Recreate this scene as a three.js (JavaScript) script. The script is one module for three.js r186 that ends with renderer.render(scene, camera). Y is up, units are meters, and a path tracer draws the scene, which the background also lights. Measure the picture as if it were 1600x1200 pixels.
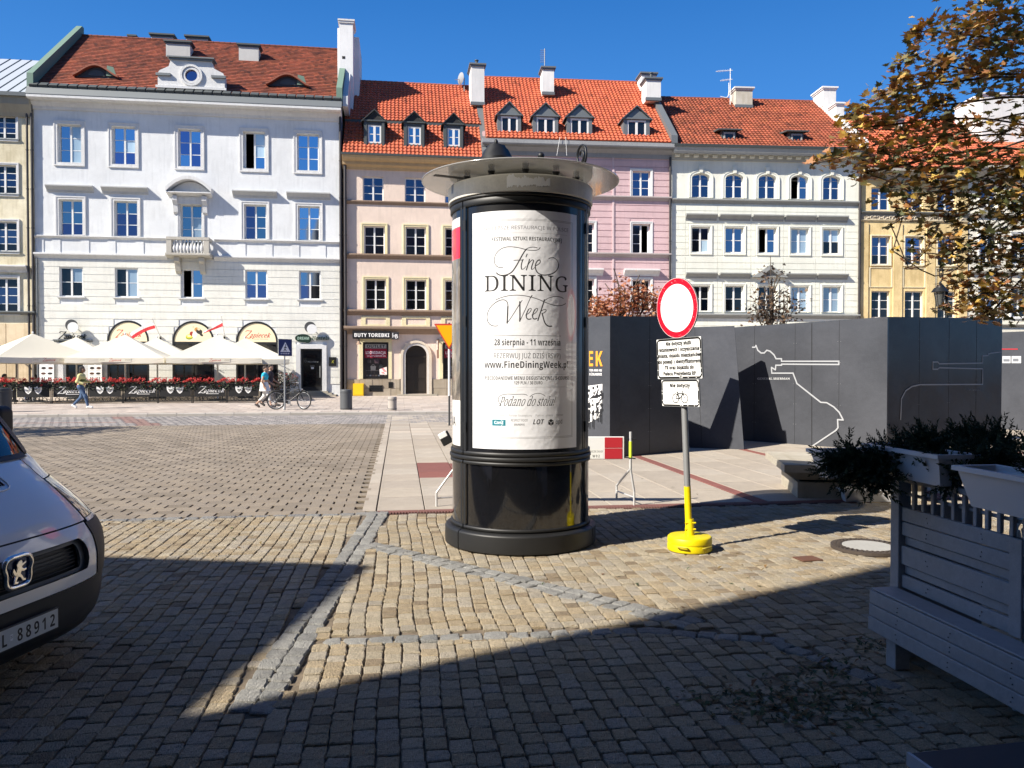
import * as THREE from 'three';
import { mergeGeometries, mergeVertices } from 'three/addons/utils/BufferGeometryUtils.js';
import { RoundedBoxGeometry } from 'three/addons/geometries/RoundedBoxGeometry.js';
import { MarchingCubes } from 'three/addons/objects/MarchingCubes.js';

// ---------- camera, sky, sun, exposure ----------
const scene = new THREE.Scene();
const EYE = 1.7, FPX = 1249, PITCH = -Math.atan(23 / FPX);
const camera = new THREE.PerspectiveCamera(2 * Math.atan(600 / FPX) * 180 / Math.PI, 4 / 3, 0.1, 900);
camera.position.set(0, EYE, 0); camera.rotation.x = PITCH;
const renderer = new THREE.WebGLRenderer({ antialias: true });
renderer.setSize(1024, 768);
renderer.toneMapping = THREE.LinearToneMapping;
renderer.toneMappingExposure = 1.95;
renderer.shadowMap.enabled = true;
const rad = (d) => d * Math.PI / 180;
const SUN = new THREE.Vector3(-Math.cos(rad(38.5)) * Math.cos(rad(32)), Math.sin(rad(38.5)), Math.cos(rad(38.5)) * Math.sin(rad(32)));
const sun = new THREE.DirectionalLight(new THREE.Color().setRGB(1, 0.93, 0.82), 5);
sun.position.copy(SUN).multiplyScalar(90); sun.target.position.set(0, 0, -20); sun.position.add(sun.target.position);
sun.castShadow = true; sun.shadow.mapSize.set(4096, 4096);
Object.assign(sun.shadow.camera, { left: -50, right: 50, top: 45, bottom: -45, near: 1, far: 220 });
scene.add(sun, sun.target);
{
  const W = 512, H = 256, data = new Float32Array(W * H * 4);
  // clear deep-blue sky: paler towards the horizon, deeper towards the zenith, a little brighter round the sun
  const stops = [[-1, [.16, .15, .13]], [-0.02, [.18, .18, .18]], [0.0, [.30, .42, .58]], [0.10, [.16, .36, .66]], [0.25, [.070, .235, .58]], [0.42, [.030, .145, .42]], [0.7, [.018, .085, .28]], [1, [.014, .065, .22]]];
  const d = new THREE.Vector3();
  for (let y = 0; y < H; y++) for (let x = 0; x < W; x++) {
    const el = ((y + .5) / H - .5) * Math.PI, az = ((x + .5) / W - .5) * 2 * Math.PI, s = Math.sin(el);
    let i = 0; while (i < stops.length - 2 && s > stops[i + 1][0]) i++;
    const t = Math.min(1, Math.max(0, (s - stops[i][0]) / (stops[i + 1][0] - stops[i][0])));
    d.set(Math.cos(el) * Math.cos(az), s, Math.cos(el) * Math.sin(az));
    const c = Math.max(0, d.dot(SUN)), glow = s > 0 ? .10 * Math.pow(c, 6) + .5 * Math.pow(c, 90) : 0;
    for (let k = 0; k < 3; k++) data[(y * W + x) * 4 + k] = (stops[i][1][k] * (1 - t) + stops[i + 1][1][k] * t) * [.60, .70, .74][k] + glow;
    data[(y * W + x) * 4 + 3] = 1;
  }
  const sky = new THREE.DataTexture(data, W, H, THREE.RGBAFormat, THREE.FloatType);
  sky.mapping = THREE.EquirectangularReflectionMapping; sky.magFilter = THREE.LinearFilter; sky.minFilter = THREE.LinearFilter; sky.needsUpdate = true;
  scene.background = sky; scene.environment = sky;
}

// ---------- helpers ----------
function rngOf(a) { return () => { a = (a + 0x6d2b79f5) | 0; let t = Math.imul(a ^ (a >>> 15), 1 | a); t = (t + Math.imul(t ^ (t >>> 7), 61 | t)) ^ t; return ((t ^ (t >>> 14)) >>> 0) / 4294967296; }; }
const R = rngOf(20240);
const rr = (a, b) => a + (b - a) * R();
const pick = (l) => l[Math.floor(R() * l.length)];
const lerp = (a, b, t) => a + (b - a) * t;
const used = {};
function numbered(n) { const k = used[n] = (used[n] ?? -1) + 1; return k ? n + '_' + String(k).padStart(3, '0') : n; }
function ray(px, py) {      // direction of the sight line through a pixel of the 1600 x 1200 photograph
  const x = (px - 800) / FPX, y = (600 - py) / FPX, c = Math.cos(PITCH), s = Math.sin(PITCH);
  return new THREE.Vector3(x, y * c + s, y * s - c);
}
function at(px, py, depth) { const d = ray(px, py); const k = depth / -d.z; return new THREE.Vector3(d.x * k, EYE + d.y * k, -depth); }
function onGround(px, py, h = 0) { const d = ray(px, py); const k = (EYE - h) / -d.y; return new THREE.Vector3(d.x * k, h, d.z * k); }
// the paving grid is turned 8 degrees, parallel to the house fronts: r runs along the fronts, a runs away
const GT = rad(8), GC = Math.cos(GT), GS = Math.sin(GT);
const ra = (r, a, y = 0) => new THREE.Vector3(r * GC - a * GS, y, -(r * GS + a * GC));
const raOf = (p) => ({ r: p.x * GC - p.z * GS, a: -p.x * GS - p.z * GC });
function rAt(px, a) { const k = (px - 800) / FPX; return a * (GS + k * GC) / (GC - k * GS); }
function prep(g, color) {
  g = g.index ? g.toNonIndexed() : g.clone();
  if (!g.attributes.normal) g.computeVertexNormals();
  const n = g.attributes.position.count;
  if (!g.attributes.uv) g.setAttribute('uv', new THREE.BufferAttribute(new Float32Array(n * 2), 2));
  for (const k of Object.keys(g.attributes)) if (!['position', 'normal', 'uv', 'color'].includes(k)) g.deleteAttribute(k);
  const p = g.attributes.position.array, q = g.attributes.normal.array, w = g.attributes.uv.array;     // keep winding and normals in agreement
  for (let i = 0; i < n; i += 3) {
    const a = i * 3, ux = p[a + 3] - p[a], uy = p[a + 4] - p[a + 1], uz = p[a + 5] - p[a + 2], vx = p[a + 6] - p[a], vy = p[a + 7] - p[a + 1], vz = p[a + 8] - p[a + 2];
    const d = (uy * vz - uz * vy) * (q[a] + q[a + 3] + q[a + 6]) + (uz * vx - ux * vz) * (q[a + 1] + q[a + 4] + q[a + 7]) + (ux * vy - uy * vx) * (q[a + 2] + q[a + 5] + q[a + 8]);
    if (d < 0) { for (let k = 0; k < 3; k++) { let t = p[a + 3 + k]; p[a + 3 + k] = p[a + 6 + k]; p[a + 6 + k] = t; t = q[a + 3 + k]; q[a + 3 + k] = q[a + 6 + k]; q[a + 6 + k] = t; } for (let k = 0; k < 2; k++) { const t = w[i * 2 + 2 + k]; w[i * 2 + 2 + k] = w[i * 2 + 4 + k]; w[i * 2 + 4 + k] = t; } }
  }
  if (color) { const c = new Float32Array(n * 3); for (let i = 0; i < n; i++) c.set(color, i * 3); g.setAttribute('color', new THREE.BufferAttribute(c, 3)); }
  return g;
}
function metreUV(g) {      // texture coordinates in metres, projected along the face's main axis
  const p = g.attributes.position, n = g.attributes.normal, u = g.attributes.uv;
  for (let i = 0; i < p.count; i++) {
    const ax = Math.abs(n.getX(i)), ay = Math.abs(n.getY(i)), az = Math.abs(n.getZ(i));
    if (az >= ax && az >= ay) u.setXY(i, p.getX(i), p.getY(i));
    else if (ax >= ay) u.setXY(i, p.getZ(i) + 3.3, p.getY(i));
    else u.setXY(i, p.getX(i), p.getZ(i) + 7.7);
  }
  return g;
}
function geo(list, ownUV) { list = Array.isArray(list) ? list : [list]; const l = list.map((g) => prep(g)); const g = l.length > 1 ? mergeGeometries(l) : l[0]; return ownUV ? g : metreUV(g); }
function add(name, list, mat, parent, ownUV) {
  const m = new THREE.Mesh(geo(list, ownUV), mat); m.name = parent ? name : numbered(name); m.castShadow = m.receiveShadow = true;
  (parent || scene).add(m); return m;
}
function part(name, g, mat, parent, pos) { const m = new THREE.Mesh(g, mat); m.name = name; m.castShadow = m.receiveShadow = true; if (pos) m.position.set(...pos); parent.add(m); return m; }
function thing(name, label, category, pos = [0, 0, 0], turn = 0, group) {
  const o = new THREE.Group(); o.name = numbered(name); o.position.set(...(pos.isVector3 ? pos.toArray() : pos)); o.rotation.y = turn;
  o.userData = { label, category }; if (group) o.userData.group = group; scene.add(o); return o;
}
function tag(o, label, category, group) { o.userData.label = label; o.userData.category = category; if (group) o.userData.group = group; return o; }
function structure(o) { o.userData.kind = 'structure'; return o; }
function stuff(o) { o.userData.kind = 'stuff'; return o; }
function copyOf(o, label, pos, turn) { const c = o.clone(); c.name = numbered(o.name.replace(/_\d+$/, '')); c.userData = { ...o.userData, label }; c.position.copy(pos); c.rotation.y = turn; scene.add(c); return c; }
const box = (x0, x1, y0, y1, z0, z1) => new THREE.BoxGeometry(x1 - x0, y1 - y0, z1 - z0).translate((x0 + x1) / 2, (y0 + y1) / 2, (z0 + z1) / 2);
const rbox = (w, h, d, r = .01, s = 2) => new RoundedBoxGeometry(w, h, d, s, r);
const cyl = (r0, r1, h, n = 24) => new THREE.CylinderGeometry(r0, r1, h, n);
function bar(a, b, r, r2 = r, n = 8) {
  const va = new THREE.Vector3(...a), vb = new THREE.Vector3(...b), d = vb.clone().sub(va), l = d.length();
  const g = new THREE.CylinderGeometry(r2, r, l, n); g.applyQuaternion(new THREE.Quaternion().setFromUnitVectors(new THREE.Vector3(0, 1, 0), d.normalize()));
  return g.translate((va.x + vb.x) / 2, (va.y + vb.y) / 2, (va.z + vb.z) / 2);
}
function tube(pts, r, n = 24, m = 6, closed = false) { return new THREE.TubeGeometry(new THREE.CatmullRomCurve3(pts.map((p) => new THREE.Vector3(...p)), closed), n, r, m, closed); }
function poly(pts, depth, holes, curve = 12) {       // outline in x, y, pushed out along z from 0 to depth
  const s = new THREE.Shape(pts.map((p) => new THREE.Vector2(...p)));
  for (const h of holes || []) s.holes.push(new THREE.Path(h.map((p) => new THREE.Vector2(...p))));
  return new THREE.ExtrudeGeometry(s, { depth, bevelEnabled: false, curveSegments: curve });
}
const rect = (x0, x1, y0, y1) => [[x0, y0], [x1, y0], [x1, y1], [x0, y1]];
function archPts(u0, u1, v0, vs, rise, n = 14) { const o = [[u0, v0], [u1, v0]], c = (u0 + u1) / 2, h = (u1 - u0) / 2; for (let i = 0; i <= n; i++) { const a = Math.PI * i / n; o.push([c + h * Math.cos(a), vs + rise * Math.sin(a)]); } return o; }
function quadMesh(P, uv) { // a two-sided grid patch from rows of points
  const pos = [], uvs = [];
  for (let i = 0; i + 1 < P.length; i++) for (let j = 0; j + 1 < P[i].length; j++) {
    const q = [[i, j], [i, j + 1], [i + 1, j + 1], [i, j], [i + 1, j + 1], [i + 1, j]];
    for (const [a, b] of q) { pos.push(...P[a][b]); uvs.push(b / (P[i].length - 1), a / (P.length - 1)); }
  }
  const g = new THREE.BufferGeometry(); g.setAttribute('position', new THREE.Float32BufferAttribute(pos, 3)); g.setAttribute('uv', new THREE.Float32BufferAttribute(uvs, 2)); g.computeVertexNormals(); return g;
}
function smooth(g) { g = g.clone(); g.deleteAttribute('normal'); g.deleteAttribute('uv'); g = mergeVertices(g, 1e-4); g.computeVertexNormals(); return g; }

// ---------- textures ----------
function tileNoise(size, cells, seed) {   // periodic value noise
  const r = rngOf(seed), g = new Float32Array(cells * cells).map(() => r());
  return (x, y) => {
    const fx = x * cells / size, fy = y * cells / size, ix = Math.floor(fx), iy = Math.floor(fy); let tx = fx - ix, ty = fy - iy; tx = tx * tx * (3 - 2 * tx); ty = ty * ty * (3 - 2 * ty);
    const a = (i, j) => g[((iy + j) % cells) * cells + (ix + i) % cells];
    return lerp(lerp(a(0, 0), a(1, 0), tx), lerp(a(0, 1), a(1, 1), tx), ty);
  };
}
function noiseMap(size, oct, seed, low, high, srgb = true, streak = 0) {
  const n = oct.map(([c, w], i) => [tileNoise(size, c, seed + i * 17), w]), tot = oct.reduce((s, o) => s + o[1], 0), data = new Uint8Array(size * size * 4);
  const st = streak ? tileNoise(size, 64, seed + 99) : null;
  const enc = (v) => Math.round(255 * Math.max(0, Math.min(1, srgb ? (v <= .0031308 ? v * 12.92 : 1.055 * Math.pow(v, 1 / 2.4) - .055) : v)));
  for (let y = 0; y < size; y++) for (let x = 0; x < size; x++) {
    let v = 0; for (const [f, w] of n) v += f(x, y) * w; v /= tot;
    v = Math.max(0, Math.min(1, (v - .5) * 1.9 + .5));
    if (st) v = Math.max(0, v - streak * Math.max(0, st(x, (y * .12) % size) - .55));
    const i = (y * size + x) * 4; for (let k = 0; k < 3; k++) data[i + k] = enc(lerp(low[k] ?? low, high[k] ?? high, v)); data[i + 3] = 255;
  }
  const t = new THREE.DataTexture(data, size, size); t.magFilter = THREE.LinearFilter; t.wrapS = t.wrapT = THREE.RepeatWrapping; t.colorSpace = srgb ? THREE.SRGBColorSpace : THREE.NoColorSpace; t.needsUpdate = true; return t;
}
const rep = (t, m) => { const c = t.clone(); c.repeat.set(1 / m, 1 / m); c.needsUpdate = true; return c; };
const g3 = (v) => [v, v, v];
const T = {
  plaster: rep(noiseMap(1024, [[3, 1.2], [9, .8], [30, .5], [120, .35], [400, .3]], 5, g3(.83), g3(1.0), true, 1.0), 6),
  oldPlaster: rep(noiseMap(1024, [[3, 1.4], [8, 1.1], [22, .8], [90, .4], [300, .3]], 31, [.66, .63, .56], [1, 1, 1], true, .8), 6),
  grain: rep(noiseMap(512, [[10, .35], [64, .5], [160, .9], [256, 1]], 8, g3(.42), g3(1), true), .30),
  bumpFine: rep(noiseMap(512, [[12, .5], [40, .7], [110, .8], [256, .8]], 12, 0, 1, false), .35),
  slab: rep(noiseMap(1024, [[5, 1.2], [14, .9], [60, .5], [256, .45], [512, .5]], 14, g3(.72), g3(1), true), 4),
  dirt: rep(noiseMap(512, [[6, 1], [20, .7], [80, .6], [256, .7]], 21, [.045, .038, .03], [.12, .10, .08], true), 1.2),
  wood: null,
  smudge: rep(noiseMap(512, [[3, 1], [9, .8], [30, .5]], 44, .05, .5, false), 2.2),
  rough: rep(noiseMap(512, [[6, 1], [24, .8], [100, .7]], 45, .25, .7, false), 1.5),
};
const S = (c, o = {}) => new THREE.MeshStandardMaterial({ color: new THREE.Color().setRGB(...c), roughness: .8, ...o });
const P = (c, o = {}) => new THREE.MeshPhysicalMaterial({ color: new THREE.Color().setRGB(...c), roughness: .8, ...o });
const plaster = (c, o = {}) => S(c, { map: T.plaster, bumpMap: T.bumpFine, bumpScale: .004, roughness: .92, ...o });
function canvasMat(w, h, draw, o = {}) {
  const c = document.createElement('canvas'); c.width = w; c.height = h; const x = c.getContext('2d'); draw(x, w, h);
  const t = new THREE.CanvasTexture(c); t.colorSpace = THREE.SRGBColorSpace; t.anisotropy = 4;
  return new THREE.MeshPhysicalMaterial({ map: t, roughness: .6, ...o });
}
function fitText(x, s, cx, y, width, font, align = 'center') { // text squeezed to a given width
  x.font = font; const m = x.measureText(s).width; x.save(); x.translate(cx, y); x.scale(width / m, 1); x.textAlign = align; x.fillText(s, 0, 0); x.restore();
}
const M = {
  white: S([.74, .74, .73], { roughness: .45 }), frame: S([.72, .72, .70], { roughness: .5 }), trim: plaster([.72, .72, .71]), stone: S([.40, .36, .29], { map: T.slab, roughness: .9 }),
  black: S([.012, .012, .013], { roughness: .45 }), iron: S([.014, .015, .016], { roughness: .5, metalness: .3 }), darkGrey: S([.05, .052, .055], { roughness: .6 }), zinc: S([.17, .185, .19], { roughness: .55, metalness: .35 }),
  zincDark: S([.075, .085, .085], { roughness: .6, metalness: .2 }), copper: S([.14, .22, .17], { roughness: .75 }), steel: S([.42, .43, .44], { roughness: .38, metalness: .8 }), galv: S([.30, .31, .32], { roughness: .5, metalness: .5 }),
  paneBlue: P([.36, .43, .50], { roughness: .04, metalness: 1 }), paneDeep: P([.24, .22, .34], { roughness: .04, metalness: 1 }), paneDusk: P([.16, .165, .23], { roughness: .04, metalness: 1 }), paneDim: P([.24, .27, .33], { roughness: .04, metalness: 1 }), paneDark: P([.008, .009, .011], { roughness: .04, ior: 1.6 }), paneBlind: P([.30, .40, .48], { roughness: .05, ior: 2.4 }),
  dark: S([.01, .01, .01], { roughness: .9 }), shopGlass: P([.008, .008, .009], { roughness: .03, ior: 1.65 }),
  red: S([.42, .02, .03], { roughness: .5 }), yellow: S([.72, .55, .0], { roughness: .45, map: T.slab }), pipe: S([.035, .03, .03], { roughness: .5 }),
};
// a plain quadrilateral board w x h with a canvas print on its front (+z) at the given centre
const plane = (w, h) => new THREE.PlaneGeometry(w, h);
// ---------- ground ----------
{
  const g = new THREE.PlaneGeometry(900, 900).rotateX(-Math.PI / 2).translate(0, -.035, 0);
  structure(add('ground', g, S([1, 1, 1], { map: T.dirt, roughness: 1 })));
}
const inView = (p, m) => -p.z > 3.1 - m * .3 && Math.abs(p.x) < .645 * -p.z + m;
function stone(w, l, h, bev, jit, rnd) {          // an uneven hewn block, top near y = 0
  const N = [[-1, -1], [0, -1], [1, -1], [1, 0], [1, 1], [0, 1], [-1, 1], [-1, 0]], j = () => (rnd() - .5) * 2 * jit;
  const out = N.map(([x, z]) => [x * w / 2 + j() - (x && z ? x * bev * .45 : 0), z * l / 2 + j() - (x && z ? z * bev * .45 : 0)]);
  const rings = [out.map(([x, z]) => [x, -h, z]), out.map(([x, z]) => [x, -bev * .8 + j() * .2, z]), out.map(([x, z]) => [x * (1 - 2 * bev / w), j() * .35, z * (1 - 2 * bev / l)])];
  const c = [j() * .5, Math.abs(j()) * .5 + .001, j() * .5], pos = [];
  for (let k = 0; k < 2; k++) for (let i = 0; i < 8; i++) { const a = rings[k][i], b = rings[k][(i + 1) % 8], d = rings[k + 1][i], e = rings[k + 1][(i + 1) % 8]; pos.push(...a, ...d, ...b, ...b, ...d, ...e); }
  for (let i = 0; i < 8; i++) pos.push(...rings[2][i], ...c, ...rings[2][(i + 1) % 8]);
  const g = new THREE.BufferGeometry(); g.setAttribute('position', new THREE.Float32BufferAttribute(pos, 3)); g.computeVertexNormals();
  g.setAttribute('uv', new THREE.Float32BufferAttribute(new Float32Array(pos.length / 3 * 2), 2)); return metreUV(g);
}
function slabGeo(w, l, h, bev) {                   // a sawn slab with a small chamfer
  const pos = [], R0 = [[-1, -1], [1, -1], [1, 1], [-1, 1]];
  const ring = (s, y) => R0.map(([x, z]) => [x * (w / 2 - s), y, z * (l / 2 - s)]), A = [ring(0, -h), ring(0, -bev), ring(bev, 0)];
  for (let k = 0; k < 2; k++) for (let i = 0; i < 4; i++) { const a = A[k][i], b = A[k][(i + 1) % 4], d = A[k + 1][i], e = A[k + 1][(i + 1) % 4]; pos.push(...a, ...d, ...b, ...b, ...d, ...e); }
  pos.push(...A[2][0], ...A[2][2], ...A[2][1], ...A[2][0], ...A[2][3], ...A[2][2]);
  const g = new THREE.BufferGeometry(); g.setAttribute('position', new THREE.Float32BufferAttribute(pos, 3)); g.computeVertexNormals();
  g.setAttribute('uv', new THREE.Float32BufferAttribute(new Float32Array(pos.length / 3 * 2), 2)); return metreUV(g);
}
// lays pieces: each spec is {r, a, turn, y, geo (index), tone (index)}; the 300 nearest in view become meshes, the rest one joined part
function lay(root, pieceName, restName, specs, geos, tones, mat, limit = 300, minD = 3.35) {
  specs.forEach((s) => { s.p = ra(s.r, s.a); s.d = -s.p.z; s.see = inView(s.p, -.05) && s.d > minD && !s.hide; });
  const near = specs.filter((s) => s.see).sort((x, y) => x.d - y.d).slice(0, limit), set = new Set(near), cache = {};
  const tinted = (s) => cache[s.geo + '/' + s.tone] ??= prep(geos[s.geo], tones[s.tone]);
  for (const s of near) { const m = part(pieceName, tinted(s), mat, root); m.position.set(s.r, s.y, -s.a); m.rotation.y = s.turn; }
  const rest = specs.filter((s) => !set.has(s)); let n = 0; for (const s of rest) n += geos[s.geo].attributes.position.count;
  if (!n) return;
  const pos = new Float32Array(n * 3), nor = new Float32Array(n * 3), uv = new Float32Array(n * 2), col = new Float32Array(n * 3); let o = 0;
  for (const s of rest) {
    const g = geos[s.geo], gp = g.attributes.position.array, gn = g.attributes.normal.array, gu = g.attributes.uv.array, c = Math.cos(s.turn), q = Math.sin(s.turn), t = tones[s.tone], k = g.attributes.position.count, f = .9 + .2 * R();
    const du = s.r * .37 + s.a * .11, dv = s.a * .41;
    for (let i = 0; i < k; i++, o++) {
      const x = gp[i * 3], z = gp[i * 3 + 2], nx = gn[i * 3], nz = gn[i * 3 + 2];
      pos[o * 3] = s.r + x * c + z * q; pos[o * 3 + 1] = s.y + gp[i * 3 + 1]; pos[o * 3 + 2] = -s.a - x * q + z * c;
      nor[o * 3] = nx * c + nz * q; nor[o * 3 + 1] = gn[i * 3 + 1]; nor[o * 3 + 2] = -nx * q + nz * c;
      uv[o * 2] = gu[i * 2] + du; uv[o * 2 + 1] = gu[i * 2 + 1] + dv; for (let w = 0; w < 3; w++) col[o * 3 + w] = t[w] * f;
    }
  }
  const g = new THREE.BufferGeometry();
  g.setAttribute('position', new THREE.BufferAttribute(pos, 3)); g.setAttribute('normal', new THREE.BufferAttribute(nor, 3)); g.setAttribute('uv', new THREE.BufferAttribute(uv, 2)); g.setAttribute('color', new THREE.BufferAttribute(col, 3));
  return stuff(part(restName, g, mat, root));
}
function field(name) { const o = new THREE.Group(); o.name = name; o.rotation.y = GT; structure(o); scene.add(o); return o; }
const stoneMat = S([1, 1, 1], { vertexColors: true, map: T.grain, bumpMap: T.bumpFine, bumpScale: .016, roughness: .95 });
const slabMat = S([1, 1, 1], { vertexColors: true, map: T.slab, bumpMap: T.bumpFine, bumpScale: .002, roughness: .85 });
const DRAIN_A = 9.5;
{ // foreground: hewn granite setts in rows that run away from the viewer, with lighter grey bands laid across them
  const root = field('sett_pavement'); part('bed', geo(new THREE.PlaneGeometry(20, 8).rotateX(-Math.PI / 2).translate(0, -.0165, -5.6)), S([1.6, 1.5, 1.3], { map: T.dirt, roughness: 1 }), root); const rnd = rngOf(77), geos = [], specs = [];
  for (let i = 0; i < 14; i++) geos.push(stone(.102, .098 + .011 * (i % 4), .04, .0055, .0042, rnd));
  const gb = geos.length; for (let i = 0; i < 6; i++) geos.push(stone(.116, .11 + .02 * (i % 3), .04, .009, .008, rnd));
  const tones = [[.66, .53, .35], [.69, .57, .39], [.62, .49, .315], [.67, .57, .41], [.59, .49, .345], [.64, .51, .33], [.63, .55, .43], [.70, .60, .44], [.47, .46, .43], [.52, .51, .475], [.42, .415, .39], [.44, .34, .22]];
  const toRA = (px, py) => { const q = raOf(onGround(px, py)); return [q.r, q.a]; };
  const bands = [[...toRA(385, 1120), ...toRA(592, 801), 2], [...toRA(572, 850), ...toRA(1085, 975), 1.6], [...toRA(492, 1004), ...toRA(1010, 985), 1], [...toRA(1010, 985), ...toRA(1200, 1000), 1], [...toRA(1200, 1000), ...toRA(1400, 1075), 1]];
  bands.forEach((b) => { b.dr = b[2] - b[0]; b.da = b[3] - b[1]; b.len = Math.hypot(b.dr, b.da); b.hw = b[4] * .062; });
  const inBand = (r, a) => bands.some((b) => { const t = ((r - b[0]) * b.dr + (a - b[1]) * b.da) / b.len, n = Math.abs((r - b[0]) * -b.da + (a - b[1]) * b.dr) / b.len; return t > -.02 && t < b.len + .02 && n < b.hw + .004; });
  const wander = tileNoise(64, 16, 5), patch = tileNoise(64, 12, 9);
  for (let r = -9; r < 9.5; r += .109) {
    let a = 2.2 + rnd() * .12;
    while (a < DRAIN_A - .1) {
      const gi = Math.floor(rnd() * 14), l = .098 + .011 * (gi % 4), wr = (wander((a * 5 + 200) % 64, (r * 3 + 320) % 64) - .5) * .05;
      const p = ra(r, a);
      if (inView(p, 1.3) && !inBand(r + wr, a)) {
        const q = patch((r * 4 + 100) % 64, (a * 4) % 64) + (rnd() - .5) * .6;
        specs.push({ r: r + wr, a: a + l / 2, turn: (rnd() - .5) * .06, y: (rnd() - .5) * .008, geo: gi, tone: rnd() < .06 ? 11 : q < .35 ? 4 + Math.floor(rnd() * 4) : q > .75 ? Math.floor(rnd() * 2) + 6 : Math.floor(rnd() * 6), hide: (p.x < -1.9 && p.z > -5.6) || (p.x > 2.1 && p.z > -4.6) });
      }
      a += l + .002 + rnd() * .004;
    }
  }
  for (const b of bands) {
    const n = Math.round(b[4]) , ang = Math.atan2(b.dr, b.da);
    for (let k = 0; k < n; k++) { let t = rnd() * .1; const off = (k - (n - 1) / 2) * .122; while (t < b.len) { const gi = gb + Math.floor(rnd() * 6), l = .11 + .02 * ((gi - gb) % 3); specs.push({ r: b[0] + b.dr * (t + l / 2) / b.len + off * b.da / b.len, a: b[1] + b.da * (t + l / 2) / b.len - off * b.dr / b.len, turn: -ang + (rnd() - .5) * .12, y: .005 + (rnd() - .5) * .008, geo: gi, tone: 8 + Math.floor(rnd() * 3) }); t += l + .010; } }
  }
  lay(root, 'sett', 'setts', specs, geos, tones, stoneMat);
}
{ // the plaza behind: sawn pavers with open joints on one side, in staggered courses
  const root = field('plaza_paving'), rnd = rngOf(91), geos = [slabGeo(.271, .216, .03, .004), slabGeo(.276, .216, .03, .004), slabGeo(.264, .216, .03, .004)], specs = [];
  const tones = [[.262, .215, .162], [.29, .24, .182], [.236, .196, .15], [.268, .224, .175], [.212, .174, .13], [.30, .25, .195]], patch = tileNoise(64, 10, 19);
  let j = 0;
  for (let a = 9.72; a < 25.4; a += .219, j++) for (let r = -22 + (j % 2) * .145; r < -.50; r += .29) {
    const p = ra(r, a); if (!inView(p, 1)) continue; const q = patch((r * 1.5 + 64) % 64, (a * 2.5) % 64);
    specs.push({ r, a, turn: 0, y: (rnd() - .5) * .003, geo: Math.floor(rnd() * 3), tone: q < .4 ? 4 + (rnd() < .4 ? 0 : -1) * Math.floor(rnd() * 3) : Math.floor(rnd() * 4) + (q > .7 ? 1 : 0) });
  }
  specs.forEach((s) => s.tone = Math.max(0, Math.min(5, s.tone)));
  lay(root, 'paver', 'pavers', specs, geos, tones, slabMat);
}
{ // a single course of rough setts closes the plaza towards the viewer
  const root = field('granite_edging'), rnd = rngOf(14), geos = [0, 1, 2, 3].map((i) => stone(.16 + .015 * i, .14, .04, .011, .006, rnd)), specs = [];
  for (let r = -9; r < -.2; r += .195) { const p = ra(r, 9.55); if (inView(p, .8)) specs.push({ r, a: 9.55, turn: (rnd() - .5) * .06, y: (rnd() - .5) * .006, geo: Math.floor(rnd() * 4), tone: Math.floor(rnd() * 3) }); }
  lay(root, 'edging_stone', 'edging_stones', specs, geos, [[.42, .41, .39], [.46, .45, .43], [.38, .37, .36]], stoneMat);
}
{ // large slabs on the right, with red granite stripes
  const root = field('slab_pavement'), rnd = rngOf(33), specs = [], geos = [], cache = {};
  const tones = [[.43, .37, .30], [.45, .39, .315], [.41, .355, .29], [.46, .405, .335], [.26, .095, .075], [.23, .085, .07]];
  const G = (w, l) => { const k = w.toFixed(2) + '/' + l.toFixed(2); if (!(k in cache)) { cache[k] = geos.length; geos.push(slabGeo(w, l, .03, .004)); } return cache[k]; };
  const cols = [[-.37, .16]]; let r = -.28;
  const stripes = [4.52, 7.14, 9.8, 12.4];
  while (r < 17) { const st = stripes.find((s) => s > r - .05 && s - r < .3); if (st) { cols.push([st + .09, .17, 1]); r = st + .185; continue; } let w = .58; const nx = stripes.find((s) => s > r + .05); if (nx && nx - r < .9) w = nx - r - .012; cols.push([r + w / 2, w - .012]); r += w; }
  for (const [rc, w, red] of cols) {
    let a = 9.72 - rnd() * .0;
    while (a < 29.2) {
      let l = red ? .7 : pick([.72, .9, 1.05, .82]), tone = red ? 4 + Math.floor(rnd() * 2) : Math.floor(rnd() * 4);
      if (rc > .55 && rc < 1.7 && a > 11.7 && a < 14.4) { l = .68; tone = 4 + Math.floor(rnd() * 2); }
      if (rc < -.3) l = 1.2;
      if (inView(ra(rc, a), 1.2)) specs.push({ r: rc, a: a + l / 2, turn: 0, y: (rnd() - .5) * .003, geo: G(w, l - .006), tone });
      a += l;
    }
  }
  lay(root, 'paving_slab', 'paving_slabs', specs, geos, tones, slabMat);
}
{ // red granite drain along the edge of the slabs, its slots towards the viewer
  const root = field('drain_channel'), bodyG = [], slots = [];
  for (let r = -.28; r < 9; r += .5) bodyG.push(slabGeo(.494, .11, .035, .004).translate(r + .25, .002, -9.645));
  for (let r = -.27; r < 9; r += .036) slots.push(box(r, r + .018, -.03, .000, -9.588, -9.50));
  bodyG.forEach((g) => part('drain_stone', g, S([.20, .085, .07], { map: T.slab }), root));
  stuff(add('slot_grate', slots, S([.13, .06, .05]), root));
}
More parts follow.
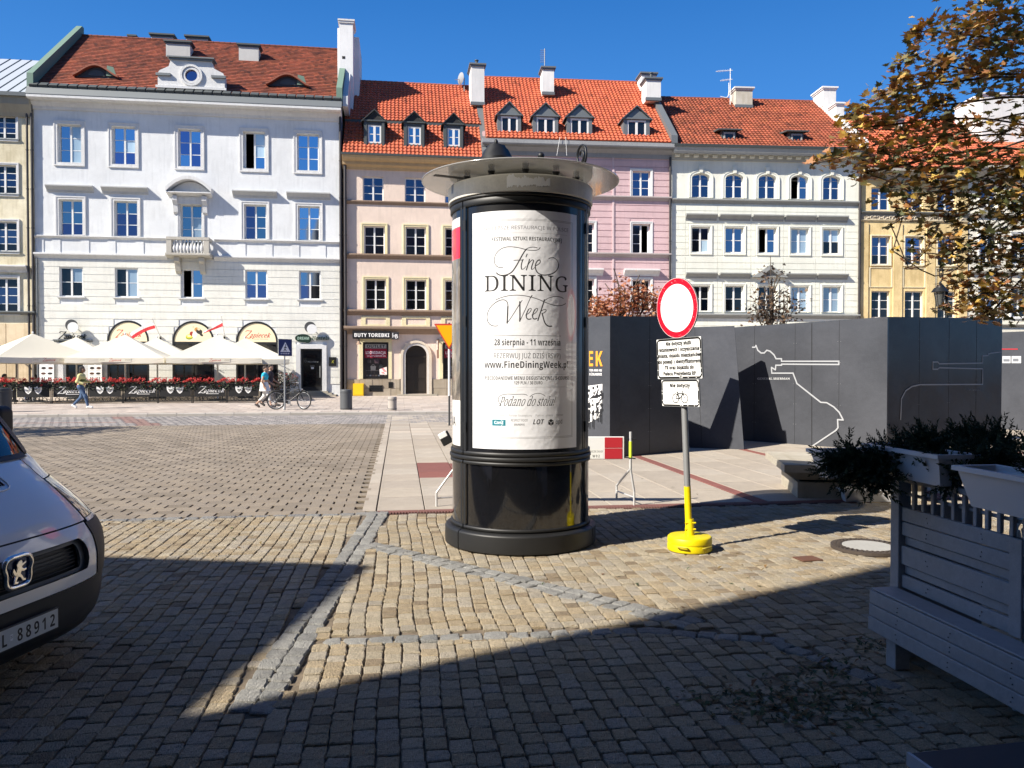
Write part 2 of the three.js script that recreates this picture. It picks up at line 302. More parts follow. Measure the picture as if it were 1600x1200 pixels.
{ // road of dark setts in front of the far kerb
  const root = field('road'), rnd = rngOf(55), geos = [0, 1, 2].map((i) => slabGeo(.215 + .008 * i, .30, .03, .008)), specs = []; let j = 0;
  for (let a = 25.6; a < 30.25; a += .31, j++) for (let r = -24 + (j % 2) * .12; r < 17; r += .242) { if (inView(ra(r, a), .8)) specs.push({ r, a, turn: 0, y: (rnd() - .5) * .004, geo: Math.floor(rnd() * 3), tone: (a < 27.4 && a > 26.9 && r < -9) || (r < -7.2 - (a - 25.6) * .5 && r > -7.9 - (a - 25.6) * .5) ? 4 + Math.floor(rnd() * 2) : Math.floor(rnd() * 4) }); }
  lay(root, 'road_sett', 'road_setts', specs, geos, [[.27, .25, .235], [.31, .285, .27], [.24, .225, .215], [.34, .31, .29], [.26, .16, .135], [.29, .185, .16]], slabMat, 0);
}
{ // far kerb and footway up to the houses
  const root = field('pavement'), rnd = rngOf(66), specs = [], ks = [], geos = [slabGeo(.69, .93, .12, .006), slabGeo(.69, .93, .12, .006)];
  for (let r = -24; r < 28; r += 1.0) if (inView(ra(r, 30.5), 1.5)) part('kerb_stone', slabGeo(.992, .26, .14, .02), S(pick([[.40, .37, .33], [.43, .40, .36]]), { map: T.slab }), root, [r + .5, .105, -30.42]);
  let j = 0;
  for (let a = 31.02; a < 53; a += .938, j++) for (let r = -32 + (j % 2) * .35; r < 34; r += .70) if (inView(ra(r, a), 1.5)) specs.push({ r, a, turn: 0, y: .10, geo: 0, tone: Math.floor(rnd() * 4) });
  lay(root, 'footway_slab', 'footway_slabs', specs, geos, [[.47, .40, .345], [.50, .43, .37], [.44, .375, .325], [.48, .42, .37]], slabMat, 0);
}
{ // manhole cover and a small rusty plate among the setts
  const p = onGround(1356, 858), t = thing('manhole_cover', 'round manhole cover with a pale concrete disc in a dark iron ring', 'manhole', [p.x, .004, p.z]);
  const rust = S([.06, .045, .035], { roughness: .8, map: T.slab }), ringPts = []; for (let i = 0; i < 40; i++) ringPts.push([Math.cos(i / 40 * 6.2832), Math.sin(i / 40 * 6.2832)]);
  add('ring', poly(ringPts.map(([x, y]) => [x * .33, y * .33]), .03, [ringPts.map(([x, y]) => [x * .235, y * .235])]).rotateX(-Math.PI / 2), rust, t);
  const studs = []; for (let i = 0; i < 36; i++) for (const q of [.26, .295]) studs.push(box(-.012, .012, .028, .037, -.01, .01).translate(q, 0, 0).rotateY(i / 36 * 6.2832 + q));
  stuff(add('studs', studs, rust, t));
  add('disc', cyl(.228, .228, .03, 40).translate(0, .016, 0), S([.42, .41, .38], { map: T.slab }), t);
  const q = onGround(1262, 874), b = thing('rusty_plate', 'small rusty flat plate lying flush among the setts left of the manhole', 'plate', [q.x, .002, q.z], .25);
  add('plate', slabGeo(.20, .16, .01, .002).translate(0, .01, 0), S([.13, .055, .03], { map: T.slab, roughness: .9 }), b);
}
// ---------- houses ----------
function house(name, label, x0, z0, deg) {
  const g = thing(name, label, 'house', [x0, 0, z0], rad(deg)), s = Math.sin(rad(deg)), c = Math.cos(rad(deg));
  const uv = (px, py, w = 0) => { const d = ray(px, py), k = (x0 * s + z0 * c + w) / (d.x * s + d.z * c), dx = d.x * k - x0, dz = d.z * k - z0; return { u: dx * c - dz * s, v: EYE + d.y * k }; };
  const toW = (u, v, w = 0) => new THREE.Vector3(x0 + u * c + w * s, v, z0 - u * s + w * c);
  return { g, uv, toW, U: (px, py = 400, w = 0) => uv(px, py, w).u, V: (px, py, w = 0) => uv(px, py, w).v, holes: [], deg };
}
const winCache = {};
function winGeo(key, make) { return winCache[key] ??= make(); }
const variants = new Map();
function variant(m, k0) { // windows differ a little in tint
  if (!variants.has(m)) variants.set(m, [.72, .9, 1, 1.12, 1.35].map((k) => { const c = m.clone(); c.color.multiplyScalar(k); c.color.g *= .96 + .08 * R(); return c; }));
  return variants.get(m)[k0];
}
// a two-leaf window: o.rows panes per leaf, o.arch = rise of an arched head, o.depth = recess, o.tones per pane, o.open = 'l' / 'r' leaf standing open
function windowAt(B, uc, vc, w, h, o = {}) {
  const rows = o.rows ?? 3, dep = o.depth ?? .17, key = [w.toFixed(3), h.toFixed(3), rows, o.arch || 0, o.open || ''].join('/');
  const u0 = uc - w / 2, v0 = vc - h / 2, v1 = vc + h / 2;
  B.holes.push(o.arch ? archPts(u0, u0 + w, v0, v1 - o.arch, o.arch, 10) : rect(u0, u0 + w, v0, v1));
  const ft = o.ft ?? .075, mull = .10, gb = .035, iw = (w - 2 * ft - mull) / 2, ih = (h - 2 * ft), ph = (ih - gb * (rows - 1)) / rows;
  const fr = winGeo('f' + key, () => {
    const l = [box(-w / 2, w / 2, h / 2 - ft, h / 2, -.07, .0), box(-w / 2, w / 2, -h / 2, -h / 2 + ft, -.07, .005), box(-w / 2, -w / 2 + ft, -h / 2 + ft, h / 2 - ft, -.07, 0), box(w / 2 - ft, w / 2, -h / 2 + ft, h / 2 - ft, -.07, 0), box(-mull / 2, mull / 2, -h / 2 + ft, h / 2 - ft, -.07, .02)];
    for (const sd of [-1, 1]) { if (o.open === (sd < 0 ? 'l' : 'r')) continue; const a = sd < 0 ? -w / 2 + ft : mull / 2; for (let k = 1; k < rows; k++) { const y = -h / 2 + ft + k * (ph + gb) - gb; l.push(box(a, a + iw, y, y + gb, -.045, -.01)); } }
    if (o.arch) { const k = o.arch, pts = archPts(-w / 2, w / 2, h / 2 - k - .02, h / 2 - k, k, 10), inn = archPts(-w / 2 + ft, w / 2 - ft, h / 2 - k - .02 + .001, h / 2 - k, k - ft, 10); l.splice(0, 1, poly(pts, .07, [inn]).translate(0, 0, -.069)); }
    return geo(l);
  });
  const f = part('window', fr, o.frameMat || M.frame, B.g, [uc, vc, -dep]);
  const pg = winGeo('p' + key, () => geo(box(-iw / 2, iw / 2, -ph / 2, ph / 2, -.006, .006)));
  const kv = Math.floor(R() * 5);
  for (const sd of [-1, 1]) for (let k = 0; k < rows; k++) {
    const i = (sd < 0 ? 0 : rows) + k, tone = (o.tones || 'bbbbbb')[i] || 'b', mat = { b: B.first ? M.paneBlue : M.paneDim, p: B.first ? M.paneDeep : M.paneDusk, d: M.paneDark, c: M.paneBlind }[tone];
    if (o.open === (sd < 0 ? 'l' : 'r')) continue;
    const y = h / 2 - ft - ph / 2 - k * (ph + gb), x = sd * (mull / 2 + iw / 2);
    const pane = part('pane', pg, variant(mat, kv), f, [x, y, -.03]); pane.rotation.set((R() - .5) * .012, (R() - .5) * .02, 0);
  }
  if (o.open) { // the open leaf stands inwards at right angles
    const sd = o.open === 'l' ? -1 : 1, x = sd * (w / 2 - ft), l = [box(-.03, .03, -ih / 2, ih / 2, -.05, 0), box(-.03, .03, -ih / 2, ih / 2, -iw + .02, -iw + .07), box(-.03, .03, ih / 2 - .05, ih / 2, -iw + .07, -.05), box(-.03, .03, -ih / 2, -ih / 2 + .05, -iw + .07, -.05)];
    for (let k = 1; k < rows; k++) { const y = -ih / 2 + k * (ph + gb) - gb; l.push(box(-.02, .02, y, y + gb, -iw + .07, -.05)); }
    const leaf = add('open_leaf', l, o.frameMat || M.frame, f); leaf.position.set(x - sd * .03, 0, -.03); leaf.rotation.y = -sd * .5;
  }
  if (o.surround) { // moulded frame round the opening
    const b = o.surround, q = o.surroundMat || M.trim, bot = o.surroundOpen ? 0 : b, W = w / 2 + b, sg = winGeo('s' + key + b + bot, () => {
      const inner = o.arch ? archPts(-w / 2, w / 2, -h / 2, h / 2 - o.arch, o.arch, 10) : rect(-w / 2, w / 2, -h / 2, h / 2), A = o.arch ? o.arch + .03 : 0;
      const outer = o.arch ? archPts(-W, W, -h / 2 - bot, h / 2 - o.arch, o.arch + b, 12) : rect(-W, W, -h / 2 - bot, h / 2 + b);
      const mid = o.arch ? archPts(-W + .07, W - .07, -h / 2 - bot + (bot ? .07 : 0), h / 2 - o.arch, o.arch + b - .07, 12) : rect(-W + .07, W - .07, -h / 2 - bot + (bot ? .07 : 0), h / 2 + b - .07);
      if (!bot) { inner.forEach((p) => { if (p[1] <= -h / 2 + 1e-6) p[1] = -h / 2 + .001; }); mid.forEach((p) => { if (p[1] <= -h / 2 + 1e-6) p[1] = -h / 2 + .0005; }); }
      return geo([poly(outer, .07, [mid]).translate(0, 0, 0), poly(mid, .045, [inner])]);
    });
    part('surround', sg, q, f, [0, 0, dep + .002]);
  }
  if (o.sill) { const sw = w + (o.sillW ?? .14); part('sill', winGeo('l' + sw.toFixed(3) + (o.sillP ?? .1), () => geo(box(-sw / 2, sw / 2, -.06, 0, -.16, o.sillP ?? .1))), o.sillMat || M.trim, f, [0, -h / 2 - (o.surround && !o.surroundOpen ? 0 : 0), dep]); }
  if (o.hood) { // straight moulded cornice above the window: [gap above opening, width, height, projection]
    const [gap, hw, hh, pr] = o.hood;
    part('hood', winGeo('hh' + o.hood.join('/'), () => { const q = [[0, 0], [.05, 0], [pr * .30, hh * .30], [pr * .88, hh * .74], [pr, hh * .78], [pr, hh * .96], [pr * .9, hh], [0, hh]]; return geo(profileAlong(q, -hw / 2, hw / 2)); }), o.hoodMat || M.trim, f, [0, h / 2 + gap, dep]);
  }
  return f;
}
function profileAlong(pts, u0, u1) { // profile points (out from the wall, up) run along x from u0 to u1
  const s = new THREE.Shape(pts.map(([w, v]) => new THREE.Vector2(w, v)));
  const g = new THREE.ExtrudeGeometry(s, { depth: u1 - u0, bevelEnabled: false });      // shape x -> z, shape y -> y, depth -> x
  return g.applyMatrix4(new THREE.Matrix4().set(0, 0, 1, u0, 0, 1, 0, 0, 1, 0, 0, 0, 0, 0, 0, 1));
}
const ledge = (h, pr) => [[0, 0], [pr * .15, 0], [pr * .5, h * .35], [pr * .9, h * .62], [pr, h * .68], [pr, h * .94], [pr * .9, h], [0, h]];
function wallOf(B, u0, u1, top, depth, mat, holes = B.holes) {
  add('wall', poly(rect(u0, u1, 0, top), .4, holes).translate(0, 0, -.4), mat, B.g);
  add('rear_wall', poly([[u0, .4], [u0 + .3, .4], [u0 + .3, depth - .3], [u1 - .3, depth - .3], [u1 - .3, .4], [u1, .4], [u1, depth], [u0, depth]], top + .8).rotateX(-Math.PI / 2), mat, B.g);
  part('floor', geo(box(u0 + .3, u1 - .3, 0, .05, -depth + .3, -.4)), M.darkGrey, B.g);
}
// courses of ashlar proud of the wall between v0 and v1, cut round the openings
function courses(B, u0, u1, v0, v1, n, gap, mat, openings, proud = .025, vjoints) {
  const h = (v1 - v0) / n;
  for (let i = 0; i < n; i++) {
    const a = v0 + i * h, b = a + h - gap; let spans = [[u0, u1]];
    for (const o of openings) {
      let c0, c1; if (o.arch) { const y = Math.max(0, (a + b) / 2 - o.vs); if (a > o.vs + o.rise + .02) continue; const q = Math.min(1, Math.max(0, a - .0 - o.vs) / o.rise), hw = (o.u1 - o.u0) / 2 * Math.sqrt(Math.max(0, 1 - q * q)); c0 = (o.u0 + o.u1) / 2 - hw; c1 = (o.u0 + o.u1) / 2 + hw; if (b < o.v0) continue; }
      else { if (b <= o.v0 || a >= o.v1) continue; c0 = o.u0; c1 = o.u1; }
      spans = spans.flatMap(([s, e]) => (c1 <= s || c0 >= e ? [[s, e]] : [[s, c0], [c1, e]].filter(([x, y]) => y - x > .03)));
    }
    const cells = [];
    for (const [s, e] of spans) { if (!vjoints) { cells.push([s, e]); continue; } const cut = [s, ...vjoints(i).filter((x) => x > s + .08 && x < e - .08), e]; for (let k = 0; k + 1 < cut.length; k++) cells.push([cut[k] + (k ? gap / 2 : 0), cut[k + 1] - (k + 2 < cut.length ? gap / 2 : 0)]); }
    for (const [s, e] of cells) part('ashlar_block', geo(box(s, e, a, b, .001, proud)), mat, B.g);
  }
}
const roofMat = S([1, 1, 1], { vertexColors: true, roughness: .75 });
// rows of tiles over a sloped plane given by its lower-left corner function: Q(u, s) with s up the slope
function tiles(name, parent, u0, u1, vE, wE, vR, wR, o = {}) {
  const L = Math.hypot(vR - vE, wR - wE), sv = (vR - vE) / L, sw = (wR - wE) / L, tw = o.tw ?? .235, nc = Math.round((u1 - u0) / tw), cw = (u1 - u0) / nc, tl = o.tl ?? .33, nr = Math.round(L / tl), rl = L / nr, flat = o.flat, seg = flat ? 1 : 5;
  const nv = -sw, nw = sv, pos = [], col = [], rnd = rngOf(o.seed ?? 3), base = o.color, mot = tileNoise(64, 14, (o.seed ?? 3) + 50);
  const Pt = (u, s, h) => [u, vE + sv * s + nv * h, wE + sw * s + nw * h];
  const prof = (t) => flat ? 0 : .058 * Math.pow(.5 + .5 * Math.cos((t - .38) * 6.2832), 1.3) + .006;
  const cl = o.clip || (() => true);
  for (let j = 0; j < nr; j++) for (let i = 0; i < nc; i++) {
    const off = flat && j % 2 ? cw / 2 : 0, a = u0 + i * cw + off, b = Math.min(a + cw, u1), s0 = j * rl, s1 = s0 + rl + .02;
    if (!cl((a + b) / 2, s0 + rl / 2)) continue;
    const f = (o.vary ?? .16), big = (mot((i * 1.1) % 64, (j * 1.7) % 64) - .5) * (o.mottle ?? .25), k = 1 + (rnd() - .5) * 2 * f + big, dk = rnd() < (o.darkShare ?? .03) ? .6 : 1, c = base.map((x, q) => Math.max(.01, x * k * dk * (q ? 1 + (rnd() - .5) * .12 : 1)));
    const lift0 = flat ? .036 : .05, lift1 = 0, jig = (rnd() - .5) * .008;
    for (let q = 0; q < seg; q++) {
      const t0 = q / seg, t1 = (q + 1) / seg, x0 = lerp(a, b, t0), x1 = lerp(a, b, t1), gap = flat ? .004 : 0, xa = x0 + (q ? 0 : gap), xb = x1 - (q === seg - 1 ? gap : 0);
      const A = Pt(xa, s0, prof(t0) + lift0 + jig), Bq = Pt(xb, s0, prof(t1) + lift0 + jig), C = Pt(xb, s1, prof(t1) + lift1), D = Pt(xa, s1, prof(t0) + lift1), E = Pt(xa, s0, -.01), F = Pt(xb, s0, -.01);
      pos.push(...A, ...Bq, ...C, ...A, ...C, ...D, ...E, ...F, ...Bq, ...E, ...Bq, ...A); for (let z = 0; z < 12; z++) col.push(...c);
    }
  }
  const g = new THREE.BufferGeometry(); g.setAttribute('position', new THREE.Float32BufferAttribute(pos, 3)); g.setAttribute('color', new THREE.Float32BufferAttribute(col, 3)); g.computeVertexNormals();
  g.setAttribute('uv', new THREE.Float32BufferAttribute(new Float32Array(pos.length / 3 * 2), 2));
  return stuff(part(name, g, roofMat, parent));
}
// roof body (gable prism) with tiles on the front slope and a ridge line
function gableRoof(B, u0, u1, vE, wE, vR, wR, o) {
  const wB = wR * 2 - wE, pr = poly([[wE, vE], [wR, vR], [wB, vE]], u1 - u0).applyMatrix4(new THREE.Matrix4().set(0, 0, 1, u0, 0, 1, 0, -.06, 1, 0, 0, 0, 0, 0, 0, 1));
  const roof = add('roof', pr, o.bodyMat || S([.2, .08, .05]), B.g);
  tiles('roof_tiles', roof, u0, u1, vE, wE, vR, wR, o);
  const rt = []; for (let u = u0; u < u1; u += .36) rt.push(cyl(.085, .10, .37, 8).rotateZ(Math.PI / 2).translate(u + .18, vR + .02, wR));
  stuff(add('ridge_tiles', rt, S(o.color.map((x) => x * .75)), roof));
  return roof;
}
function chimney(B, u, v0, v1, w, wid, dep, o = {}) {
  const c = add('chimney', [box(u - wid / 2, u + wid / 2, v0, v1, w - dep, w)], o.mat || S([.74, .74, .72], { map: T.plaster }), B.g);
  add('chimney_cap', [box(u - wid / 2 - .06, u + wid / 2 + .06, v1, v1 + .10, w - dep - .06, w + .06), box(u - wid / 2 - .12, u + wid / 2 + .12, v1 + .10, v1 + .20, w - dep - .12, w + .12)], o.capMat || M.zinc, c);
  if (o.flash !== false) add('flashing', box(u - wid / 2 - .04, u + wid / 2 + .04, v0 + (o.fy ?? 0), v0 + (o.fy ?? 0) + .2, w - .1, w + .03), M.zinc, c);
  if (o.pot) add('chimney_pot', [cyl(.09, .09, .45, 10).translate(u, v1 + .42, w - dep / 2), cyl(.14, .14, .05, 10).translate(u, v1 + .68, w - dep / 2)], M.zincDark, c);
  return c;
}
// pitched roof dormer: front plane at w, roof running back
function dormer(B, uc, v0, w, width, hWall, hGable, back, o = {}) {
  const W = width / 2, wall = o.mat || M.zinc, ww = o.ww ?? width * .55, wh = o.wh ?? hWall * .8, wv = v0 + (o.wv ?? .06) + wh / 2;
  const d = add('dormer', [poly([[-W, v0], [W, v0], [W, v0 + hWall], [0, v0 + hWall + hGable], [-W, v0 + hWall]], back, [rect(-ww / 2, ww / 2, wv - wh / 2, wv + wh / 2)]).translate(uc, 0, w - back)], wall, B.g);
  const ov = .14, s = (q) => [[0, v0 + hWall + hGable + .02], [q * (W + ov), v0 + hWall - ov * hGable / W + .02], [q * (W + ov), v0 + hWall - ov * hGable / W + .09], [0, v0 + hWall + hGable + .10]];
  add('dormer_roof', [poly(s(1), back + .15), poly(s(-1), back + .15)].map((g) => g.translate(uc, 0, w - back)), o.roofMat || M.zincDark, d);
  add('cornice', [box(uc - W - .04, uc + W + .04, v0 + hWall - .03, v0 + hWall + .05, w, w + .10)], wall, d);
  add('gable_board', [poly([[-W + .12, v0 + hWall + .06], [W - .12, v0 + hWall + .06], [0, v0 + hWall + hGable - .10]], .03).translate(uc, 0, w + .001)], o.boardMat || wall, d);
  if (o.pilaster) for (const q of [-1, 1]) add('pilaster', box(uc + q * (ww / 2 + (W - ww / 2) / 2) - (W - ww / 2) * .3, uc + q * (ww / 2 + (W - ww / 2) / 2) + (W - ww / 2) * .3, v0 + .05, v0 + hWall - .05, w + .002, w + .05), wall, d);
  const ft = o.ft ?? .10, mu = .14, iw = (ww - 2 * ft - mu) / 2;
  const l = [box(-ww / 2, ww / 2, wh / 2 - ft, wh / 2, -.08, 0), box(-ww / 2, ww / 2, -wh / 2, -wh / 2 + ft, -.08, .02), box(-ww / 2, -ww / 2 + ft, -wh / 2 + ft, wh / 2 - ft, -.08, 0), box(ww / 2 - ft, ww / 2, -wh / 2 + ft, wh / 2 - ft, -.08, 0), box(-mu / 2, mu / 2, -wh / 2 + ft, wh / 2 - ft, -.08, .02)];
  if (o.bar) l.push(box(-ww / 2 + ft, -mu / 2, -.02, .02, -.05, -.01), box(mu / 2, ww / 2 - ft, -.02, .02, -.05, -.01));
  const f = add('window_frame', l, M.frame, d); f.position.set(uc, wv, w - .03);
  for (const q of [-1, 1]) { const p = add('pane', box(-iw / 2, iw / 2, -wh / 2 + ft, wh / 2 - ft, -.045, -.035), o.pane || M.paneDeep, d); p.position.set(uc + q * (mu / 2 + iw / 2), wv, w - .03); }
  return d;
}
function downpipe(B, u, v0, v1, mat, r = .07, w = .12) {
  const l = [bar([u, v0, w], [u, v1, w], r, r, 10)]; for (let v = v0 + .8; v < v1; v += 2.2) l.push(cyl(r + .02, r + .02, .06, 10).translate(u, v, w));
  return add('downpipe', l, mat, B.g);
}

// the line of the house fronts
const front = (px, x0, z0, deg) => { const k = (px - 800) / FPX, t = Math.tan(rad(deg)); return (-z0 - t * x0) / (1 - t * k); };   // distance at which a sight line meets the front
const PX0 = 538, D0 = 48;
const c0 = { x: (PX0 - 800) / FPX * D0, z: -D0 };
const dW = front(57, c0.x, c0.z, 8.04), cW = { x: (57 - 800) / FPX * dW, z: -dW };
const dP = front(755, c0.x, c0.z, 8), cP = { x: (755 - 800) / FPX * dP, z: -dP };
const dG = front(1048, cP.x, cP.z, 5.5), cG = { x: (1048 - 800) / FPX * dG, z: -dG };
const dY = front(1343, cG.x, cG.z, 4.5), cY = { x: (1343 - 800) / FPX * dY, z: -dY };

// ----- white house with the restaurant -----
const wallWhite = plaster([.77, .785, .79]), wallCream = plaster([.82, .81, .74]);
const WH = house('town_house', 'wide white three-storey house with brown tiled roof, balcony and arched restaurant windows', cW.x, cW.z, 8.04);
{
  WH.first = true; const B = WH, { U, V } = B, w = B.U(533, 300), pw = (px, a, b, y) => U(b, y) - U(a, y);
  const top = V(300, 166), v1c = V(108.5, 224), h1 = V(108.5, 194) - V(108.5, 254), w1 = U(127, 224) - U(90, 224), v2c = V(110.7, 339.5), h2 = V(110.7, 311.5) - V(110.7, 367.5), v3c = V(111.4, 440.5), h3 = V(111.4, 417.5) - V(111.4, 463.7);
  const xs1 = [108.5, 193, 296, 397, 481], xs2 = [110.7, 196.5, 298.5, 398.8, 482.5], xs3 = [111.4, 197.8, 300, 400.6, 484.4];
  const t1 = ['bbbccc', 'bbpbcp', 'ppbbpp', 'bbbccb', 'bbbbbb'], t2 = ['bbpbbp', 'bppbpp', '', 'pppbbb', 'bbbbbb'], t3 = ['ddcd', 'ddcc', 'dcbb', 'bpbp', 'bpbd'];
  xs1.forEach((x, i) => windowAt(B, U(x, 226), v1c, w1, h1, { tones: t1[i], surround: .20, open: i === 3 ? 'l' : '', depth: .24 }));
  xs2.forEach((x, i) => { if (i !== 2) windowAt(B, U(x, 340), v2c, w1, h2, { tones: t2[i], surround: .18, surroundOpen: true, depth: .24, hood: [.40, w1 + 1.25, .38, .32], hoodMat: plaster([.50, .51, .51]) }); });
  xs3.forEach((x, i) => windowAt(B, U(x, 440), v3c, w1 * .98, h3, { rows: 2, tones: t3[i], open: i === 2 ? 'l' : '', sill: true, sillP: .12, depth: .10, sillW: .28 }));
  // balcony door
  const ub = U(298.5, 345), vb0 = V(298.5, 396), vb1 = V(298.5, 319), wb = U(315, 345) - U(281.5, 345);
  const vLedge = V(110, 370), vLedge2 = V(110, 399);
  const bd = windowAt(B, ub, (vb0 + vb1) / 2, wb, vb1 - vb0, { rows: 4, tones: 'bbbbbccb', surround: .16, surroundOpen: true, depth: .24 });
  { // consoles and curved pediment above it
    const hv = V(298, 303), W = (U(332, 300, .5) - U(262, 300, .5)) / 2, rise = V(298, 281) - V(298, 300), seg = [];
    const arc = (k, dy) => { const o = []; for (let i = 0; i <= 18; i++) { const t = i / 18 * 2 - 1; o.push([t * (W + k), hv + rise * (1 - t * t) + dy]); } return o; };
    const lo = arc(0, .02), hi = arc(.06, .22);
    seg.push(poly([...lo, ...hi.reverse()], .62).translate(ub, 0, 0), profileAlong(ledge(.22, .58), ub - W, ub + W).translate(0, hv - .20, 0), box(ub - W + .25, ub + W - .25, hv - .62, hv - .20, 0, .16));
    add('pediment', seg, M.trim, bd).position.set(-ub, -(vb0 + vb1) / 2, .24);
    add('tympanum', poly(arc(-.1, -.02), .10).translate(ub, 0, 0), M.trim, bd).position.set(-ub, -(vb0 + vb1) / 2, .24);
    for (const q of [-1, 1]) add('console', [poly([[0, 0], [.42, 0], [.40, -.25], [.22, -.5], [.16, -.9], [.05, -1.0], [0, -1.0]], .26).rotateY(-Math.PI / 2).scale(1, 1, 1).translate(ub + q * (W - .42) + .13, hv - .2, 0)], M.trim, bd).position.set(-ub, -(vb0 + vb1) / 2, .24);
  }
  // balcony
  {
    const vf = V(298, 398, .8), W = (U(330, 390, .8) - U(263, 390, .8)) / 2, b = add('balcony', [profileAlong([[0, 0], [.5, 0], [.78, .06], [.86, .10], [.86, .2], [.80, .22], [0, .22]], ub - W - .06, ub + W + .06).translate(0, vf - .12, 0)], plaster([.52, .49, .43]), B.g), hr = V(298, 372, .8) - vf;
    add('hand_rail', [box(ub - W, ub + W, vf + hr - .10, vf + hr + .06, .58, .84), box(ub - W, ub - W + .22, vf + hr - .10, vf + hr + .06, .02, .58), box(ub + W - .22, ub + W, vf + hr - .10, vf + hr + .06, .02, .58)], plaster([.52, .49, .43]), b);
    const bal = []; for (let i = 0; i <= 8; i++) { const t = i / 8; bal.push([.05 + .065 * Math.pow(Math.sin(Math.PI * Math.min(1, t * 1.3 + .05)), 2), t * (hr - .2)]); }
    const bg = geo(new THREE.LatheGeometry(bal.map((p) => new THREE.Vector2(...p)), 10));
    for (let i = 0; i < 9; i++) part('baluster', bg, M.trim, b, [ub - W + .42 + i * (2 * W - .84) / 8, vf + .1, .70]);
    for (const q of [-1, 1]) { add('pedestal', box(ub + q * (W - .15) - .14, ub + q * (W - .15) + .14, vf + .1, vf + hr - .1, .56, .82), plaster([.52, .49, .43]), b); for (let i = 0; i < 2; i++) part('baluster', bg, M.trim, b, [ub + q * (W - .14), vf + .1, .14 + i * .22]);
      add('bracket', poly([[0, 0], [.62, 0], [.60, -.22], [.40, -.35], [.25, -.75], [.05, -.9], [0, -.9]], .30).rotateY(-Math.PI / 2).translate(ub + q * (W - .5) + .15, vf - .125, 0), plaster([.56, .53, .46]), b); }
  }
  // arches and doors of the ground floor
  const vsA = V(200, 533.5), rA = V(200, 500.5) - vsA, arches = [200.3, 302, 401.5].map((x) => ({ arch: 1, u0: U(x - 32.8, 530), u1: U(x + 32.8, 530), v0: .75, vs: vsA, rise: rA }));
  arches.forEach((a, i) => {
    B.holes.push(archPts(a.u0, a.u1, a.v0, a.vs, a.rise, 20));
    const c = (a.u0 + a.u1) / 2, hw = (a.u1 - a.u0) / 2, f = add('shop_window', [poly(archPts(a.u0, a.u1, a.v0, a.vs, a.rise, 20), .10, [archPts(a.u0 + .11, a.u1 - .11, a.v0 + .1, a.vs, a.rise - .11, 20)]), box(a.u0 + .1, a.u1 - .1, a.vs - .14, a.vs, .001, .09), box(c - .05, c + .05, a.v0 + .1, a.vs - .14, .001, .09)], M.black, B.g); f.position.z = -.09;
    for (const q of [-1, 1]) add('pane', box(Math.min(c + q * .05, c + q * (hw - .11)), Math.max(c + q * .05, c + q * (hw - .11)), a.v0 + .1, a.vs - .14, .03, .045), M.shopGlass, f);
    add('sill', box(a.u0 - .1, a.u1 + .1, a.v0 - .08, a.v0, .0, .28), M.stone, f);
    const lw = hw - .11, lh = a.rise - .11, g = new THREE.ShapeGeometry(new THREE.Shape(archPts(-lw, lw, 0, .0001, lh, 24).map((p) => new THREE.Vector2(...p)))), uvs = g.attributes.uv, ps = g.attributes.position;
    for (let k = 0; k < uvs.count; k++) uvs.setXY(k, (ps.getX(k) + lw) / (2 * lw), ps.getY(k) / lh);
    const mat = canvasMat(512, 256, (x) => {
      x.fillStyle = '#f3e3bd'; x.fillRect(0, 0, 512, 256);
      if (i !== 1) { script(x, 255, 175, 1.0, '#b3261e'); x.fillStyle = '#c0574a'; fitText(x, 'POLSKIE PIEROGARNIE', 310, 222, 200, '18px sans-serif'); }
      else { const e = (a, b, c, d, f, r = 0) => { x.fillStyle = f; x.beginPath(); x.ellipse(a, b, c, d, r, 0, 7); x.fill(); };
        e(205, 190, 52, 36, '#6e8f2a', -.2); e(205, 182, 46, 28, '#e6cf3a', -.2); e(198, 178, 26, 14, '#f6ecb0'); e(232, 90, 24, 32, '#e9dcc0'); e(238, 148, 32, 30, '#a3331f', .4); e(278, 150, 34, 60, '#efe9dc', .35); e(300, 92, 30, 30, '#c8924e'); e(335, 118, 44, 34, '#2c2a26', .4); e(362, 160, 30, 16, '#2c2a26', .7); e(330, 84, 22, 20, '#e8c9a4'); e(258, 60, 14, 18, '#dccba6'); }
    });
    part('lunette', geo(g, true), mat, f, [c, a.vs, .075]);
  });
  const pv = .1;   // the footway
  const dR = { u0: U(469.6, 577), u1: U(503.6, 577), v0: V(486, 611), v1: V(486, 545) }, dL = { u0: U(100, 575), u1: U(131, 575), v0: pv + .1, v1: V(115, 543) };
  for (const [d, right] of [[dL, 0], [dR, 1]]) {
    B.holes.push(rect(d.u0, d.u1, d.v0, d.v1)); const c = (d.u0 + d.u1) / 2, W = (d.u1 - d.u0) / 2, dr = add('door', [box(d.u0, d.u1, d.v0, d.v1, -.34, -.27)], M.black, B.g);
    add('pane', [box(d.u0 + .12, d.u1 - .12, d.v0 + .25, d.v1 - .12, -.269, -.262)], M.shopGlass, dr);
    add('surround', [poly([[-W - .26, d.v0], [-W - .001, d.v0], [-W - .001, d.v1 + .001], [W + .001, d.v1 + .001], [W + .001, d.v0], [W + .26, d.v0], [W + .26, d.v1 + .28], [-W - .26, d.v1 + .28]], .13).translate(c, 0, .002)], M.trim, dr);
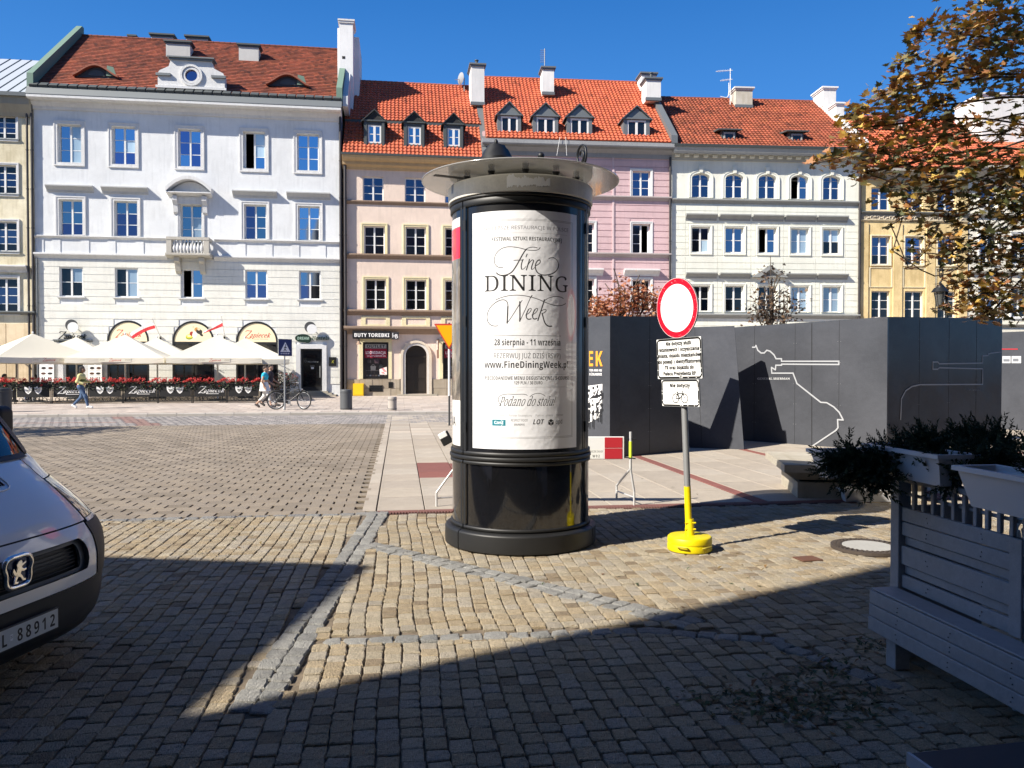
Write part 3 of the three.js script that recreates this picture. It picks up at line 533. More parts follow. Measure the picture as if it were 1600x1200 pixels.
    if (!right) add('hood', profileAlong(ledge(.16, .22), d.u0 - .5, d.u1 + .5).translate(0, d.v1 + .3, 0), M.zinc, dr);
    else { add('handle', bar([d.u1 - .16, d.v0 + .8, -.22], [d.u1 - .16, d.v0 + 1.5, -.22], .02), M.steel, dr);
      const txt = part('door_lettering', geo(plane(.95, .8), true), canvasMat(256, 200, (x) => { x.fillStyle = '#0b0c0c'; x.fillRect(0, 0, 256, 200); x.fillStyle = '#b9bcbb'; fitText(x, 'WELCOME to', 150, 60, 170, '28px serif'); x.fillStyle = '#8a8d8c'; x.fillRect(105, 110, 70, 7); x.fillStyle = '#d0d2d0'; x.fillRect(120, 130, 44, 28); x.strokeStyle = '#999'; x.lineWidth = 3; x.beginPath(); x.arc(35, 40, 16, 0, 6); x.stroke(); }, { roughness: .2 }), dr, [c - .02, d.v0 + 1.55, -.258]);
      for (let k = 0; k < 3; k++) add('step', box(d.u0 - .35 - .25 * k, d.u1 + .35 + .25 * k, pv - .02, d.v0 - k * (d.v0 - pv) / 3, -.2, .35 + .3 * k), M.stone, dr); }
  }
  // band courses, ashlar and cornice
  const ops = [...arches, { u0: dR.u0 - .27, u1: dR.u1 + .27, v0: 0, v1: dR.v1 + .29 }, { u0: dL.u0 - .27, u1: dL.u1 + .27, v0: 0, v1: dL.v1 + .29 }, ...xs3.map((x) => ({ u0: U(x, 440) - w1 / 2, u1: U(x, 440) + w1 / 2, v0: v3c - h3 / 2 - .06, v1: v3c + h3 / 2 }))];
  courses(B, 0.001, w - .001, .82, vLedge2 - .22, 17, .028, wallCream, ops, .03);
  add('plinth', [...[[0, dL.u0 - .27], [dL.u1 + .27, dR.u0 - 1.15], [dR.u1 + 1.15, w]].map(([a, b]) => box(a, b, 0, .80, .001, .07))], plaster([.55, .47, .38]), B.g);
  const skip = [[0, ub - 1.28], [ub + 1.28, w]];
  add('string_course', [profileAlong(ledge(.30, .22), -.02, ub - 1.3), profileAlong(ledge(.30, .22), ub + 1.3, w + .02)].map((g) => g.translate(0, vLedge2 - .18, .0)), M.trim, B.g);
  add('sill_course', [profileAlong(ledge(.16, .14), -.01, ub - 1.3), profileAlong(ledge(.16, .14), ub + 1.3, w + .01)].map((g) => g.translate(0, vLedge - .10, 0)), M.trim, B.g);
  for (const x of [U(62, 385), ...[-.87, .87].flatMap((q) => xs2.filter((_, i) => i !== 2).map((x) => U(x, 385) + q * (w1 / 2 + .25)))]) add('apron_joint', box(x - .22, x + .22, vLedge2 + .14, vLedge - .12, .001, .03), wallWhite, B.g);
  const cor = [[0, -.45], [.10, -.45], [.14, -.30], [.30, -.12], [.34, .10], [.62, .16], [.70, .30], [.78, .34], [.80, .62], [0, .62]];
  const vEave = V(300, 144, .8), cw = [[0, vEave - 1.1], [.10, vEave - 1.1], [.14, vEave - .95], [.30, vEave - .80], [.36, vEave - .68], [.62, vEave - .70], [.76, vEave - .66], [.80, vEave - .64], [.80, vEave - .50], [0, vEave - .50]];
  add('cornice', profileAlong(cw, -.06, w + .06), M.trim, B.g);
  add('gutter_cornice', profileAlong([[0, vEave - .499], [.81, vEave - .499], [.82, vEave - .47], [.56, vEave - .0], [0, vEave]], -.10, w + .10), M.zinc, B.g);
  wallOf(B, 0, w, vEave - .5, 13.5, wallWhite);
  // roof
  const wr = -6.6, vR = V(330, 67, wr), r = gableRoof(B, .1, w - .1, vEave + .05, .42, vR, wr, { flat: true, tw: .20, tl: .25, color: [.19, .047, .022], seed: 11, vary: .34, mottle: .7, darkShare: .10 });
  const eb = []; for (let u = .25; u < w; u += .52) eb.push(rbox(.46, .20, .40, .03).rotateX(.6).translate(u, vEave + .12, .46)); stuff(add('eave_flashing', eb, M.zincDark, r));
  const gable = (u, q) => { const b = add('gable_flashing', poly([[.55, vEave - .0], [.55, vEave + .75], [wr, vR + .62], [wr - .3, vR + .62], [wr - .3, vEave]], .34).applyMatrix4(new THREE.Matrix4().set(0, 0, 1, u, 0, 1, 0, 0, 1, 0, 0, 0, 0, 0, 0, 1)), M.copper, B.g); return b; };
  gable(-.12); gable(w - .22);
  const vf = (v, w0) => v; // chimneys on and behind the ridge
  const ch = (x0, x1, yT, yB, wz, o) => { const u0 = U(x0, yT, wz), u1 = U(x1, yT, wz), v1 = V((x0 + x1) / 2, yT, wz); chimney(B, (u0 + u1) / 2, V((x0 + x1) / 2, yB, wz) - .5, v1 - .1, wz, u1 - u0 - .24, .8, { mat: S([.50, .50, .48], { map: T.plaster }), capMat: M.zincDark, flash: false, ...o }); };
  ch(256, 300, 66, 83, -4.2); ch(370, 407, 71, 88, -4.2); ch(233, 273, 55, 63, -7.6); ch(288, 327, 58, 65, -7.6); ch(199, 214, 57, 61, -8);
  // tall white chimney wall at the right end
  { const wz = -2.2, u0 = U(527, 100, wz), u1 = U(552, 100, wz), t = V(540, 36, wz), c = add('chimney', [box(u0 + .14, u1 - .02, vEave + .2, t, wz - 1.5, wz), box(u0, u0 + .14, vEave + .2, t - .25, wz - 1.0, wz - .2), box(u1 - .02, u1 + .3, vEave - 1, vEave + 5.4, wz - 5, wz - 1.3)], S([.78, .78, .77], { map: T.plaster }), B.g); add('chimney_cap', [box(u0 + .08, u1 + .06, t, t + .12, wz - 1.56, wz + .06), box(u0 + .04, u1 + .1, t + .12, t + .22, wz - 1.6, wz + .1)], M.trim, c);
    add('vent', box(u0 + .3, u0 + .48, V(540, 92, wz), V(540, 92, wz) + .16, wz, wz + .01), M.dark, c);
    add('party_wall', poly([[.45, vEave - .3], [.45, vEave + .3], [wz, vEave + 2.6], [wz, vEave - .3]], .30).applyMatrix4(new THREE.Matrix4().set(0, 0, 1, w + .14, 0, 1, 0, 0, 1, 0, 0, 0, 0, 0, 0, 1)), S([.62, .64, .66], { map: T.plaster }), B.g); }
  // attic pediment with a round window
  { const wz = .30, uc = U(299, 115, wz), k = (px) => U(px, 115, wz) - uc, vb = V(299, 139, wz), vt = V(299, 95, wz), vm = V(299, 112, wz), W = k(351), w2 = k(330);
    const pts = [[-W, vb], [W, vb], [W, vm - .15], [W - .1, vm], [w2 + .15, vm + .25], [w2, vm + .7], [w2, vt], [-w2, vt], [-w2, vm + .7], [-w2 - .15, vm + .25], [-W + .1, vm], [-W, vm - .15]], vo = V(299, 118, wz), ring = (r) => { const o = []; for (let i = 0; i < 28; i++) o.push([r * Math.cos(i / 28 * 6.2832), vo + r * Math.sin(i / 28 * 6.2832)]); return o; };
    const a = add('attic_gable', [poly(pts, .5, [ring(.36)]).translate(uc, 0, wz - .5), box(uc - w2 + .1, uc + w2 - .1, vb, vt - .1, wz - 2.2, wz - .5)], M.trim, B.g);
    add('cap_moulding', [box(uc - w2 - .1, uc + w2 + .1, vt, vt + .10, wz - .6, wz + .12), box(uc - w2 - .2, uc + w2 + .2, vt + .10, vt + .17, wz - .7, wz + .22), box(uc - W - .08, uc - w2 - .02, vm - .32, vm - .18, wz + .001, wz + .14), box(uc + w2 + .02, uc + W + .08, vm - .32, vm - .18, wz + .001, wz + .14)], M.zinc, a);
    add('round_frame', [poly(ring(.62), .10, [ring(.50)]), poly(ring(.47), .06, [ring(.34)])].map((g) => g.translate(uc, 0, wz + .001)), M.trim, a);
    part('pane', geo(cyl(.35, .35, .02, 28).rotateX(Math.PI / 2)), M.paneDeep, a, [uc, vo, wz - .12]); add('base_moulding', box(uc - W - .1, uc + W + .1, vb - .02, vb + .12, wz, wz + .10), M.trim, a); }
  // eyebrow dormers
  for (const [x, y] of [[152, 113], [450, 127]]) { const wz = -1.0, uc = U(x, y, wz), v = V(x, y, wz), o = []; for (let i = 0; i <= 16; i++) { const t = i / 8 - 1; o.push([t * 1.25, v - .25 + .62 * Math.pow(Math.cos(t * Math.PI / 2), 1.5)]); }
    const d = add('eyebrow_dormer', poly([...o, ...o.slice().reverse().map(([a, b]) => [a, b - .10])], 2.0).translate(uc, 0, wz - 1.6), S([.26, .085, .05]), B.g); add('timber_front', poly(o.map(([a, b]) => [a * .96, b - .10]), .1).translate(uc, 0, wz + .0), M.darkGrey, d); add('louvre', poly(archPts(-.45, .45, v - .26, v - .2, .28, 8), .05).translate(uc, 0, wz + .101), M.zincDark, d);
    add('copper_cheek', poly([[.55, v - .24], [1.12, v - .24], [.95, v + .28], [.6, v + .36]], .03).translate(uc, 0, wz + .16), M.copper, d); }
  downpipe(B, -.05, .1, vEave - .6, M.pipe, .06, .16); downpipe(B, .14, .3, V(60, 404), M.zinc, .05, .12);
  downpipe(B, w - .02, .1, vEave - .6, M.pipe, .08, .18);
}
function script(x, cx, y, k, color) {     // the restaurant's name in brush lettering
  x.save(); x.translate(cx, y); x.scale(k, k); x.fillStyle = x.strokeStyle = color; x.lineWidth = 9; x.lineCap = x.lineJoin = 'round';
  x.beginPath(); x.moveTo(-150, -62); x.bezierCurveTo(-120, -88, -110, -60, -70, -72); x.bezierCurveTo(-90, -40, -140, 0, -170, 32); x.bezierCurveTo(-130, 10, -110, 44, -84, 22); x.stroke();
  x.transform(1, 0, -.28, 1, 0, 0); x.font = 'italic bold 84px serif'; const m = x.measureText('apiecek').width; x.scale(275 / m, 1); x.fillText('apiecek', -100 * m / 275, 20); x.restore();
}

// ----- peach house -----
const peach = plaster([.80, .65, .545]), ochre = plaster([.56, .40, .22]), brownTrim = plaster([.28, .20, .145]), yellowTrim = plaster([.80, .71, .44]);
const PH = house('town_house', 'narrow peach house with orange pantile mansard, three dormers and a shoe shop below', c0.x, c0.z, 8);
{
  const B = PH, { U, V } = B, w = U(755, 300), w1 = U(599.5, 295) - U(567, 295);
  const row = (ys, y0, y1, xs, o) => { const vc = (V(585, y0) + V(585, y1)) / 2, h = V(585, y0) - V(585, y1); return xs.map((x, i) => windowAt(B, U(x, (y0 + y1) / 2), vc, w1, h, { ...o, tones: (o.list || [])[i] || 'pppppp' })); };
  row(0, 276, 315.5, [583, 648.5, 711, 740], { depth: .14, list: ['pppppp', 'pppppp'] });
  const r2 = row(0, 353, 398, [585, 649.5, 711, 740], { surround: .16, surroundOpen: true, surroundMat: yellowTrim, list: ['bbbbbb', 'bpbbpb'] });
  row(0, 436, 484, [587, 650, 711, 740], { surround: .16, surroundOpen: true, surroundMat: yellowTrim, list: ['dddddd', 'dddddd'] });
  const lg = (name, y, h, p, mat) => add(name, profileAlong(ledge(h, p), .0, w).translate(0, V(585, y) - h, 0), mat, B.g);
  lg('string_course', 314, .22, .14, brownTrim); lg('string_course', 397, .30, .2, brownTrim); lg('string_course', 484, .34, .24, brownTrim); lg('string_course', 510, .46, .45, brownTrim);
  for (const x of [587, 650, 711]) { const uc = U(x, 500), v0 = V(587, 511), v1 = V(587, 493.5); add('apron_panel', [poly(rect(-.85, .85, v0, v1 - .02), .05, [rect(-.6, .6, v0 + .15, v1 - .14)]).translate(uc, 0, .001)], yellowTrim, B.g); }
  // ground floor
  const sw = { u0: U(567, 563), u1: U(607, 563), v0: V(587, 592), v1: V(587, 534.5) }, s2 = { u0: U(692, 563), u1: U(732, 563), v0: sw.v0, v1: sw.v1 };
  for (const [s, i] of [[sw, 0], [s2, 1]]) {
    B.holes.push(rect(s.u0, s.u1, s.v0, s.v1)); const c = (s.u0 + s.u1) / 2, W = (s.u1 - s.u0) / 2, H = s.v1 - s.v0;
    const f = add('shop_window', poly(rect(-W, W, s.v0, s.v1), .08, [rect(-W + .06, W - .06, s.v0 + .06, s.v1 - .06)]).translate(c, 0, -.16), M.black, B.g);
    part('display', geo(plane(2 * W - .12, H - .12), true), canvasMat(300, 440, (x) => {
      x.fillStyle = '#141214'; x.fillRect(0, 0, 300, 440); x.fillStyle = '#9a9a98'; x.fillRect(14, 14, 272, 52); x.fillStyle = '#111'; fitText(x, 'OUTLET', 150, 58, 235, 'bold 50px sans-serif');
      x.fillStyle = '#8e1230'; x.fillRect(8, 70, 284, 118); x.fillStyle = '#f2ecec'; fitText(x, 'LIKWIDACJA', 150, 138, 262, 'bold 50px sans-serif'); x.fillStyle = '#e9c7cc'; fitText(x, 'SKLEPU', 90, 172, 110, 'bold 26px sans-serif'); x.fillStyle = '#f2ecec'; fitText(x, 'WSZYSTKO -50%', 212, 172, 130, 'bold 26px sans-serif');
      const b = (a, y, w, h, c) => { x.fillStyle = c; x.beginPath(); x.moveTo(a, y); x.lineTo(a + w, y); x.lineTo(a + w * .9, y + h); x.lineTo(a + w * .1, y + h); x.fill(); x.strokeStyle = c; x.lineWidth = 5; x.beginPath(); x.arc(a + w / 2, y, w * .25, Math.PI, 0); x.stroke(); };
      b(40, 215, 52, 38, '#3a3638'); b(128, 205, 70, 50, '#4a3a40'); b(80, 290, 74, 52, '#5b5a5c'); b(190, 285, 50, 40, '#2f3436'); x.fillStyle = '#565456'; x.fillRect(20, 345, 260, 5); x.fillStyle = '#f0e6e2'; x.beginPath(); x.moveTo(196, 330); x.lineTo(290, 300); x.lineTo(292, 400); x.lineTo(200, 398); x.fill(); x.fillStyle = '#c95560'; for (let k = 0; k < 6; k++) x.fillRect(222 + k * 10 % 40, 318 + k * 12, 34, 8);
      for (let k = 0; k < 7; k++) { x.fillStyle = ['#4a443c', '#59606a', '#3c3234'][k % 3]; x.beginPath(); x.ellipse(40 + k * 38, 410, 16, 9, 0, 0, 7); x.fill(); }
    }, { roughness: .3, clearcoat: .6, clearcoatRoughness: .05 }), f, [c, (s.v0 + s.v1) / 2, -.13]);
    part('surround', geo(poly(rect(-W - .2, W + .2, s.v0 - .0, s.v1 + .25), .06, [rect(-W, W, s.v0 + .001, s.v1)]).translate(c, 0, .001)), yellowTrim, f);
  }
  const dA = { u0: U(633.5, 575), u1: U(667, 575), v0: .2, vs: V(650, 556), top: V(650, 539.5) }, dc = (dA.u0 + dA.u1) / 2, dw = (dA.u1 - dA.u0) / 2;
  B.holes.push(archPts(dA.u0, dA.u1, dA.v0, dA.vs, dA.top - dA.vs, 16));
  const dr = add('door', [box(dA.u0, dA.u1, dA.v0, dA.top, -.36, -.30)], S([.016, .013, .010], { roughness: .4 }), B.g), leafs = [];
  for (const q of [-1, 1]) for (const [a, b] of [[.15, .8], [.95, 1.75]]) add('door_panel', box(Math.min(dc + q * .12, dc + q * (dw - .12)), Math.max(dc + q * .12, dc + q * (dw - .12)), dA.v0 + a, dA.v0 + b, -.299, -.28), S([.02, .016, .013], { roughness: .4 }), dr);
  add('transom', box(dA.u0, dA.u1, dA.vs - .1, dA.vs, -.30, -.24), S([.02, .016, .013]), dr);
  const ar = (k, z, m) => add(z ? 'inner_arch' : 'outer_arch', poly([...archPts(dA.u0 - k - .14, dA.u1 + k + .14, dA.v0 - .02, dA.vs, dA.top - dA.vs + k + .14, 18)], z ? .07 : .12, [archPts(dA.u0 - k, dA.u1 + k, dA.v0 - .019, dA.vs, dA.top - dA.vs + k, 18)]).translate(0, 0, .001), m, dr);
  ar(.001, 1, plaster([.66, .64, .60])); ar(.15, 0, plaster([.66, .57, .45])); add('step', box(dA.u0 - .5, dA.u1 + .6, .09, .19, -.3, .55), M.stone, dr);
  const pl = V(587, 592.5), plinthSpans = [[0, dA.u0 - .3], [dA.u1 + .3, w]];
  plinthSpans.forEach(([a, b]) => { for (let u = a, i = 0; u < b - .05; i++) { const e = Math.min(b, u + [.9, .75, 1.1][i % 3]); for (let k = 0; k < 2; k++) part('plinth_stone', geo(box(u + .008, e - .008, k * pl / 2 + .008 * k, (k + 1) * pl / 2 - .006, .001, .065 + .008 * ((i + k) % 3))), S([[.40, .34, .26], [.43, .37, .29], [.37, .31, .24]][(i * 2 + k) % 3], { map: T.oldPlaster }), B.g); u = e; } });
  const vent = (x0, x1, y0, y1) => { const a = V(587, y1, .09), b = V(587, y0, .09), u0 = U(x0, y0, .09), u1 = U(x1, y0, .09), l = []; for (let v = a + .04; v < b; v += .09) l.push(box(u0, u1, v, v + .03, .098, .115)); const m = add('vent', box(u0, u1, a, b, .04, .098), M.dark, B.g); stuff(add('vent_grille', l, M.iron, m)); };
  vent(577, 598, 602, 612); vent(607, 614, 597, 606);
  const gb = add('gas_cabinet', [box(U(552, 607), U(568.5, 607), .12, V(560, 599), .075, .32)], S([.80, .50, .01], { roughness: .5 }), B.g); add('cabinet_door', box(U(553, 607), U(567.5, 607), .18, V(560, 599) - .06, .321, .332), S([.83, .54, .01], { roughness: .5 }), gb);
  add('intercom', [box(U(624.5, 596), U(627.5, 596), V(625, 610), V(625, 592), .07, .12)], M.iron, B.g);
  // cornice with dentils
  const vC0 = V(600, 266), vC1 = V(600, 243.5, .7);
  add('cornice', profileAlong([[0, vC0], [.10, vC0], [.14, vC0 + .12], [.34, vC0 + .22], [.38, vC0 + .40], [.56, vC0 + .44], [.68, vC1 - .12], [.72, vC1], [0, vC1]], -.05, w), ochre, B.g);
  for (let u = .3; u < w - .1; u += .58) part('dentil', winGeo('dentilP', () => geo(box(-.15, .15, 0, .16, 0, .18))), ochre, B.g, [u, vC0 + .23, .20]);
  wallOf(B, 0, w, vC1 - .02, 12.5, peach);
  add('gutter', profileAlong([[.55, vC1], [.78, vC1], [.80, vC1 + .13], [.55, vC1 + .10]], -.1, w), M.zincDark, B.g);
  // mansard: steep lower tiles, break line, upper slope
  const wBk = -1.35, vB = V(640, 193.5, wBk), wR = -5.2, vR = V(640, 131, wR);
  const body = poly([[.55, vC1], [wBk, vB], [wR, vR], [2 * wR - wBk, vB], [2 * wR - .5, vC1]], w).applyMatrix4(new THREE.Matrix4().set(0, 0, 1, 0, 0, 1, 0, -.05, 1, 0, 0, 0, 0, 0, 0, 1));
  const roof = add('roof', body, S([.2, .08, .05]), B.g), col = [.42, .094, .040];
  tiles('roof_tiles', roof, 0, w, vC1 + .1, .62, vB, wBk, { color: col, seed: 4, tw: .24, vary: .12, mottle: .2 }); tiles('roof_tiles', roof, 0, w, vB + .12, wBk + .06, vR, wR, { color: col, seed: 5, tw: .24, vary: .12, mottle: .2 });
  add('break_flashing', [box(0, w, vB - .06, vB + .10, wBk - .05, wBk + .12)], M.zincDark, roof);
  const rt = []; for (let u = 0; u < w; u += .36) rt.push(cyl(.085, .10, .37, 8).rotateZ(Math.PI / 2).translate(u + .18, vR + .02, wR)); stuff(add('ridge_tiles', rt, S([.30, .08, .04]), roof));
  const wd = .10; for (const [x0, x1] of [[564.5, 605.5], [627, 667.5], [689.5, 728]]) { const uc = (U(x0, 200, wd) + U(x1, 200, wd)) / 2, W = U(x1, 200, wd) - U(x0, 200, wd) - .28, v0 = V(640, 231, wd), hT = V(640, 191.5, wd) - v0, hG = V(640, 176, wd) - V(640, 191.5, wd); dormer(B, uc, v0, wd, W, hT, hG, 2.6, { mat: M.zincDark, roofMat: S([.03, .033, .034], { roughness: .6 }), boardMat: S([.02, .02, .02]), ww: W * .62, wh: hT * .72, wv: .2, ft: .09, bar: true, pane: M.paneBlue, pilaster: true }); }
  // chimney and fire wall at the right end
  { const wz = -2.6, u0 = U(735, 130, wz), u1 = U(758, 130, wz), t = V(747, 104, wz); chimney(B, (u0 + u1) / 2, V(747, 164, wz), t, wz, u1 - u0 - .1, 1.6, { pot: true });
    add('fire_wall', poly([[.7, vC1 + .1], [.7, vC1 + .55], [wR, vR + .5], [wR, vC1 + .1]], .42).applyMatrix4(new THREE.Matrix4().set(0, 0, 1, w - .12, 0, 1, 0, 0, 1, 0, 0, 0, 0, 0, 0, 1)), M.zinc, B.g); }
  downpipe(B, .10, .1, vC0 + .3, M.pipe, .09, .2);
}
// ----- pink house -----
const pink = plaster([.66, .465, .475]);
const KH = house('town_house', 'pink house with grooved walls, orange pantile roof and four grey dormers', cP.x, cP.z, 5.5);
{
  const B = KH, { U, V } = B, w = U(1048, 330), xs = [1002, 914, 840, 785], ops = [];
  const w1 = U(1016, 286) - U(988, 286);
  const row = (y0, y1, o, t) => { const vc = (V(1002, y0) + V(1002, y1)) / 2, h = V(1002, y0) - V(1002, y1); xs.forEach((x, i) => { windowAt(B, U(x, (y0 + y1) / 2), vc, w1, h, { surround: .15, surroundOpen: true, tones: t, ...o, open: i ? '' : o.open }); ops.push({ u0: U(x, 300) - w1 / 2 - .16, u1: U(x, 300) + w1 / 2 + .16, v0: vc - h / 2, v1: vc + h / 2 + .16 }); }); };
  row(267.5, 307, {}, 'pppppp'); row(350, 396, { open: 'r' }, 'bbbbbb'); row(437, 487, { hood: [.22, w1 + 1.1, .42, .36] }, 'dddddd'); row(535, 585, {}, 'dddddd');
  const vC0 = V(1000, 246, .3), vC1 = V(1000, 222.5, .8);
  courses(B, 0.001, w - .001, 1.2, vC0 - .1, 34, .045, pink, ops, .03);
  add('quoin_strip', [box(U(958, 330) - .06, U(958, 330) + .06, 1.2, vC0, .002, .075)], plaster([.68, .52, .53]), B.g);
  for (const [y, h] of [[307.5, .26], [396, .26], [490, .3]]) add('string_course', profileAlong(ledge(h, .22), 0, w).translate(0, V(1002, y) - h, .026), plaster([.42, .37, .36]), B.g);
  add('cornice', profileAlong([[0, vC0], [.10, vC0], [.12, vC0 + .25], [.45, vC0 + .42], [.50, vC0 + .58], [.74, vC1 - .30], [.80, vC1 - .22], [.80, vC1], [0, vC1]], -.1, w + .1), plaster([.30, .31, .32]), B.g);
  add('plinth', box(0, w, 0, 1.15, .001, .08), M.stone, B.g); wallOf(B, 0, w, vC1 - .02, 13, pink);
  const wr = -6.2, vR = V(900, 126, wr); gableRoof(B, .15, w - .1, vC1 + .04, .78, vR, wr, { color: [.44, .10, .043], seed: 8, tw: .25, tl: .34, vary: .12, mottle: .2 });
  const pw = .2; for (const [x0, x1] of [[773.5, 818], [829, 876], [882, 929], [970.5, 1019]]) { const uc = (U(x0, 185, pw) + U(x1, 185, pw)) / 2, W = U(x1, 185, pw) - U(x0, 185, pw) - .3, v0 = V(900, 212.5, pw), hT = V(900, 183, pw) - v0, hG = V(900, 164.5, pw) - V(900, 183, pw); dormer(B, uc, v0, pw, W, hT, hG, 3.2, { mat: M.zinc, roofMat: S([.10, .11, .115], { roughness: .5, metalness: .3 }), ww: W * .72, wh: hT * .92, wv: .02, ft: .10, pane: M.paneDark }); }
  const fw = (u) => add('fire_wall', poly([[.82, vC1 + .02], [.82, vC1 + .5], [wr, vR + .38], [wr, vC1 + .02]], .40).applyMatrix4(new THREE.Matrix4().set(0, 0, 1, u, 0, 1, 0, 0, 1, 0, 0, 0, 0, 0, 0, 1)), M.zinc, B.g); fw(w - .22);
  const ch = (x0, x1, yT, yB, wz, o) => { const u0 = U(x0, yT, wz), u1 = U(x1, yT, wz), v1 = V((x0 + x1) / 2, yT, wz); return chimney(B, (u0 + u1) / 2, V((x0 + x1) / 2, yB, wz), v1 - .2, wz, u1 - u0 - .24, 1.2, o); };
  ch(845, 868.5, 104, 148, -3.6, { }); ch(1007, 1035.5, 121, 157, -2.6, { pot: true }); ch(1000, 1028, 113, 140, -4.6, { flash: false });
  downpipe(B, w - .08, .1, vC0 + .1, M.pipe, .07, .16);
}
// ----- pale green-grey house -----
const pale = plaster([.82, .82, .72]), greyTrim = plaster([.30, .31, .30]);
const GH = house('town_house', 'pale greenish white house with arched top windows and weathered orange pantile roof', cG.x, cG.z, 4.5);
{
  const B = GH, { U, V } = B, w = U(1343, 330), xs = [1095, 1147.5, 1199, 1249.5, 1299.5], ops = [], w1 = U(1109, 375) - U(1080.5, 375);
  const row = (y0, y1, o, ts) => { const vc = (V(1095, y0) + V(1095, y1)) / 2, h = V(1095, y0) - V(1095, y1); xs.forEach((x, i) => { windowAt(B, U(x, (y0 + y1) / 2), vc, w1, h, { rows: 2, tones: ts[i], ...o, open: (o.opens || '')[i] === 'o' ? 'l' : '', hood: o.noHood === i ? null : o.hood }); ops.push({ u0: U(x, 375) - w1 / 2 - .2, u1: U(x, 375) + w1 / 2 + .2, v0: vc - h / 2 - .16, v1: vc + h / 2 + .2 }); }); return { vc, h }; };
  const a1 = row(270.5, 309, { arch: .30, surround: .20, surroundOpen: true, surroundMat: pale, opens: '---o-' }, ['pppp', 'pppp', 'pppp', 'dbbb', 'pppp']);
  row(354.5, 394.5, { surround: .14, surroundMat: pale, hood: [.40, w1 + .82, .40, .30], hoodMat: greyTrim, sill: true, sillMat: greyTrim, sillW: -.02, sillP: .02, opens: '--o--' }, ['ddpc', 'bbbb', 'dbbb', 'cccc', 'cdcd']);
  const r3 = row(446, 487, { surround: .14, surroundOpen: true, surroundMat: pale, hood: [.44, w1 + .82, .36, .30], hoodMat: greyTrim, noHood: 2 }, ['dpdp', 'dddd', 'dddd', 'cccc', 'cccc']);
  row(535, 585, {}, ['dddd', 'dddd', 'dddd', 'dddd', 'dddd']);
  { const uc = U(1200.5, 430), W = (U(1229, 430) - U(1173, 430)) / 2, v0 = V(1095, 433), v1 = V(1095, 413.5); add('triangular_pediment', [poly([[-W, v0], [W, v0], [0, v1], [0, v1 - .26], [W - .55, v0 + .1], [-W + .55, v0 + .1], [0, v1 - .26], [0, v1]], .3), poly([[-W + .4, v0 + .05], [W - .4, v0 + .05], [0, v1 - .2]], .1)].slice(1).concat([poly([[-W, v0], [-W + .5, v0], [0, v1 - .28], [W - .5, v0], [W, v0], [0, v1]], .34), box(-W + .3, W - .3, v0 - .0, v0 + .10, .1, .2)]).map((g) => g.translate(uc, 0, .03)), greyTrim, B.g); }
  xs.forEach((x) => { const u = U(x, 270); add('keystone', poly([[-.09, 0], [.09, 0], [.15, .42], [-.15, .42]], .12).translate(u, a1.vc + a1.h / 2 + .02, .001), pale, B.g); });
  const vC0 = V(1200, 253), vC1 = V(1200, 231.5, .8);
  const vj = (i) => [.9, ...xs.slice(0, 4).map((x, k) => (U(x, 375) + U(xs[k + 1], 375)) / 2), w - .9];
  courses(B, .001, w - .001, V(1095, 530), V(1095, 492) - .1, 5, .03, pale, ops, .022);
  courses(B, .001, w - .001, V(1095, 489) + .06, V(1095, 400) - .0, 9, .03, pale, ops, .022, vj);
  courses(B, .001, w - .001, V(1095, 399), V(1095, 319) , 8, .03, pale, ops, .022, vj);
  add('string_course', profileAlong(ledge(.28, .22), 0, w).translate(0, V(1095, 311.5) - .26, 0), greyTrim, B.g); add('string_course', profileAlong(ledge(.30, .25), 0, w).translate(0, V(1095, 490) - .3, .0), greyTrim, B.g);
  add('cornice', profileAlong([[0, vC0], [.10, vC0], [.12, vC0 + .12], [.16, vC0 + .30], [.40, vC0 + .34], [.62, vC1 - .38], [.70, vC1 - .25], [.78, vC1], [0, vC1]], -.02, w), plaster([.42, .43, .40]), B.g);
  for (let u = .3; u < w - .1; u += .60) part('dentil', winGeo('dentilG', () => geo(box(-.14, .14, 0, .15, 0, .20))), pale, B.g, [u, vC0 + .15, .14]);
  add('gutter', profileAlong([[.60, vC1], [.84, vC1], [.88, vC1 + .16], [.60, vC1 + .12]], -.05, w), M.zincDark, B.g);
  add('plinth', box(0, w, 0, 1.1, .001, .06), M.stone, B.g); wallOf(B, 0, w, vC1 - .02, 13, pale);
  const wr = -6.0, vR = V(1160, 156, wr); gableRoof(B, .1, w - .1, vC1 + .1, .75, vR, wr, { color: [.26, .066, .030], seed: 21, tw: .25, tl: .34, vary: .22, mottle: .45, darkShare: .08 });
  for (const [x0, x1] of [[1121, 1157], [1227, 1262]]) { const wz = -.1, uc = (U(x0, 210, wz) + U(x1, 210, wz)) / 2, W = (U(x1, 210, wz) - U(x0, 210, wz)) / 2, v0 = V(1140, 221, wz), v1 = V(1140, 204, wz); const d = add('dormer', [box(uc - W * .62, uc + W * .62, v0 - .1, v1, wz - 1.4, wz)], M.zincDark, B.g); add('dormer_roof', poly([[.25, v1 - .02], [.25, v1 + .06], [-1.6, v1 + .32], [-1.6, v1 + .2]], 2 * W).applyMatrix4(new THREE.Matrix4().set(0, 0, 1, uc - W, 0, 1, 0, 0, 1, 0, 0, wz, 0, 0, 0, 1)), M.zincDark, d); add('window_frame', poly(rect(-W * .48, W * .48, v0 + .06, v1 - .12), .06, [rect(-W * .36, W * .36, v0 + .16, v1 - .22)]).translate(uc, 0, wz + .001), S([.35, .36, .34]), d); add('pane', box(uc - W * .36, uc + W * .36, v0 + .16, v1 - .22, wz + .005, wz + .02), M.paneDark, d); }
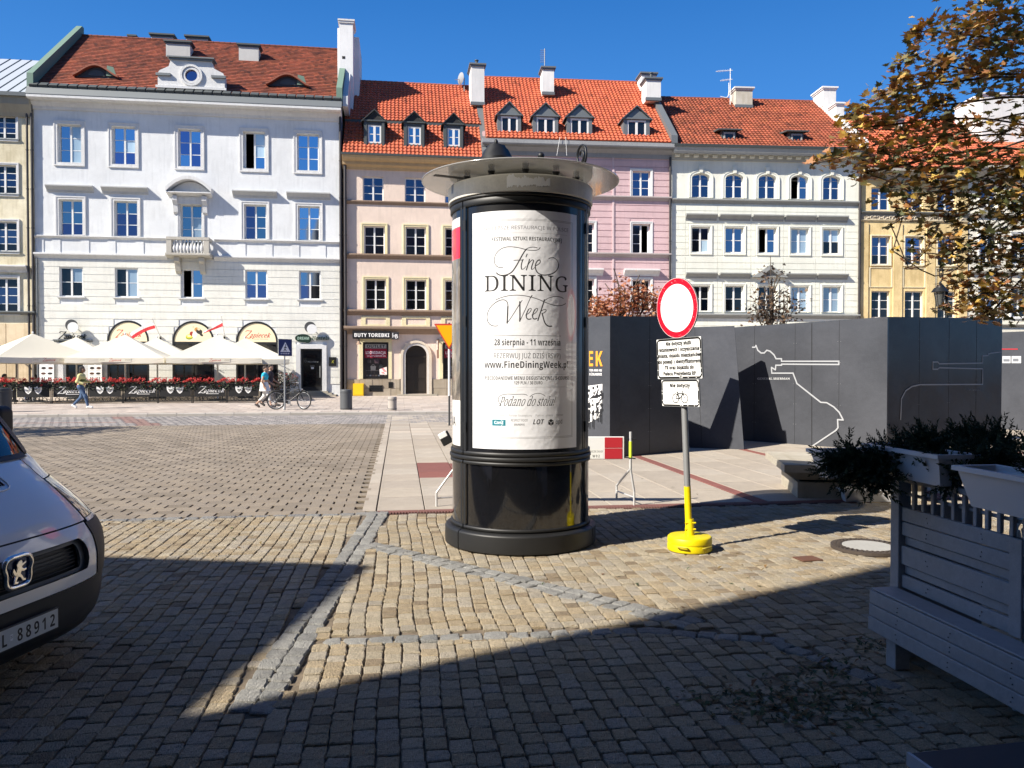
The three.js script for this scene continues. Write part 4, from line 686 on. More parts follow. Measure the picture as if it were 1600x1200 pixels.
  const ch = (x0, x1, yT, yB, wz, dep, o) => { const u0 = U(x0, yT, wz), u1 = U(x1, yT, wz), v1 = V((x0 + x1) / 2, yT, wz); return chimney(B, (u0 + u1) / 2, V((x0 + x1) / 2, yB, wz), v1 - .2, wz, u1 - u0 - .24, dep, o); };
  ch(1147, 1178.5, 136, 168, -4.6, 1.0, { mat: S([.66, .64, .58], { map: T.oldPlaster }), capMat: S([.6, .6, .58]) }); ch(1284, 1309, 135.5, 165, -4.4, 1.6, { capMat: M.white, flash: false }); ch(1304, 1322, 160, 195, -2.6, 1.0, { capMat: M.white, flash: false });
  add('fire_wall', poly([[.82, vC1 + .02], [.82, vC1 + .6], [wr, vR + .45], [wr, vC1 + .02]], .42).applyMatrix4(new THREE.Matrix4().set(0, 0, 1, w - .3, 0, 1, 0, 0, 1, 0, 0, 0, 0, 0, 0, 1)), S([.70, .70, .68], { map: T.plaster }), B.g);
  downpipe(B, w - .06, .1, vC0 + .1, M.pipe, .08, .16);
}
// ----- ochre yellow house -----
const ochreWall = S([.84, .65, .34], { map: T.oldPlaster, bumpMap: T.bumpFine, bumpScale: .004, roughness: .93 });
const YH = house('town_house', 'ochre yellow house with pilasters and an ornamental frieze, half hidden by the maple', cY.x, cY.z, 4.5);
const yEnd = YH.U(1512, 400);
{
  const B = YH, { U, V } = B, w = yEnd, xs = [1376, 1428, 1479], w1 = U(1390, 390) - U(1361, 390), tr = plaster([.80, .70, .48]);
  const row = (y0, y1, o, t) => { const vc = (V(1376, y0) + V(1376, y1)) / 2, h = V(1376, y0) - V(1376, y1); xs.forEach((x) => windowAt(B, U(x, (y0 + y1) / 2), vc, w1, h, { tones: t, depth: .18, ...o })); return { vc, h }; };
  row(292.5, 328.5, { rows: 2 }, 'pppp'); row(369, 413.5, { surround: .08, surroundMat: tr }, 'ppdppd'); row(454.5, 497, {}, 'dddddd'); row(540, 590, {}, 'dddddd');
  for (const x of [1349, 1402, 1453.5, 1504]) add('pilaster', box(U(x, 430) - .30, U(x, 430) + .30, 1.0, V(1376, 349), .001, .07), ochreWall, B.g);
  for (const x of xs) add('apron_panel', poly(rect(-.78, .78, V(1376, 449), V(1376, 418)), .04, [rect(-.7, .7, V(1376, 448), V(1376, 419))]).translate(U(x, 430), 0, .001), tr, B.g);
  add('frieze', box(0, w, V(1376, 345.5), V(1376, 335.5), .001, .05), plaster([.40, .34, .25]), B.g);
  const orn = []; for (let u = .3; u < w - .2; u += .42) { orn.push(new THREE.TorusGeometry(.11, .035, 5, 12, 5).rotateZ(u * 9).translate(u, V(1376, 340.5), .06), new THREE.SphereGeometry(.06, 6, 5).translate(u + .2, V(1376, 340) + .05 * Math.sin(u * 20), .06)); } stuff(add('frieze_ornament', orn, plaster([.55, .48, .37]), B.g));
  add('string_course', profileAlong(ledge(.18, .2), 0, w).translate(0, V(1376, 330.5) - .2, 0), M.zinc, B.g); add('string_course', profileAlong(ledge(.1, .1), 0, w).translate(0, V(1376, 346), 0), tr, B.g);
  const vC0 = V(1376, 282), vC1 = V(1376, 262, .7); add('cornice', profileAlong([[0, vC0], [.1, vC0], [.14, vC0 + .2], [.5, vC0 + .5], [.7, vC1 - .15], [.7, vC1], [0, vC1]], 0, w), plaster([.40, .38, .33]), B.g);
  wallOf(B, 0, w, vC1 - .02, 13, ochreWall);
  const wr = -5.8, vR = V(1420, 184, wr); gableRoof(B, .1, w - .05, vC1 + .08, .7, vR, wr, { color: [.46, .12, .055], seed: 25, tw: .25, tl: .34, vary: .18, mottle: .35 });
  { const wz = -4.2; chimney(B, U(1405, 200, wz), V(1405, 215, wz), V(1405, 190, wz), wz, .55, .7, { flash: false }); }
}
const EH = (() => { const q = YH.toW(yEnd, 0); return house('town_house', 'cream house at the right edge of the row, seen only through the maple leaves', q.x, q.z, 4.5); })();
{
  const B = EH, { U, V } = B, w = 9, cream = plaster([.80, .76, .64]);
  for (const [y0, y1] of [[285, 325], [365, 412], [450, 495], [540, 585]]) { const vc = (V(1560, y0) + V(1560, y1)) / 2, h = V(1560, y0) - V(1560, y1); for (const u of [1.4, 3.6, 5.8, 7.9]) windowAt(B, u, vc, 1.15, h, { tones: 'dpddpd', surround: .14 }); }
  const vC0 = V(1560, 284), vC1 = V(1560, 258, .7); for (const y of [340, 430, 512]) add('string_course', profileAlong(ledge(.25, .2), 0, w).translate(0, V(1560, y), 0), plaster([.5, .47, .4]), B.g);
  courses(B, .001, w - .001, V(1560, 590), V(1560, 513), 8, .04, cream, [1.4, 3.6, 5.8, 7.9].map((u) => ({ u0: u - .73, u1: u + .73, v0: V(1560, 588), v1: V(1560, 537) })), .03);
  add('cornice', profileAlong([[0, vC0], [.1, vC0], [.14, vC0 + .2], [.5, vC0 + .5], [.7, vC1 - .15], [.7, vC1], [0, vC1]], 0, w), plaster([.5, .47, .4]), B.g); wallOf(B, 0, w, vC1 - .02, 13, cream);
  const wr = -5.8, vR = V(1500, 190, wr); gableRoof(B, .1, w - .05, vC1 + .08, .7, vR, wr, { color: [.46, .12, .055], seed: 26, tw: .25, tl: .34, vary: .18, mottle: .35 });
  { const wz = -2.4, u0 = U(1535, 180, wz), u1 = U(1600, 180, wz); chimney(B, (u0 + u1) / 2, V(1560, 240, wz), V(1560, 150, wz), wz, u1 - u0, 3.0, { flash: false, capMat: M.white }); }
}
// ----- old yellow house at the left edge -----
const LH = (() => { const t = rad(8.04), L = 9.5; return house('town_house', 'pale yellow house with peeling plaster and grey sheet metal roof at the left edge', cW.x - L * Math.cos(t), cW.z + L * Math.sin(t), 8.04); })();
{
  const B = LH, { U, V } = B, w = 9.48, old = S([.84, .77, .58], { map: T.oldPlaster, bumpMap: T.bumpFine, bumpScale: .006, roughness: .95 }), low = S([.78, .63, .43], { map: T.oldPlaster, roughness: .95 });
  for (const [y0, y1, hood] of [[181, 217], [258, 303], [346, 393], [434, 489, 1]]) { const vc = (V(10, y0) + V(10, y1)) / 2, h = V(10, y0) - V(10, y1), wd = 1.28; for (const u of [U(7, 300), U(7, 300) - 3, U(7, 300) - 5.6]) windowAt(B, u, vc, wd, h, { rows: 4, tones: 'dppddppd', surround: .14, sill: true, sillMat: M.zinc, sillW: .4, depth: .12, hood: hood ? [.3, 2.4, .4, .35] : null }); }
  const vC = V(25, 150, .6), vS = V(30, 492);
  add('string_course', profileAlong(ledge(.2, .3), 0, w + .05).translate(0, vS, 0), M.zinc, B.g); add('cornice', profileAlong([[0, vC - 1.0], [.1, vC - 1.0], [.2, vC - .8], [.5, vC - .4], [.55, vC], [0, vC]], 0, w), plaster([.36, .33, .26]), B.g); add('gutter', profileAlong([[.5, vC], [.72, vC], [.75, vC + .2], [.5, vC + .2]], 0, w), M.zinc, B.g);
  for (let u = .2; u < w - .3; u += 1.55) part('plaster_block', geo(box(u, u + 1.5, .9, vS - .5, .001, .03)), low, B.g);
  const sh = add('shop_sign_bracket', [bar([U(0, 540), V(10, 541), .1], [U(28, 545), V(10, 541), .1], .04), bar([U(6, 541), V(10, 541), .1], [U(12, 545), V(10, 546), .7], .05)], M.iron, B.g);
  add('signboard_frame', poly(rect(U(-30, 556), U(26, 556), V(10, 590), V(10, 552)), .04, [rect(U(-29, 556), U(25, 556), V(10, 589.5), V(10, 553))]).translate(0, 0, .035), M.iron, B.g);
  wallOf(B, 0, w, vC - .02, 13, old);
  const wr = -5.5, vR = V(25, 93, wr), pr = poly([[.6, vC + .2], [wr, vR], [2 * wr, vC + .2]], w).applyMatrix4(new THREE.Matrix4().set(0, 0, 1, 0, 0, 1, 0, 0, 1, 0, 0, 0, 0, 0, 0, 1)), roof = add('roof', pr, S([.52, .56, .60], { roughness: .45, metalness: .3 }), B.g), L = Math.hypot(vR - vC - .2, wr - .6);
  for (let u = .3; u < w; u += .62) part('standing_seam', geo(bar([u, vC + .24, .58], [u, vR + .03, wr], .022, .022, 5)), M.zinc, roof);
  downpipe(B, w - .28, .1, vC - .1, M.pipe, .06, .14); downpipe(B, w - .08, .1, vC - .1, M.zinc, .05, .1);
}
// ----- two buildings behind the viewer that shade the foreground -----
{
  const corner = new THREE.Vector3(-1.21, 0, -6.92), H = 7, k = H / Math.tan(rad(38.5)), cx = corner.x - k * Math.cos(rad(32)), cz = corner.z + k * Math.sin(rad(32));
  const A = thing('town_house', 'grey plastered house behind the viewer on the left, outside the picture', 'house', [cx, 0, cz], rad(-7)), gm = plaster([.40, .37, .33]);
  add('wall', box(-14, 0, 0, H - .001, 0, 22), gm, A); add('roof', box(-14.0, 0, H, H + .001 + .0, 0, 22), M.zinc, A);
  for (let i = 0; i < 4; i++) for (let j = 0; j < 2; j++) part('window', geo(box(-.6, .6, -1, 1, 0, .05)), M.paneDark, A, [-12 + i * 3.4, 2.4 + j * 3.5, -.04]);
  const Bh = thing('town_house', 'tall grey building right behind the viewer, outside the picture', 'house', [-9.5, 0, 1.05], rad(0)), bm = plaster([.16, .15, .14]);
  add('wall', box(0, 46, 0, 20, 0, 12), bm, Bh); add('roof', box(.1, 45.9, 20.001, 20.4, .1, 11.9), M.zinc, Bh);
  for (let i = 0; i < 12; i++) for (let j = 0; j < 4; j++) part('window', geo(box(-.6, .6, -1, 1, 0, .04)), M.paneDark, Bh, [2 + i * 3.7, 2.4 + j * 4, -.04]);
  const Cr = thing('town_house', 'dark house front on the right, outside the picture', 'house', [13, 0, -7.5], 0); add('wall', box(0, 12, 0, 17, 0, 8.4), bm, Cr); add('roof', box(.1, 11.9, 17.001, 17.4, .1, 8.3), M.zinc, Cr); for (let i = 0; i < 2; i++) for (let j = 0; j < 4; j++) part('window', geo(box(0, .04, -1, 1, -.6, .6)), M.paneDark, Cr, [-.04, 2.4 + j * 4, 2.2 + i * 3.6]);
}
// ---------- advertising column ----------
const COL = at(813, 600, 7.95); COL.y = 0;
{
  const t = thing('advertising_column', 'round black advertising column with a white poster, cream band and wide disc canopy', 'advertising column', COL);
  const RB = .675, gloss = P([.006, .006, .007], { roughness: .12, roughnessMap: null, clearcoat: 1, clearcoatRoughness: .04 }), satin = S([.012, .0122, .0125], { roughness: .5, map: T.slab }), casing = P([.008, .008, .009], { roughness: .3, clearcoat: .45, clearcoatRoughness: .03 });
  const lathe = (pts, th0 = 0, th = Math.PI * 2, n = 96) => new THREE.LatheGeometry(pts.map((p) => new THREE.Vector2(...p)), n, th0, th);
  // plinth in segments with open seams; LatheGeometry starts at +z
  const seams = [-52, 68, 188].map(rad), plinth = [[.60, .012], [.742, .012], [.748, .02], [.748, .165], [.740, .182], [.715, .195], [.60, .20]];
  seams.forEach((a, i) => { const b = i < 2 ? seams[i + 1] : seams[0] + Math.PI * 2; part('plinth_segment', geo(lathe(plinth, a + .008, b - a - .016, 40), true), satin, t); });
  add('core', cyl(.58, .58, 3.2, 48).translate(0, 1.62, 0), M.black, t);
  seams.forEach((a, i) => { const b = i < 2 ? seams[i + 1] : seams[0] + Math.PI * 2, A = a + .012, W = b - a - .024;
    part('base_panel', geo(lathe([[RB, .2], [RB, .845]], A, W, 48), true), gloss, t);
    const fr = (y0, y1) => lathe([[RB + .001, y0], [RB + .018, y0 + .004], [RB + .018, y1 - .004], [RB + .001, y1]], A, W, 48), up = (q) => lathe([[RB + .001, .235], [RB + .018, .235], [RB + .018, .81], [RB + .001, .81]], q, .045, 4);
    part('base_frame', geo([fr(.201, .234), fr(.81, .845), up(A), up(A + W - .045)], true), satin, t);
    part('poster_case', geo(lathe([[RB - .004, .90], [RB - .004, 3.27]], A, W, 48), true), casing, t);
    const fu = (q, w) => lathe([[RB - .002, .93], [RB + .016, .93], [RB + .016, 3.22], [RB - .002, 3.22]], q, w, 5);
    part('case_frame', geo([lathe([[RB - .002, .895], [RB + .016, .90], [RB + .016, .93], [RB - .002, .935]], A, W, 48), lathe([[RB - .002, 3.21], [RB + .016, 3.22], [RB + .016, 3.27], [RB - .002, 3.275]], A, W, 48), fu(A, .05), fu(A + W - .05, .05)], true), satin, t);
    const hinge = []; for (const y of [1.1, 2.1, 3.0]) hinge.push(bar([Math.sin(a) * (RB + .004), y, Math.cos(a) * (RB + .004)], [Math.sin(a) * (RB + .004), y + .10, Math.cos(a) * (RB + .004)], .012)); hinge.forEach((g) => add('hinge', g, M.iron, t)); });
  const ring = (y, r, h) => add('trim_ring', lathe([[r - .08, y], [r - .01, y], [r, y + h * .25], [r, y + h * .75], [r - .01, y + h], [r - .08, y + h]]), satin, t);
  ring(.848, .70, .045); ring(3.275, .70, .03);
  // cream band under the canopy, with the patch where lettering has been painted over
  const band = add('top_band', lathe([[.62, 3.306], [.700, 3.306], [.712, 3.315], [.712, 3.455], [.700, 3.47], [.3, 3.475]]), S([.80, .77, .69], { roughness: .4, map: T.slab }), t);
  { const P0 = [], rnd = rngOf(3), N = 46; const top = [], bot = []; for (let i = 0; i <= N; i++) { const u = i / N, e = Math.sin(u * 19) * .012 + (rnd() - .5) * .03; top.push([-.15 + .40 * u, 3.432 + e - u * .008 + (u < .3 ? .02 * Math.sin(u * 12) : 0)]); bot.push([-.15 + .40 * u, 3.345 + (rnd() - .5) * .028 + (u > .5 ? .012 : .006)]); }
    const rows = [0, .33, .66, 1].map((k) => top.map((p, i) => { const a = (p[0] + .02) / .712, y = lerp(bot[i][1], p[1], k); return [Math.sin(a) * .7145, y, Math.cos(a) * .7145]; })); part('white_patch', geo(quadMesh(rows)), S([.92, .92, .92]), band); }
  // main poster, printed flat and bent round the case
  {
    const ph0 = rad(-41.5), ph1 = rad(50.5), y0 = .968, y1 = 3.142, RP = RB + .003, W = 900, H = Math.round(900 * (y1 - y0) / (RP * (ph1 - ph0)));
    const toXY = (px, py) => { let lo = -1.2, hi = 1.2; for (let i = 0; i < 40; i++) { const m = (lo + hi) / 2, x = COL.x + RP * Math.sin(m), d = -COL.z - RP * Math.cos(m); (800 + FPX * x / d < px) ? lo = m : hi = m; } const d = -COL.z - RP * Math.cos(lo), y = EYE + ray(px, py).y / -ray(px, py).z * d; return [(lo - ph0) / (ph1 - ph0) * W, (y1 - y) / (y1 - y0) * H]; };
    const mat = canvasMat(W, H, (x) => {
      x.fillStyle = '#e6e6e9'; x.fillRect(0, 0, W, H); x.lineCap = x.lineJoin = 'round';
      const k = W / 166, tx = (s, xa, xb, y, h, f, c = '#222') => { const a = toXY(xa, y), b = toXY(xb, y); x.fillStyle = c; fitText(x, s, (a[0] + b[0]) / 2, (a[1] + b[1]) / 2, Math.abs(b[0] - a[0]), `${f.replace('#', (h * k * 1.36).toFixed(0) + 'px')}`); };
      const line = (xa, xb, y, w, c, dash) => { const a = toXY(xa, y), b = toXY(xb, y), yy = (a[1] + b[1]) / 2; x.strokeStyle = c; x.lineWidth = w; x.setLineDash(dash || []); x.beginPath(); x.moveTo(a[0], yy); x.lineTo(b[0], yy); x.stroke(); x.setLineDash([]); };
      x.strokeStyle = '#8d8b8a'; x.lineWidth = 2.5; x.strokeRect(52, 66, W - 104, H - 150); x.strokeRect(60, 75, W - 120, H - 168);
      tx('NAJLEPSZE RESTAURACJE W POLSCE', 756, 888, 362, 5.2, '# sans-serif', '#77757a'); line(760, 886, 367, 1.5, '#9a9898'); tx('FESTIWAL SZTUKI RESTAURACYJNEJ', 768, 878, 378, 5.4, 'bold # sans-serif', '#333');
      const sw = (o, s, list, c = '#2b2a2c') => { x.strokeStyle = c; for (const [w, ...p] of list) { x.lineWidth = w; const q = p.map(([a, b]) => toXY(o[0] + a * s, o[1] + b * s)); x.beginPath(); x.moveTo(...q[0]); if (q.length === 2) x.lineTo(...q[1]); else for (let i = 1; i + 2 < q.length + 0; i += 3) x.bezierCurveTo(...q[i], ...q[i + 1], ...q[i + 2]); x.stroke(); } };
      sw([740, 340], .1167, [[5, [390, 668], [280, 690], [240, 560], [320, 460], [400, 370], [520, 385], [640, 412], [740, 445], [870, 460], [890, 400]], [5, [700, 425], [740, 395], [800, 388], [850, 405]], [9, [705, 425], [650, 480], [590, 640], [520, 720], [470, 775], [350, 800], [308, 740]], [5, [540, 572], [650, 568]], [8, [662, 560], [640, 610], [630, 660], [645, 690]], [4, [645, 690], [660, 700], [680, 680], [700, 655]], [7, [716, 490], [702, 526]], [8, [748, 560], [707, 700]], [6, [718, 650], [750, 590], [790, 545], [802, 575]], [8, [802, 575], [800, 610], [765, 660], [778, 692]], [4, [778, 692], [790, 700], [810, 680], [826, 655]], [6, [838, 642], [885, 620], [905, 590], [885, 568]], [8, [885, 568], [850, 560], [815, 630], [828, 680], [850, 770], [930, 778], [1000, 765], [1090, 750], [1140, 690], [1136, 620]], [5, [1136, 620], [1120, 545], [1050, 515], [1005, 552]]]);
      tx('DINING', 756, 887.5, 456.5, 22.5, '# serif', '#161616');
      sw([640, 200], .3, [[6, [460, 1030], [395, 1045], [385, 960], [440, 915], [480, 885], [515, 888], [512, 930]], [10, [512, 930], [510, 960], [510, 990], [508, 1016]], [5, [508, 1016], [540, 975], [570, 920], [586, 898]], [10, [574, 905], [574, 940], [576, 980], [574, 1006]], [5, [574, 1006], [592, 970], [612, 925], [630, 882]], [5, [604, 974], [640, 960], [640, 925], [620, 945]], [8, [620, 945], [600, 975], [605, 1005], [632, 994]], [5, [637, 974], [673, 960], [673, 925], [653, 945]], [8, [653, 945], [633, 975], [638, 1005], [662, 992]], [9, [702, 895], [690, 935], [678, 970], [668, 1002]], [5, [684, 955], [715, 930], [722, 958], [690, 966]], [9, [690, 966], [700, 995], [700, 1040], [740, 1032]], [5, [448, 896], [520, 860], [600, 866], [680, 896], [720, 915], [775, 942], [812, 914]], [5, [702, 900], [722, 880], [770, 868], [800, 888]], [7, [636, 874], [640, 868], [634, 880], [628, 884]]]);
      line(772, 876, 525, 3.5, '#333', [4, 4]); tx('28 sierpnia - 11 września', 772, 876, 540, 9, 'bold # sans-serif', '#222'); line(772, 876, 546, 3.5, '#333', [4, 4]);
      tx('REZERWUJ JUŻ DZIŚ (RSVP)', 771, 876, 560, 7.2, '# sans-serif', '#444'); tx('www.FineDiningWeek.pl', 757, 888, 575, 9.5, 'bold # sans-serif', '#1c1c1c');
      line(757, 889, 585, 1.5, '#8b8988'); tx('PIĘCIODANIOWE MENU DEGUSTACYJNE / 5-COURSE', 757, 889, 593.5, 5, 'bold # sans-serif', '#444'); tx('129 PLN / 30 EURO', 803, 848, 600.5, 4.6, 'bold # sans-serif', '#444'); line(757, 889, 604.5, 1.5, '#8b8988');
      { const a = toXY(776, 633), b = toXY(869, 633); x.save(); x.translate((a[0] + b[0]) / 2, (a[1] + b[1]) / 2 + 4); x.transform(1, 0, -.22, 1, 0, 0); x.fillStyle = '#333'; fitText(x, 'Podano do stołu!', 0, 0, (b[0] - a[0]) * .93, 'italic 96px serif'); x.restore();
        sw([740, 480], .2, [[4, [215, 765], [170, 720], [190, 670], [300, 680], [340, 685], [400, 670], [420, 690]], [4, [440, 700], [470, 670], [520, 660], [560, 695]]], '#444'); }
      tx('Organizator      Partner Strategiczny     Partner Lotniczy     Partner', 768, 880, 650, 2.8, '# sans-serif', '#999');
      { const [a0, b0] = toXY(769, 655.5), [a1, b1] = toXY(790, 665.5); x.fillStyle = '#16798a'; x.fillRect(a0, b0, a1 - a0, b1 - b0); x.fillStyle = '#fff'; fitText(x, 'Cześć', (a0 + a1) / 2, b1 - 14, (a1 - a0) * .7, 'bold 34px sans-serif'); x.strokeStyle = '#fff'; x.lineWidth = 3; x.beginPath(); x.arc((a0 + a1) / 2, (b0 + b1) / 2, 30, -.8, .8); x.stroke(); }
      tx('RESPECT FOOD', 798, 825, 658.5, 3.4, '# sans-serif', '#555'); tx('GRUNDFOS', 803, 820, 665, 2.8, 'bold # sans-serif', '#555'); tx('LOT', 832, 849, 663, 7, 'italic bold # sans-serif', '#111'); tx('dpd', 868, 879, 662, 6.5, '# sans-serif', '#444');
      { const [a, b] = toXY(861, 660); x.fillStyle = '#1a1a1a'; x.beginPath(); for (let i = 0; i < 6; i++) x.lineTo(a + 26 * Math.cos(i * 1.0472 + .5236), b + 26 * Math.sin(i * 1.0472 + .5236)); x.fill(); x.strokeStyle = '#ddd'; x.lineWidth = 4; x.beginPath(); x.moveTo(a - 20, b - 10); x.lineTo(a, b + 2); x.lineTo(a + 20, b - 10); x.moveTo(a, b + 2); x.lineTo(a, b + 22); x.stroke(); }
      tx('MPPiT 3', 743, 755, 697, 2.6, '# sans-serif', '#555');
    }, { roughness: .5, clearcoat: 1, clearcoatRoughness: .03, bumpMap: (() => { const c = T.smudge.clone(); c.repeat.set(1.3, 2.6); return c; })(), bumpScale: .006 });
    part('poster', geo(new THREE.CylinderGeometry(RP, RP, y1 - y0, 64, 1, true, ph0, ph1 - ph0).translate(0, (y0 + y1) / 2, 0), true), mat, t);
    const side = canvasMat(256, 700, (x) => { x.fillStyle = '#6f665a'; x.fillRect(0, 0, 256, 700); const r = rngOf(6); for (let i = 0; i < 900; i++) { x.fillStyle = ['#8b8274', '#4b463f', '#a59c8c', '#6a5c4b', '#39372f'][Math.floor(r() * 5)]; x.globalAlpha = .35; x.beginPath(); x.ellipse(r() * 256, 130 + r() * 410, 8 + r() * 26, 16 + r() * 60, r() * .5, 0, 7); x.fill(); } x.globalAlpha = 1; x.fillStyle = '#d8202b'; x.fillRect(0, 30, 256, 95); x.fillStyle = '#e3e1dd'; x.fillRect(0, 0, 256, 28); x.fillRect(0, 560, 256, 140); x.fillStyle = '#222'; fitText(x, 'WARSZAWA', 128, 640, 200, 'bold 40px sans-serif'); }, { roughness: .4, clearcoat: 1, clearcoatRoughness: .04 });
    part('side_poster', geo(new THREE.CylinderGeometry(RP, RP, 2.17, 40, 1, true, rad(-142), rad(84)).translate(0, 2.055, 0), true), side, t);
  }
  // canopy: a thin polished disc on rods
  const ch = 3.53, disc = add('canopy', lathe([[.001, ch], [.96, ch + .0], [.972, ch + .004], [.972, ch + .014], [.96, ch + .018], [.001, ch + .03]], 0, Math.PI * 2, 128), P([.64, .63, .60], { roughness: .16, ior: 1.8, transmission: .6, thickness: 0, clearcoat: 1, clearcoatRoughness: .05 }), t);
  for (const a of [-58, -27, 4, 33, 62, 95, 130, 180, 230, 270].map(rad)) { const s = Math.sin(a) * .60, c = Math.cos(a) * .60; add('canopy_rod', [bar([s, 3.46, c], [s, ch, c], .012), cyl(.035, .022, .03, 12).translate(s, ch - .018, c), cyl(.028, .03, .03, 12).translate(s, 3.485, c)], M.iron, t); }
  add('canopy_seam', box(-.03, .03, ch - .004, ch + .0, -.9, -.0).rotateY(rad(115)), M.darkGrey, disc);
  add('roof_cap', lathe([[.46, ch + .02], [.44, ch + .06], [.2, ch + .16], [.04, ch + .20], [.001, ch + .2]]), satin, t);
}
// ---------- no-entry sign on its yellow foot ----------
{
  const foot = onGround(1077.5, 859), t = thing('no_entry_sign', 'round red and white sign with two text plates on a yellow footed pole', 'traffic sign', foot), yl = S([.78, .62, .0], { roughness: .45, map: T.slab });
  const lathe = (pts) => new THREE.LatheGeometry(pts.map((p) => new THREE.Vector2(...p)), 40);
  const f = add('foot', lathe([[.001, .0], [.200, 0], [.208, .012], [.208, .058], [.200, .068], [.204, .072], [.208, .085], [.204, .125], [.190, .138], [.03, .145], [.001, .145]]), yl, t);
  for (const a of [-2.5, -.5, .6, 2.2]) add('carry_handle', tube([[Math.sin(a - .22) * .208, .05, Math.cos(a - .22) * .208], [Math.sin(a - .18) * .235, .062, Math.cos(a - .18) * .235], [Math.sin(a + .18) * .235, .062, Math.cos(a + .18) * .235], [Math.sin(a + .22) * .208, .05, Math.cos(a + .22) * .208]], .007, 14, 6), S([.30, .24, .02], { roughness: .7 }), f);
  add('socket', [cyl(.038, .046, .16, 20).translate(0, .215, 0), bar([-.05, .20, .03], [.05, .20, .03], .008), bar([-.05, .26, .03], [.05, .26, .03], .008)], yl, f);
  const lean = new THREE.Group(); // the pole leans a little to the left
  const q = new THREE.Quaternion().setFromAxisAngle(new THREE.Vector3(0, 0, 1), rad(2.3)), turn = new THREE.Quaternion().setFromAxisAngle(new THREE.Vector3(0, 1, 0), rad(-60));
  const pole = (y0, y1) => bar([0, y0, 0], [0, y1, 0], .030, .030, 20).applyQuaternion(q);
  add('pole', pole(.60, 2.50), M.galv, t); add('painted_sleeve', [bar([0, .15, 0], [0, .60, 0], .0318, .0318, 20).applyQuaternion(q)], yl, t);
  const place = (g, y, z) => g.translate(0, y, z).applyQuaternion(turn).applyQuaternion(q);
  const darkText = (x, s, cx, y, width, font) => { x.font = font; const m = x.measureText(s).width; x.save(); x.translate(cx, y); x.scale(width / m, 1); x.textAlign = 'center'; x.fillStyle = x.strokeStyle = '#050505'; x.lineWidth = 5; x.strokeText(s, 0, 0); x.fillText(s, 0, 0); x.restore(); };
  const sheet = (name, w, h, y, draw) => {
    const s = new THREE.Shape(), r = .03, W = w / 2, H = h / 2; s.moveTo(-W + r, -H); s.lineTo(W - r, -H); s.quadraticCurveTo(W, -H, W, -H + r); s.lineTo(W, H - r); s.quadraticCurveTo(W, H, W - r, H); s.lineTo(-W + r, H); s.quadraticCurveTo(-W, H, -W, H - r); s.lineTo(-W, -H + r); s.quadraticCurveTo(-W, -H, -W + r, -H);
    const b = add(name, place(new THREE.ExtrudeGeometry(s, { depth: .012, bevelEnabled: false }), y, .036), M.galv, t); part('plate_print', geo(place(plane(w - .008, h - .008), y, .0495), true), canvasMat(Math.round(w * 1100), Math.round(h * 1100), draw, { roughness: .45 }), b);
    add('clamp', place(box(-.06, .06, -.015, .015, -.036, .036), y, 0), M.galv, b); return b; };
  const d0 = add('disc', place(cyl(.282, .282, .012, 56).rotateX(Math.PI / 2), 2.275, .046), M.galv, t);
  part('disc_print', geo(place(new THREE.CircleGeometry(.279, 64), 2.275, .0535), true), canvasMat(512, 512, (x) => { x.fillStyle = '#fff'; x.fillRect(0, 0, 512, 512); x.fillStyle = '#c8102a'; x.beginPath(); x.arc(256, 256, 254, 0, 7); x.fill(); x.fillStyle = '#f4f4f4'; x.beginPath(); x.arc(256, 256, 205, 0, 7); x.fill(); const r = rngOf(9); for (let i = 0; i < 26; i++) { x.fillStyle = 'rgba(245,225,225,.8)'; const a = r() * 7, q = 212 + r() * 38; x.fillRect(256 + q * Math.cos(a), 256 + q * Math.sin(a), 2 + r() * 8, 2 + r() * 3); } }, { roughness: .4 }), d0);
  const frame = (x, w, h) => { x.fillStyle = '#f1f1f0'; x.fillRect(0, 0, w, h); x.strokeStyle = '#151515'; x.lineWidth = w * .03; x.beginPath(); x.roundRect(w * .016, w * .016, w * .968, h - w * .032, w * .05); x.stroke(); const r = rngOf(4); x.fillStyle = '#eee'; for (let i = 0; i < 40; i++) x.fillRect(r() < .5 ? r() * w : (r() < .5 ? 0 : w - 14), r() < .5 ? (r() < .5 ? 0 : h - 14) : r() * h, 10, 10); x.fillStyle = '#161616'; };
  sheet('text_plate', .615, .385, 1.805, (x, w, h) => { frame(x, w, h); ['Nie dotyczy służb', 'ratunkowych i oczyszczania', 'miasta, dojazdu mieszkańców', 'do posesji z identyfikatorem', 'TK oraz dojazdu do', 'Pałacu Prezydenta RP'].forEach((s, i) => darkText(x, s, w / 2, h * (.17 + .15 * i), w * [.58, .92, .94, .94, .66, .74][i], `bold ${Math.round(h * .125)}px sans-serif`)); });
  sheet('bicycle_plate', .515, .255, 1.480, (x, w, h) => { frame(x, w, h); darkText(x, 'Nie dotyczy', w / 2, h * .28, w * .55, `bold ${Math.round(h * .2)}px sans-serif`); x.lineWidth = 11; x.strokeStyle = '#0a0a0a'; const c = (a, b) => { x.beginPath(); x.arc(a, b, h * .17, 0, 7); x.stroke(); }, L = (...p) => { x.beginPath(); p.forEach(([a, b], i) => (i ? x.lineTo(w * a, h * b) : x.moveTo(w * a, h * b))); x.stroke(); }; c(w * .38, h * .70); c(w * .62, h * .70); L([.38, .70], [.44, .52], [.58, .52], [.49, .72], [.38, .70]); L([.49, .72], [.43, .46], [.40, .46], [.46, .46]); L([.62, .70], [.575, .45], [.545, .44]); x.lineWidth = 2; x.fillRect(w * .03, h * .935, w * .94, h * .012); });
}
